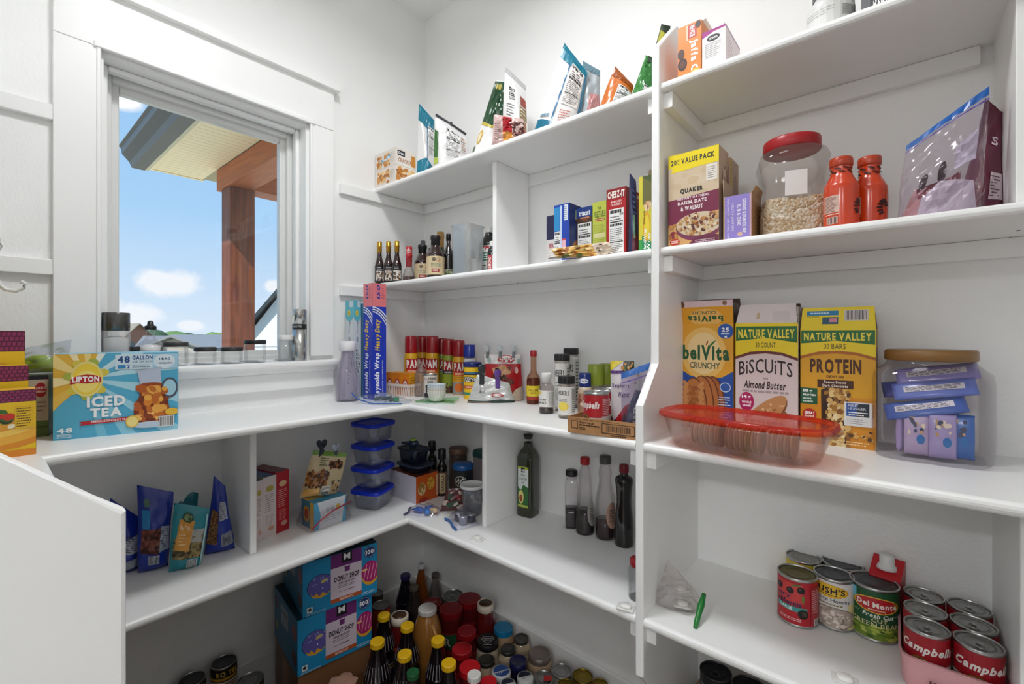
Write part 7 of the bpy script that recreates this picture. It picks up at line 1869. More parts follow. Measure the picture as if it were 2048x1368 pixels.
b = seed_bag('royal blue bag of flax seeds beside the divider', (437, 1105), [(408, 1106), (470, 1096), (450, 972), (428, 951)], BLUEB, 76, 0.024, dx=-0.006)
p = b.print(); p.poly([(0.03, 0.16), (0.4, 0.14), (0.44, 0.58), (0.1, 0.6)], SEED_F).poly([(0.48, 0.46), (0.9, 0.5), (0.86, 0.74), (0.5, 0.72)], 'b9bcc8').lines(0.5, 0.5, 0.86, 0.72, '3a4468', 9, 0.4, 4).poly([(0.55, 0.1), (0.98, 0.12), (0.96, 0.32), (0.55, 0.28)], '8a8e9c').bars(0.6, 0.12, 0.9, 0.26, '3a3a42', 9, None); p.build('bag_print', b.t)
# upright cracker cartons past the divider
def carton_end(label, p0, p1, vt, d, col, sec, group='slim cartons by the divider', at=None):
    loc, w, rz, h = at
    b = Box('slim_carton', label, 'box', loc, w, d, h, rz, col, group=group)
    f = b.face('front')
    f.rect(0, 0, 1, 1, sec).ell(0.5, 0.80, 0.3, 0.05, 'b5a24a' if col != 'a8141f' else 'd9b48a').lines(0.15, 0.42, 0.85, 0.72, '8a7a78' if col != 'a8141f' else 'e0a09a', 9, 0.35, 3).ell(0.6, 0.14, 0.24, 0.04, 'c99a8a').lines(0.2, 0.2, 0.8, 0.38, '9a8a88' if col != 'a8141f' else 'd99a94', 6, 0.3, 7)
    b.face('left').rect(0, 0, 1, 1, sec if col == 'a8141f' else '9c8f62')
    b.face('top').rect(0, 0, 1, 1, '6a1f26' if col == 'a8141f' else '3f5f86')
    b.done()
RED_C = gbox((553, 1068), (578, 1057), ZL1, 946)
for i, (lb, k) in enumerate((('red slim carton standing beside the muffin mix bag', 0), ('white slim carton standing beside the red one', 1), ('white slim carton pressed against the divider', 2))):
    c0 = RED_C[0](0.13); w0 = RED_C[1]; r0 = RED_C[2]
    off = -k * (w0 + 0.0012) + (w0 * 0.25 if k == 2 else 0)
    carton_end(lb, None, None, None, 0.13, 'a8141f' if k == 0 else 'd2c6c4', 'b0182a' if k == 0 else 'd9cccb', at=((c0[0] + off * math.cos(r0), c0[1] + off * math.sin(r0), ZL1), w0 * (0.5 if k == 2 else 1), r0, RED_C[3] - 0.004 * k))
# tea carton in a zip bag, muffin mix bag on top
c, w, rz, h = gbox((628, 1062), (692, 1040), ZL1, 1008)
b = Box('tea_bag_carton', 'blue and white tea carton inside a clear zip bag', 'box', c(0.085), w, 0.085, h, rz, '4a9ac4')
f = b.face('front'); f.rect(0, 0, 1, 1, 'd9dfe6').poly([(0, 0), (0.14, 0), (0.2, 0.5), (0.1, 1), (0, 1)], '4aa8d4').poly([(0.86, 0), (1, 0), (1, 1), (0.92, 0.6)], '4aa8d4').ell(0.42, 0.62, 0.06, 0.1, 'b5b9c2').ell(0.56, 0.62, 0.06, 0.1, 'b5b9c2').ell(0.74, 0.64, 0.07, 0.12, 'c9a84a').lines(0.3, 0.2, 0.9, 0.45, '9aa2ae', 3, 0.3)
b.face('left').rect(0, 0, 1, 1, '3f7f9a').ell(0.4, 0.5, 0.25, 0.3, 'd9a02f').ell(0.4, 0.5, 0.16, 0.2, 'a8402a').rect(0.7, 0, 1, 1, 'd9b04a')
b.face('top').rect(0, 0, 1, 1, '4aa0c4').rect(0.0, 0.5, 0.5, 1, 'e0b84a')
b.done()
cc = c(0.085)
zb = thing('zip_bag', 'clear zip bag with a red zipper wrapped round the tea carton', 'zip bag', (cc[0], cc[1], ZL1 + 0.0), rz)
part('clear_film', zb, loft([(w / 2 + 0.02, 0.055, 0.0015, 6), (w / 2 + 0.022, 0.058, 0.02, 5), (w / 2 + 0.012, 0.050, 0.05, 5), (w / 2 + 0.016, 0.052, 0.064, 4)], 36, False, False), clear('f2e6e6', 0.1, 0.06, 'd9c6c6'), True)
part('zipper', zb, tube([(-w / 2 - 0.016, -0.056, 0.01), (-w / 2 + 0.01, -0.062, 0.035), (0, -0.060, 0.055), (w / 2 + 0.012, -0.055, 0.066)], 0.0022, 6), mat('b3263a', 0.35), True)
bz = ZL1 + h + 0.003
bx, by = cc[0] - 0.004, cc[1]
b = pbag('muffin_mix_bag', 'muffin mix bag with baked muffins printed on it, lying on the tea carton', 'bag', (bx, by, bz), [(598, 1000), (674, 1014), (696, 908), (626, 902)], 0.022, mat('cdbb92', 0.32, coat=0.2), seed=80, crumple=0.25, low=0.45)
p = b.print()
p.poly([(0, 0.90), (1, 0.90), (1, 1), (0, 1)], '6f9a3a').scatter(0.06, 0.22, 0.62, 0.58, ['6a3a1f', '8a5428', 'a86f3a', '4f2a16', 'c28a50'], 120, 0.055, 1.0, 5, lambda x, y: ((x - .2) / .2) ** 2 + ((y - .40) / .17) ** 2 < 1 or ((x - .46) / .2) ** 2 + ((y - .40) / .19) ** 2 < 1).ell(0.74, 0.72, 0.2, 0.09, '5a2f1a').scatter(0.58, 0.65, 0.92, 0.8, ['7a4424', '9a5c30', '3f2214'], 26, 0.05, 1, 6).bars(0.52, 0.03, 0.76, 0.24, '2a2a2a', 10, 'e0dcd4', True).lines(0.28, 0.68, 0.54, 0.88, '4a5a2a', 4, 0.4, 3).poly([(0.05, 0.05), (0.5, 0.05), (0.48, 0.2), (0.08, 0.2)], 'd9a85a').scatter(0.76, 0.1, 0.98, 0.35, ['3a2a1a', 'c99a5a', '6a4a2a'], 14, 0.04, 1, 8)
p.build('bag_print', b.t)
lean_by(b, 8)
for cu, c_, lb, j in ((0.25, '1d2838', 'dark navy bag clip on the muffin mix bag', None), (0.66, 'a9b2c2', 'clear bag clip on the muffin mix bag', '4a5060')):
    q = b.t.matrix_basis @ b.pt(cu, 0.99, 0)
    clip('bag_clip', lb, (q.x, q.y, q.z + 0.004), b.t.rotation_euler.z, c_, 0.065 if j is None else 0.05, open_=0.38, jaw=j)
# stack of four tubs with blue lids
sx, sy = onl(736, 1022)
sx -= 0.040; sy += 0.046
PLB = clear('f2f4fb', 0.22, 0.12, 'c9d2ea')
LIDB = mat('1330c0', 0.32)
NM = ['bottom', 'second', 'third', 'topmost']
for k in range(4):
    tub('storage_tub', '%s clear food tub in the stack with bright blue lids' % NM[k], 'tub', (sx + 0.001 * k, sy, ZL1 + 0.0835 * k), 0.062, 0.062, 0.066, PLB, LIDB, rz=rad(24 - 4 * k), group='stacked tubs with blue lids', lid_h=0.016)
# white and orange snack carton, dark containers on it
nx, ny = onl(832, 1009)
b = Box('orange_carton', 'white and orange snack carton beneath the dark containers', 'box', (nx - 0.085, ny + 0.055, ZL1), 0.17, 0.11, 0.104, rad(0), 'c9c3cc')
f = b.face('front'); f.rect(0, 0, 1, 1, 'c9c4cf').lines(0.2, 0.55, 0.42, 0.8, '8a8694', 4, 0.3)
f = b.face('right'); f.rect(0, 0, 1, 1, 'cf5a1c').ell(0.26, 0.5, 0.17, 0.24, 'e3d0a0').scatter(0.14, 0.32, 0.38, 0.68, ['c99a4a', 'a8742a'], 14, 0.05, 1.4, 3).ell(0.66, 0.62, 0.17, 0.24, 'e8b84a').scatter(0.54, 0.44, 0.78, 0.8, ['c98a2a', 'd9a03f'], 14, 0.05, 1.4, 5).rect(0.9, 0.1, 0.97, 0.9, 'e0b9a0').ell(0.3, 0.08, 0.2, 0.09, 'a8301f')
b.face('top').rect(0, 0, 1, 1, '6a2f1a')
b.done()
DKP = clear('7f8aa0', 0.75, 0.12, '2a3244')
zc_ = ZL1 + 0.1046
t = tub('dark_tub', 'smoky blue lidded tub lying on the orange carton', 'tub', (nx - 0.075, ny + 0.056, zc_), 0.068, 0.048, 0.030, DKP, mat('27334a', 0.35), rz=rad(4), lid_h=0.008)
zc2 = zc_ + 0.0345
t = tub('dark_tub', 'smoky blue open tub stacked on the lidded one', 'tub', (nx - 0.085, ny + 0.054, zc2), 0.058, 0.042, 0.055, DKP, mat('1f2838', 0.35), rz=rad(2), lid_h=0.010)
q = (nx - 0.085, ny + 0.052, zc2 + 0.0605)
t = thing('measuring_scoop', 'navy measuring scoop with a lime green button on the dark tubs', 'scoop', q, rad(20))
part('scoop_bowl', t, loft([(0.016, 0.014, 0, 2), (0.024, 0.02, 0.010, 2), (0.022, 0.019, 0.020, 2), (0.013, 0.012, 0.026, 2)], 24), mat('1f3048', 0.3), True)
part('button', t, lathe([(0.012, 0.024), (0.012, 0.029), (0.009, 0.031)], 20), mat('9ac43a', 0.35), True)
part('handle', t, tube([(-0.02, 0, 0.014), (-0.04, 0.002, 0.012), (-0.055, 0.004, 0.010)], [0.006, 0.005, 0.006], 8), mat('1f3048', 0.3), True)
# dark bottles, brown jar, crumb can, pitcher
for i, (u, yy, hh, lb) in enumerate(((864, -0.075, 0.185, 'slim dark bottle with a black cap against the wall'), (884, -0.135, 0.185, 'slim dark bottle with a cream label beside the crumb can'))):
    x = at_y(u, yy)
    t = bottle('extract_bottle', lb, 'bottle', (x, yy, ZL1), [(0.0195, 0), (0.021, 0.003), (0.021, 0.105), (0.018, 0.118), (0.0105, 0.135), (0.010, 0.165)], mat('17100f', 0.14, coat=0.5), [(0.0155, 0.145), (0.016, 0.147), (0.016, hh), (0.0145, hh + 0.002)], BLACK, group='slim dark bottles')
    if i:
        p = band(t, 0.0213, 0.01, 0.095, '8a6a52', 150); p.rect(0.35, 0.05, 0.75, 0.95, 'c9b48a').text('VANILLA', 0.45, 0.1, 0.65, 0.9, '3a2a22', rot=90); lay(p)
x, y = at_y(916, -0.055), -0.055
bottle('brown_lid_jar', 'jar with a wide brown lid in the corner of the lower shelf', 'jar', (x, y, ZL1), [(0.036, 0), (0.038, 0.003), (0.038, 0.145), (0.034, 0.158)], clear('8a7466', 0.5, 0.1, '3f2f28'), [(0.0385, 0.156), (0.039, 0.158), (0.039, 0.176), (0.036, 0.179)], mat('5f4433', 0.45), smooth=False)
x, y = at_y(926, -0.155), -0.155
t = bottle('crumb_can', 'black breadcrumb can with a blue lid', 'can', (x, y, ZL1), [(0.037, 0), (0.0385, 0.003), (0.0385, 0.142)], mat('15181f', 0.35), [(0.0392, 0.140), (0.040, 0.142), (0.040, 0.156), (0.037, 0.159)], mat('14508f', 0.35), smooth=False, turn=-6)
p = band(t, 0.0388, 0.004, 0.138, '14171e', 230); p.ell(0.46, 0.72, 0.15, 0.15, 'b9b2a0').ell(0.46, 0.72, 0.135, 0.13, '14171e').text('4C', 0.36, 0.64, 0.56, 0.8, 'e9e4d8').poly([(0.3, 0.58), (0.7, 0.60), (0.8, 0.64), (0.6, 0.61)], 'c9a23a').rect(0.1, 0.32, 0.9, 0.50, '1d5fa0').text('Gluten Free', 0.28, 0.36, 0.72, 0.46, 'e6eef6'); lay(p)
x, y = at_y(966, -0.062), -0.062
x = min(x, 0.620 - 0.036)
t = thing('green_lid_pitcher', 'tall clear container with a dark green lid against the divider', 'container', (x, y, ZL1))
part('container_body', t, loft([(0.028, 0.028, 0, 4), (0.030, 0.030, 0.004, 4), (0.034, 0.034, 0.17, 4)], 32), clear('c2b6bc', 0.4, 0.12, '8f8288'), True)
part('lid', t, loft([(0.0345, 0.0345, 0.171, 4), (0.035, 0.035, 0.174, 4), (0.035, 0.035, 0.188, 4), (0.031, 0.031, 0.196, 4)], 32), mat('173f3a', 0.4), True)
# deli cup on a clear container, zip bags in front
x, y, r = stand(914, 967, 1040, ZL1)
x = min(x, 0.613 - 0.040); y += 0.01
t = tub('clear_base_cup', 'clear cup standing under the white lidded deli cup', 'cup', (x, y, ZL1), 0.033, 0.033, 0.028, clear('d9dce4', 0.3, 0.1, 'a9acb8'), None, n=2, taper=0.9)
t = thing('deli_cup', 'frosted deli cup with a white lid', 'cup', (x, y, ZL1 + 0.0285))
part('cup_body', t, lathe([(0.032, 0), (0.034, 0.003), (0.041, 0.072)], 36), clear('e2e2e6', 0.5, 0.25, 'b5b5bc'), True)
part('lid', t, lathe([(0.0425, 0.070), (0.0445, 0.072), (0.0445, 0.080), (0.042, 0.082), (0.039, 0.078)], 36), mat('dcdcda', 0.4), True)
def flat_zip(label, u, v, rz, Lx, Ly, hgt, film, zipc, seed, zip_side=0):
    x, y = onl(u, v)
    t = thing('zip_bag', label, 'zip bag', (x, y, ZL1), rz)
    vv, ff = [], []
    n1, n2 = 16, 10
    for j in range(n2 + 1):
        for i in range(n1 + 1):
            a, b2 = i / n1, j / n2
            z = 0.003 + hgt * (math.sin(math.pi * a) ** 0.8) * (math.sin(math.pi * b2) ** 0.6) * (1 + 0.35 * wob(a * 2.2, b2 * 2.2, seed))
            vv.append(((a - 0.5) * Lx + 0.006 * wob(b2, a, seed), (b2 - 0.5) * Ly + 0.006 * wob(a, b2, seed + 2), max(z, 0.002)))
    for j in range(n2):
        for i in range(n1):
            q = j * (n1 + 1) + i
            ff.append((q, q + 1, q + n1 + 2, q + n1 + 1))
    part('clear_film', t, (vv, ff), film, True)
    row = [vv[i] for i in range(n1 + 1)] if zip_side == 0 else [vv[j * (n1 + 1)] for j in range(n2 + 1)]
    vz = []
    for p in row: vz.append(Vector(p) + Vector((0, 0, 0.0035)))
    part('zipper', t, tube(vz, 0.0035, 6), mat(zipc, 0.3), True)
    return t, x, y
t, x, y = flat_zip('clear zip bag of blue wrapped candy at the shelf corner', 848, 1026, rad(35), 0.12, 0.075, 0.030, clear('e6e4f4', 0.14, 0.06, 'c3c0d8'), '4a4a6a', 5, 1)
for i, (dx, dy, rr, c) in enumerate(((-0.012, -0.012, 20, '1f5fb5'), (0.022, -0.004, -30, '2a78c8'), (0.006, 0.018, 60, '1d56a8'), (0.034, 0.016, 10, 'd0b490'))):
    o = thing('wrapped_candy', ['blue wrapped candy nearest the shelf edge in the zip bag', 'blue wrapped candy in the middle of the zip bag', 'blue wrapped candy at the back of the zip bag', 'tan wrapped candy in the zip bag'][i], 'candy', (x + dx, y + dy, ZL1 + 0.0045), rad(rr), 'wrapped candies in the zip bag')
    part('wrapper', o, loft([(0.019, 0.0012, 0.008, 2.5), (0.017, 0.010, 0.002, 3), (0.017, 0.011, 0.010, 3), (0.013, 0.007, 0.017, 3)][1:], 18), mat(c, 0.25, coat=0.4), True)
    part('twist', o, prism([(-0.030, -0.008), (-0.016, -0.003), (-0.016, 0.003), (-0.030, 0.008)], 'z', 0.006, 0.0075), mat(c, 0.25))
t, x, y = flat_zip('clear zip bag with a blue zipper full of dark cups by the divider', 925, 1046, rad(-22), 0.105, 0.085, 0.048, clear('dcdcec', 0.2, 0.06, 'b0b0c6'), '2f66b0', 9, 0)
for i, (dx, dy, c) in enumerate(((-0.022, 0.002, '3a3a44'), (0.012, -0.008, '8f96a6'), (0.018, 0.024, '34343e'))):
    o = thing('coffee_pod', ['dark coffee pod near the corner in the zip bag', 'pale coffee pod at the front of the zip bag', 'dark coffee pod by the divider in the zip bag'][i], 'pod', (x + dx, y + dy, ZL1 + 0.004), 0, 'coffee pods in the zip bag')
    part('pod_cup', o, lathe([(0.012, 0), (0.016, 0.024), (0.0165, 0.025)], 20), mat(c, 0.35), True)
    part('pod_lid', o, lathe([(0.0185, 0.025), (0.0185, 0.0265)], 20), mat('b5b5b8', 0.3, 0.6), True)
t = pbag('snack_packet', 'crumpled dark red snack packet behind the deli cup', 'packet', (at_y(905, -0.222), -0.222, ZL1), [(880, 1005), (938, 1010), (925, 975), (895, 978)], 0.009, mat('5a2a2a', 0.3, coat=0.4), seed=90, crumple=0.6)
t.print().scatter(0.1, 0.1, 0.9, 0.9, ['c9b9b0', '8a2a30', '3f5a4a', '2a2a2e'], 20, 0.12, 1, 4).build('packet_print', t.t)

# ================================================================ lower shelf, oil and syrups
x, y, r = stand(1033, 1080, 1037, ZL1)
r = 0.0335
zt = zat(868, x, y) - ZL1
zt = min(zt, ZC0 - ZL1 - 0.004)
OILG = mat('20260f', 0.1, coat=0.7)
t = bottle('avocado_oil_bottle', 'tall dark green glass bottle of avocado oil', 'bottle', (x, y, ZL1), [(r * 0.94, 0), (r, 0.006), (r, 0.190), (r * 0.96, 0.212), (r * 0.72, 0.232), (r * 0.46, 0.244), (r * 0.38, 0.262), (r * 0.36, zt - 0.055)], OILG, [(r * 0.42, 0.275), (r * 0.44, 0.276), (r * 0.44, zt - 0.01), (r * 0.52, zt - 0.008), (r * 0.52, zt - 0.001), (r * 0.46, zt)], mat('15161a', 0.35), n=5, turn=-32, seg=40)
p = Print(quadmap((-0.022, -r, 0.035), (0.022, -r, 0.035), (-0.022, -r, 0.180)), h0=0.0012)
p.rect(0, 0, 1, 1, 'd8dedd').rect(0, 0.94, 1, 1, 'a8b83a').rect(0.3, 0.86, 0.64, 0.98, '1d1f22').text('M', 0.38, 0.88, 0.56, 0.94, 'ffffff').text('Pure', 0.28, 0.76, 0.66, 0.83, '2a2e2a', 'r', shear=0.25).text('Avocado', 0.12, 0.67, 0.86, 0.75, '2a2e2a', 'r', shear=0.25).text('Oil', 0.36, 0.58, 0.6, 0.65, '2a2e2a', 'r', shear=0.25).poly([(0, 0), (1, 0), (1, 0.5), (0.5, 0.56), (0.3, 0.4), (0, 0.5)], '2f6a34').ell(0.3, 0.25, 0.28, 0.19, '5a7a2a').ell(0.3, 0.25, 0.25, 0.165, 'e3d88a').ell(0.28, 0.22, 0.15, 0.09, '8a3a1a').ell(0.26, 0.23, 0.08, 0.05, 'b0562a').rect(0, 0, 1, 0.06, 'a8b84a')
p.build('label', t)
SYR = clear('f4eef0', 0.10, 0.05, 'b0a2a8')
DKS = mat('17100f', 0.12)
def syrup(name, label, u0, u1, vb, vt, prof, capc, fill, liqc=None, body=None, lab=None, turn=0, ky=1.0, n=2, gy=0.0):
    x, y, r = stand(u0, u1, vb, ZL1)
    h = zat(vt, x, y) - ZL1
    pf = [(r * a, h * z) for a, z in prof]
    cr = pf[-1][0] * 1.15
    t = bottle(name, label, 'bottle', (x, y + gy, ZL1), pf, body or SYR, [(cr, h * 0.905), (cr * 1.05, h * 0.91), (cr * 1.03, h * 0.985), (cr * 0.92, h)], mat(capc, 0.35), liquid=h * fill if fill else None, liqm=mat(liqc, 0.12) if liqc else DKS, turn=turn, ky=ky, n=n, group='syrup bottles')
    if lab:
        p = band(t, r * lab[0], h * lab[1], h * lab[2], None, lab[3], 'label', r1=r * (lab[6] if len(lab) > 6 else lab[0]), a0=lab[4])
        p.ell(0.5, 0.5, 0.5, 0.5, lab[5]).lines(0.25, 0.25, 0.75, 0.75, '5a4a42', 5, 0.4, 3)
        lay(p)
    return t
syrup('soy_sauce_bottle', 'short square sauce bottle with a black cap', 1130, 1156, 1058, 940, [(0.9, 0), (1, 0.03), (1, 0.70), (0.92, 0.8), (0.80, 0.84), (0.78, 0.93)], '17171a', 0.34, n=5)
syrup('syrup_bottle', 'half full syrup bottle with a bright red cap', 1151, 1189, 1072, 914, [(0.94, 0), (1, 0.04), (0.98, 0.18), (0.8, 0.42), (0.66, 0.68), (0.56, 0.82), (0.42, 0.88), (0.42, 0.93)], 'a8141f', 0.30, lab=(1.0, 0.12, 0.44, 70, -40, 'a9a6a2', 0.8))
syrup('syrup_bottle', 'ribbed syrup bottle with a dark grey cap and peach label', 1191, 1230, 1082, 911, [(0.92, 0), (1, 0.04), (1, 0.42), (0.8, 0.58), (0.62, 0.70), (0.68, 0.79), (0.56, 0.87), (0.50, 0.93)], '4f484a', 0.22, '2a1712', lab=(1.01, 0.14, 0.46, 80, -45, 'c9a08a', 0.96))
syrup('syrup_bottle', 'full dark syrup bottle with a maroon cap', 1229, 1267, 1097, 929, [(0.94, 0), (1, 0.04), (0.96, 0.3), (0.78, 0.5), (0.82, 0.68), (0.94, 0.80), (0.8, 0.845), (0.45, 0.87), (0.42, 0.93)], '7a1424', None, body=mat('15100f', 0.1, coat=0.6))
bottle('glass_jar', 'clear glass jar with a red lid half hidden by the tall panel', 'jar', (PX0 - 0.0262, -0.300, ZL1), [(0.023, 0), (0.0245, 0.003), (0.0245, 0.07), (0.020, 0.082)], clear('d0d2d4', 0.25, 0.05, 'a5a8aa'), [(0.021, 0.080), (0.0215, 0.082), (0.0215, 0.094), (0.020, 0.096)], mat('8a1a20', 0.35), smooth=False)
# ================================================================ the floor: coffee boxes, bottles, jars and cans
CBH = 0.22
p1 = Vector(on_z(595, 1355, CBH)); p2 = Vector(on_z(743, 1286, CBH))
rzd = math.atan2(p2.y - p1.y, p2.x - p1.x)
nd = Vector((-math.sin(rzd), math.cos(rzd)))
wd, ddp = (p2 - p1).length, 0.262
c1 = (p1 + p2) / 2 + nd * ddp / 2
b = Box('cardboard_box', 'plain brown cardboard box on the floor under the coffee boxes', 'box', (c1.x, c1.y, 0), wd - 0.004, ddp - 0.004, CBH - 0.0005, rzd, '7a5638')
b.face('front').rect(0, 0, 1, 1, '7d583a').rect(0.0, 0.55, 1, 0.62, '6f4d31')
b.face('left').rect(0, 0, 1, 1, '6e4c30').rect(0.35, 0.3, 0.6, 0.9, '94704c')
b.face('top').rect(0, 0.46, 1, 0.54, '94724c')
b.done()
def donut(label, c, z, rz, dh):
    b = Box('coffee_pod_box', label, 'box', (c.x, c.y, z), wd, ddp, dh, rz, '1483b5', group='coffee pod boxes')
    f = b.face('front')
    f.rect(0, 0, 1, 1, '1788bc')
    f.ell(0.22, 0.50, 0.17, 0.21, '1d2a50', 26).ell(0.22, 0.50, 0.16, 0.20, '5a55a0', 26)
    f.poly([(0.09, 0.40), (0.14, 0.33), (0.17, 0.38), (0.21, 0.30), (0.25, 0.37), (0.30, 0.31), (0.36, 0.38), (0.32, 0.30), (0.22, 0.265), (0.13, 0.30)], 'd9a22a').ell(0.27, 0.57, 0.05, 0.03, 'c9b46a', 12, 0.5)
    f.scatter(0.1, 0.42, 0.36, 0.66, ['e6e6f2', '9ac0d8'], 12, 0.009, 1.2, 3)
    f.ell(0.90, 0.44, 0.13, 0.24, 'd9a22a', 26).ell(0.90, 0.47, 0.125, 0.21, 'a31d66', 26).ell(0.82, 0.52, 0.04, 0.025, 'd9b46a')
    for k in range(4):
        a = 0.80 + 0.05 * k
        f.poly([(a, 0.32), (a + 0.008, 0.32), (a + 0.055, 0.62), (a + 0.047, 0.62)], 'e6b0cc')
    f.rect(0.355, 0.08, 0.775, 1, 'cfc2d0').rect(0.355, 0.74, 0.775, 1, '6a2a6e').rect(0.355, 0.08, 0.775, 0.155, 'b5521f').rect(0.50, 0.80, 0.64, 1, '17171b').text('M', 0.525, 0.85, 0.615, 0.97, 'e6e6ea', 'x')
    f.rect(0.54, 0.62, 0.61, 0.70, '6a2a6e').rect(0.535, 0.70, 0.615, 0.72, '6a2a6e').text('DONUT SHOP', 0.40, 0.47, 0.74, 0.57, '1d1a22', 'x').text('SINGLE SERVE CUPS', 0.46, 0.405, 0.68, 0.445, '1d1a22').lines(0.45, 0.33, 0.69, 0.39, '3a3642', 2, 0.3).rect(0.46, 0.26, 0.57, 0.267, '8a5a2a').rect(0.57, 0.258, 0.68, 0.27, '2a1a16').text('MEDIUM ROAST', 0.48, 0.095, 0.66, 0.14, 'f0d8c8')
    f.ell(0.89, 0.86, 0.085, 0.115, '17306a', 24).ell(0.89, 0.86, 0.075, 0.10, 'c9d4e6', 24).ell(0.89, 0.86, 0.07, 0.094, '17306a', 24).text('100', 0.835, 0.815, 0.945, 0.905, 'f2f4f8', 'x').rect(0.05, 0.06, 0.12, 0.16, 'd6dcdc').ell(0.085, 0.115, 0.022, 0.03, '1d2422').lines(0.04, 0.01, 0.3, 0.05, 'a9d4e8', 2, 0.4).lines(0.78, 0.04, 0.97, 0.10, 'cfe4ee', 2, 0.4)
    l = b.face('left')
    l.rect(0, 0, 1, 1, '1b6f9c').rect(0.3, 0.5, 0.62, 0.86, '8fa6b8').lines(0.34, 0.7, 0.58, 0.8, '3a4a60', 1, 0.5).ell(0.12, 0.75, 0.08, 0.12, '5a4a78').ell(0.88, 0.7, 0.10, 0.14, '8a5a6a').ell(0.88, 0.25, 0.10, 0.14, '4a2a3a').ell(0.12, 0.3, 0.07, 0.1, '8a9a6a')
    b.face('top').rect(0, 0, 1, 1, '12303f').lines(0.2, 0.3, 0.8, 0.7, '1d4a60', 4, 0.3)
    b.done()
donut('blue donut coffee pod box resting on the brown cardboard box', c1, CBH, rzd, 0.171)
c2 = c1 + Vector((0.006, 0.022))
donut('blue donut coffee pod box on top of its twin, touching the shelf', c2, CBH + 0.1715, rzd + rad(-3), 0.168)
# knotted brown plastic bag
x, y = on_z(672, 1350, 0.20)
bg_ = thing('plastic_bag', 'knotted brown plastic bag in front of the coffee boxes', 'bag', (x + 0.075, y - 0.02, 0), 0)
v, f = [], []
sg, rings = 28, [(0.05, 0), (0.075, 0.01), (0.085, 0.06), (0.08, 0.12), (0.06, 0.165), (0.022, 0.19), (0.014, 0.20), (0.030, 0.215), (0.040, 0.225), (0.020, 0.232)]
for r, z in rings:
    for i in range(sg):
        a = 2 * math.pi * i / sg
        k = 1 + 0.10 * math.sin(5 * a + z * 40) + 0.07 * math.sin(9 * a - z * 70) + 0.05 * math.sin(14 * a + 3)
        v.append((r * k * math.cos(a), r * k * math.sin(a), z))
for l in range(len(rings) - 1):
    for i in range(sg):
        f.append((l * sg + i, l * sg + (i + 1) % sg, (l + 1) * sg + (i + 1) % sg, (l + 1) * sg + i))
f.append(tuple(reversed(range(sg)))); f.append(tuple(range((len(rings) - 1) * sg, len(rings) * sg)))
part('bag_body', bg_, (v, f), mat('9a7562', 0.4), False)
part('knot', bg_, tube([(0.026 * math.cos(a), 0.02 * math.sin(a), 0.196 + 0.008 * math.sin(2 * a)) for a in [i * 0.52 for i in range(12)]], 0.009, 8, True), mat('a17c68', 0.4), True)
# cans at the window wall, stacked two high
def stacked(u, v, wpx, label, wrap, txt=None, lidc=None, top_h=0.112):
    z = 0.224
    x, y = on_z(u, v, z)
    r = wpx / 2 * dep(x, y) / FPX
    t, p = can('tomato_can', 'lower can under the ' + label, 'can', (x, y, 0), r, 0.1115, facing(x, y), '8a2a22', 'cans stacked at the window wall', lid='flat')
    t, p = can('tomato_can', label, 'can', (x, y, 0.112), r, 0.112, facing(x, y, 8), wrap, 'cans stacked at the window wall', lid='flat', lidcol=lidc)
    p.rect(0, 0.72, 1, 1, '1d1a1c').rect(0, 0.66, 1, 0.74, 'c99a2f').rect(0, 0.3, 1, 0.62, 'd2c6b4').rect(0, 0, 1, 0.3, 'a8331f')
    p.text(txt or 'TOMATO', 0.28, 0.78, 0.8, 0.94, 'd8b04a').lines(0.3, 0.4, 0.75, 0.58, '5a2a1a', 2, 0.5)
    p.build('label_print', t)
stacked(448, 1322, 46, 'can with gold RO lettering standing at the window wall', '2a2224', 'RO TEL', mat('4a4a4e', 0.35, 0.9))
stacked(384, 1357, 48, 'can with a dark lid nearest the white end panel', '2a2224', 'RO TEL', mat('4a4a4e', 0.35, 0.9))
stacked(501, 1358, 48, 'can with a silver lid beside the cardboard box', '2a2224', 'RO TEL')

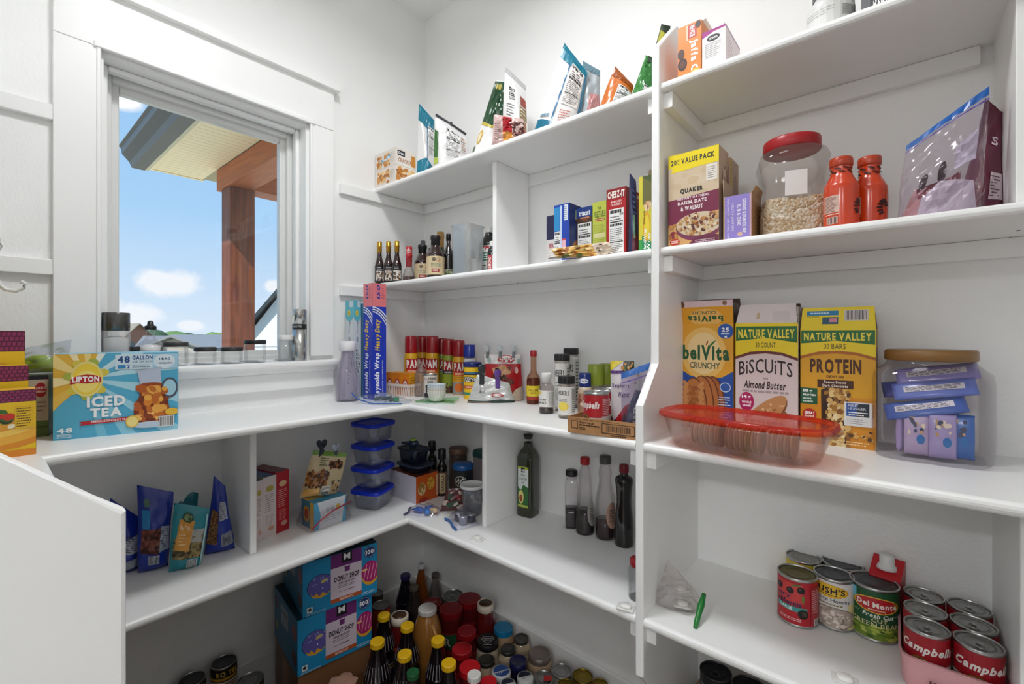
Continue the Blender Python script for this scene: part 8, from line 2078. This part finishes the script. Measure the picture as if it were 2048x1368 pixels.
# bottles and jars, placed by their lids: (kind, crop x, crop y, lid width in crop, height, label, colours)
K = 4.096
YEL = 'dcae14'
ITEMS = [
 ('juice', 60, 742, 115, 0.262, 'dark juice bottle with a yellow cap in front of the coffee boxes', YEL),
 ('juice', 305, 612, 106, 0.262, 'dark juice bottle with a yellow cap behind the middle of the group', YEL),
 ('juice', 287, 850, 115, 0.262, 'dark juice bottle with a yellow cap above the green cap', YEL),
 ('juice', 557, 728, 108, 0.262, 'dark juice bottle with a yellow cap beside the red lids', YEL),
 ('juice', 645, 918, 118, 0.262, 'dark juice bottle with a yellow cap at the front of the group', YEL),
 ('juice', 30, 582, 96, 0.262, 'dark juice bottle with a yellow cap half behind the coffee boxes', YEL),
 ('greencap', 348, 990, 100, 0.250, 'bottle with a dark green cap at the bottom of the picture', '1d5a34'),
 ('ketchup', 860, 1010, 110, 0.240, 'red sauce bottle with a white screw cap', 'd9d6d2'),
 ('ringjar', 242, 530, 145, 0.215, 'red sauce jar with a cream ring lid and brown centre near the coffee boxes', 'd8cbb8'),
 ('ringjar', 947, 430, 138, 0.235, 'dark red jar with a cream ring lid and brown centre by the wall', 'd8cbb8'),
 ('jug', 470, 470, 145, 0.270, 'amber juice jug with a white lid', 'bdb9b6'),
 ('redlid', 512, 428, 150, 0.200, 'jar with a lettered red lid in the shade behind the amber jug', '7a1016'),
 ('redlid', 662, 475, 185, 0.215, 'widest red lidded jar with a green patch on its label', '7d0d14'),
 ('redlid', 815, 392, 180, 0.215, 'red lidded jar against the wall beside the cream ring lid', '7d0d14'),
 ('redlid', 793, 655, 150, 0.190, 'red lidded jar left of the black diamond lid', '94101a'),
 ('redlid', 753, 802, 160, 0.190, 'red lidded jar in the middle of the row', '9c101a'),
 ('redlid', 818, 952, 168, 0.190, 'bright red lidded jar beside the front yellow cap', 'b5121c'),
 ('redlid', 966, 1075, 130, 0.190, 'bright red lid at the very bottom beside the white screw cap', 'b5121c'),
 ('bigcan', 676, 368, 180, 0.180, 'wide can with a grey pull lid at the back', '6a6a68'),
 ('can', 92, 445, 140, 0.190, 'orange labelled can beside the coffee boxes', 'b8431f'),
 ('can', 60, 348, 95, 0.200, 'can with a grey lid half hidden behind the coffee boxes', '5a4a44'),
 ('backbottle', 302, 196, 78, 0.250, 'dark bottle with a purple cap against the window wall', '241f55'),
 ('backapple', 432, 122, 56, 0.270, 'apple juice bottle with a small white cap in the corner', 'c9c9cc'),
 ('backclear', 512, 188, 64, 0.240, 'empty clear bottle with a fluted body beside the apple juice', '5a544e'),
 ('backclear', 360, 292, 70, 0.235, 'empty clear bottle with a fluted body behind the amber jug', '5a5448'),
 ('butter', 1092, 628, 152, 0.170, 'jar of nut butter with a bright blue lid by the wall', '1577a8'),
 ('diamond', 965, 742, 178, 0.165, 'jar with a black lid printed with a white diamond', '17171a'),
 ('metal', 1240, 716, 120, 0.150, 'small jar with a dark metal lid nearest the blue lid', '4a4844'),
 ('metal', 1128, 802, 124, 0.150, 'small jar with a dark metal lid between the diamond lid and the tan lid', '4a4844'),
 ('metal', 955, 884, 134, 0.150, 'small jar with a dark metal lid below the diamond lid', '45433f'),
 ('tanjar', 1388, 842, 182, 0.155, 'squat jar with a wide tan metal lid', '8a7e78'),
 ('navy', 1212, 908, 142, 0.165, 'container with a navy blue lid', '14164a'),
 ('shakerlid', 1083, 988, 158, 0.150, 'spice container with a blue and white flip lid', '2a4f9a'),
 ('shakerlid', 1268, 1028, 135, 0.150, 'spice container with a white and navy flip lid', '1c1e38'),
 ('shakerlid', 1128, 1092, 135, 0.150, 'spice container with a white flip lid at the bottom edge', '1c1e38'),
 ('can', 1568, 992, 172, 0.140, 'can with a ringed silver lid along the wall', '8a8478'),
 ('stickercan', 1422, 1042, 168, 0.140, 'silver lidded can with a red sticker on top', '9a9488'),
 ('goldcan', 1742, 1028, 165, 0.140, 'jar with a gold lid along the wall', '7a6828'),
 ('goldcan', 1605, 1100, 150, 0.140, 'jar with a gold lid cut off by the picture edge', '7a6828'),
 ('goldcan', 1885, 1098, 130, 0.140, 'jar with a gold lid farthest along the wall', '7a6828'),
]
POS = []
for it in ITEMS:
    u, v = 740 + it[1] / K, 1100 + it[2] / K
    x, y = on_z(u, v, it[4])
    lr = it[3] / K / 2 * dep(x, y) / FPX
    if it[1] == 30: x, y = x - 0.005, y + 0.045
    POS.append([x, y, lr])
WIDE = {'juice': 1.9, 'greencap': 1.7, 'ketchup': 1.5, 'ringjar': 1.25, 'jug': 1.75, 'redlid': 1.06, 'bigcan': 1, 'can': 1, 'backbottle': 2.0, 'backapple': 2.3, 'backclear': 2.0, 'butter': 1.1, 'diamond': 1.08, 'metal': 1.25, 'tanjar': 1.15, 'navy': 1.05, 'shakerlid': 1.02, 'stickercan': 1, 'goldcan': 1}
RB = [min(WIDE[it[0]] * p[2], 0.062) for it, p in zip(ITEMS, POS)]
# nudge neighbours apart and keep them off the wall, then shrink whatever still touches
for _ in range(60):
    for i in range(len(POS)):
        for j in range(i):
            dx, dy = POS[i][0] - POS[j][0], POS[i][1] - POS[j][1]
            l = math.hypot(dx, dy) + 1e-6
            need = 1.0 * (RB[i] + RB[j])
            if l < need:
                k = min((need - l) * 0.25, 0.003) / l
                POS[i][0] += dx * k; POS[i][1] += dy * k; POS[j][0] -= dx * k; POS[j][1] -= dy * k
    for i in range(len(POS)):
        POS[i][1] = min(POS[i][1], -0.018 - RB[i]); POS[i][0] = max(POS[i][0], 0.018 + RB[i])
for i in range(len(POS)):
    for j in range(i):
        l = math.hypot(POS[i][0] - POS[j][0], POS[i][1] - POS[j][1])
        if l < RB[i] + RB[j]:
            s = (l - 0.001) / (RB[i] + RB[j])
            RB[i] *= s; RB[j] *= s
GR = 'bottles and jars on the floor'
for it, p, R_ in zip(ITEMS, POS, RB):
    kind, h, lb, c = it[0], it[4], it[5], it[6]
    x, y, lr = p
    R_ = max(R_, lr * 0.8); lr = min(lr, R_ * 1.04)
    cap = [(lr * 0.97, h - 0.017), (lr, h - 0.016), (lr, h - 0.002), (lr * 0.93, h)]
    loc = (x, y, 0)
    if kind in ('juice', 'greencap', 'ketchup', 'backbottle'):
        m = {'juice': mat('120b10', 0.12, coat=0.5), 'greencap': mat('1d1a1c', 0.14, coat=0.5), 'ketchup': mat('8a1a14', 0.2, coat=0.4), 'backbottle': mat('14101e', 0.14, coat=0.5)}[kind]
        t = bottle('juice_bottle' if kind != 'ketchup' else 'sauce_bottle', lb, 'bottle', loc, [(R_ * 0.94, 0), (R_, 0.006), (R_, h * 0.52), (R_ * 0.97, h * 0.58), (R_ * 0.62, h * 0.78), (lr * 0.95, h * 0.87), (lr * 0.9, h - 0.012)], m, cap, mat(c, 0.35), group=GR, ribs=True)
        if kind == 'juice':
            pp = Print(cylmap(R_ * 0.985, h * 0.565, h * 0.77, 300, r1=R_ * 0.66), (30, 3), h0=0.0015)
            for k in range(18):
                pp.rect(0.02 + k / 18, 0.1, 0.032 + k / 18, 0.9, '8a868c')
            pp.build('fluting', t)
            pl = band(t, R_ * 1.004, h * 0.14, h * 0.48, '241a2a', 300); pl.lines(0.3, 0.4, 0.7, 0.8, 'b9a06a', 3, 0.4); lay(pl)
    elif kind == 'jug':
        t = bottle('juice_jug', lb, 'jug', loc, [(R_ * 0.94, 0), (R_, 0.006), (R_, h * 0.5), (R_ * 0.95, h * 0.66), (R_ * 0.72, h * 0.84), (lr * 0.96, h * 0.92), (lr * 0.9, h - 0.01)], mat('8a5a26', 0.16, coat=0.5), cap, mat(c, 0.4), group=GR, ribs=True)
        part('handle', t, tube([(R_ * 0.3, -R_ * 0.62, h * 0.84), (R_ * 0.55, -R_ * 0.9, h * 0.72), (R_ * 0.62, -R_ * 0.95, h * 0.6), (R_ * 0.55, -R_ * 0.85, h * 0.5)], 0.007, 8), mat('9a6a32', 0.18, coat=0.5), True)
    elif kind == 'ringjar':
        t = bottle('sauce_jar', lb, 'jar', loc, [(R_ * 0.94, 0), (R_, 0.005), (R_, h * 0.62), (R_ * 0.93, h * 0.75), (lr * 0.98, h * 0.86), (lr * 0.92, h - 0.01)], mat('5e1614', 0.14, coat=0.5), [(lr * 0.97, h - 0.026), (lr, h - 0.025), (lr, h - 0.002), (lr * 0.93, h), (lr * 0.80, h), (lr * 0.78, h - 0.002)], mat(c, 0.4), group=GR, smooth=False)
        part('lid_disc', t, lathe([(lr * 0.78, h - 0.003), (lr * 0.78, h - 0.0012)], 28), mat('4a2a18', 0.4), True)
        pl = band(t, R_ * 1.004, h * 0.12, h * 0.55, 'a83a2a', 240); pl.ell(0.5, 0.5, 0.2, 0.3, 'd9b48a').lines(0.35, 0.3, 0.65, 0.7, '5a2a1a', 3, .4); lay(pl)
    elif kind in ('redlid', 'butter', 'diamond', 'navy', 'tanjar', 'metal'):
        bodyc = {'redlid': '5a1216', 'butter': 'b59474', 'diamond': 'b9aa92', 'navy': '14162e', 'tanjar': 'b59a7c', 'metal': 'bda88c'}[kind]
        t = bottle({'butter': 'nut_butter_jar', 'navy': 'navy_container'}.get(kind, 'food_jar'), lb, 'jar', loc, [(R_ * 0.93, 0), (R_, 0.005), (R_, h * 0.74), (R_ * 0.95, h * 0.82), (lr * 0.94, h * 0.87), (lr * 0.9, h - 0.008)], mat(bodyc, 0.2, coat=0.4), [(lr * 0.97, h - (0.022 if kind != 'metal' else 0.014)), (lr, h - (0.021 if kind != 'metal' else 0.013)), (lr, h - 0.002), (lr * 0.94, h), (lr * 0.88, h), (lr * 0.86, h - 0.0012), (lr * 0.3, h - 0.0012)], mat(c, 0.35, 0.0 if kind != 'metal' and kind != 'tanjar' else 0.5), group=GR, smooth=False, ribs=kind in ('redlid', 'butter'))
        pl = band(t, R_ * 1.004, h * 0.12, h * 0.68, {'redlid': '8a1a1f', 'butter': 'c9b494', 'diamond': 'd2c6b0', 'navy': '1d2244', 'tanjar': 'c9b090', 'metal': 'c9b8a0'}[kind], 240)
        if kind == 'redlid' and it[3] == 185: pl.rect(0.3, 0.5, 0.6, 0.95, '1d5a34').text('R', 0.38, 0.6, 0.5, 0.85, 'e6e6e0')
        else: pl.lines(0.3, 0.4, 0.7, 0.8, 'd9c9b4' if kind != 'redlid' else 'd9b0a0', 3, 0.4)
        lay(pl)
        top = Print(lambda u, v, hh, lr=lr, h=h: Vector(((u - 0.5) * 2 * lr * 0.8, (v - 0.5) * 2 * lr * 0.8, h + hh)), h0=0.0003)
        if kind == 'diamond':
            for s, cc in ((0.62, 'c9c9cc'), (0.56, '17171a')):
                top.poly([(0.5, 0.5 - s * 0.7), (0.5 + s * 0.62, 0.5 + s * 0.1), (0.5 + s * 0.4, 0.5 + s * 0.45), (0.5 - s * 0.4, 0.5 + s * 0.45), (0.5 - s * 0.62, 0.5 + s * 0.1)], cc)
            top.text('TOSTITOS', 0.26, 0.52, 0.74, 0.64, 'd6d6d8').lines(0.3, 0.38, 0.7, 0.48, 'b9b9bc', 1, 0.6, 1, 0).lines(0.25, 0.02, 0.75, 0.09, 'c9c9cc', 1, 0.7, 1, 0)
            top.build('lid_print', t)
        elif kind == 'redlid' and it[3] == 150 and h == 0.2:
            top.text('Kraft', 0.2, 0.4, 0.8, 0.65, 'c98a86', shear=0.2).build('lid_print', t)
    elif kind in ('backapple', 'backclear'):
        m = mat('7a3f16', 0.14, coat=0.5) if kind == 'backapple' else clear('b9b2ae', 0.4, 0.06, '7a716c')
        t = bottle('apple_juice_bottle' if kind == 'backapple' else 'clear_bottle', lb, 'bottle', loc, [(R_ * 0.94, 0), (R_, 0.005), (R_, h * 0.45), (R_ * 0.9, h * 0.6), (R_ * 0.6, h * 0.78), (lr * 0.9, h * 0.9), (lr * 0.85, h - 0.01)], m, cap, mat(c, 0.4), group=GR)
    elif kind == 'shakerlid':
        t = bottle('spice_container', lb, 'container', loc, [(R_ * 0.96, 0), (R_, 0.003), (R_, h - 0.018)], mat('1b1d33', 0.3), [(lr * 0.97, h - 0.02), (lr, h - 0.019), (lr, h - 0.003), (lr * 0.95, h)], mat('d2d2d0', 0.4), group=GR, smooth=False)
        top = Print(lambda u, v, hh, lr=lr, h=h: Vector(((u - 0.5) * 2 * lr * 0.9, (v - 0.5) * 2 * lr * 0.9, h + hh)), h0=0.0003)
        pts = [(0.5 + 0.46 * math.cos(rad(a)), 0.5 + 0.46 * math.sin(rad(a))) for a in range(20, 201, 15)]
        top.poly(pts, c)
        if c == '2a4f9a': top.poly([(0.5 + 0.46 * math.cos(rad(a)), 0.5 + 0.46 * math.sin(rad(a))) for a in range(210, 371, 16)], c)
        for k in range(5):
            top.ell(0.3 + 0.1 * (k % 3) , 0.34 - 0.1 * (k // 3), 0.03, 0.03, '2a2a30' if c != '2a4f9a' else 'e6e6e6', 8)
        top.build('lid_print', t)
    else:
        lidc = {'goldcan': mat('8f7a2c', 0.3, 0.9), 'bigcan': mat('7f807e', 0.35, 0.8)}.get(kind)
        t, pp = can('food_can', lb, 'can', loc, R_, h, facing(x, y), c, GR, lid='pull' if kind == 'bigcan' else 'flat', lidcol=lidc, rim=mat('8f7a2c', 0.3, 0.9) if kind == 'goldcan' else None)
        if kind == 'can' and c == 'b8431f':
            pp.rect(0, 0, 1, 1, 'b8431f').ell(0.55, 0.6, 0.2, 0.22, 'd9d2c8').lines(0.45, 0.5, 0.65, 0.7, '5a5a5a', 3, 0.4)
        pp.lines(0.3, 0.2, 0.7, 0.4, 'd9cfc0', 2, 0.4)
        pp.build('label_print', t)
        if kind == 'stickercan':
            Print(lambda u, v, hh, R_=R_, h=h: Vector(((u - 0.5) * 2 * R_, (v - 0.5) * 2 * R_, h + hh)), h0=0.0006).poly([(0.5, 0.25), (0.92, 0.3), (0.88, 0.66), (0.52, 0.58)], 'c9201f').build('sticker', t)
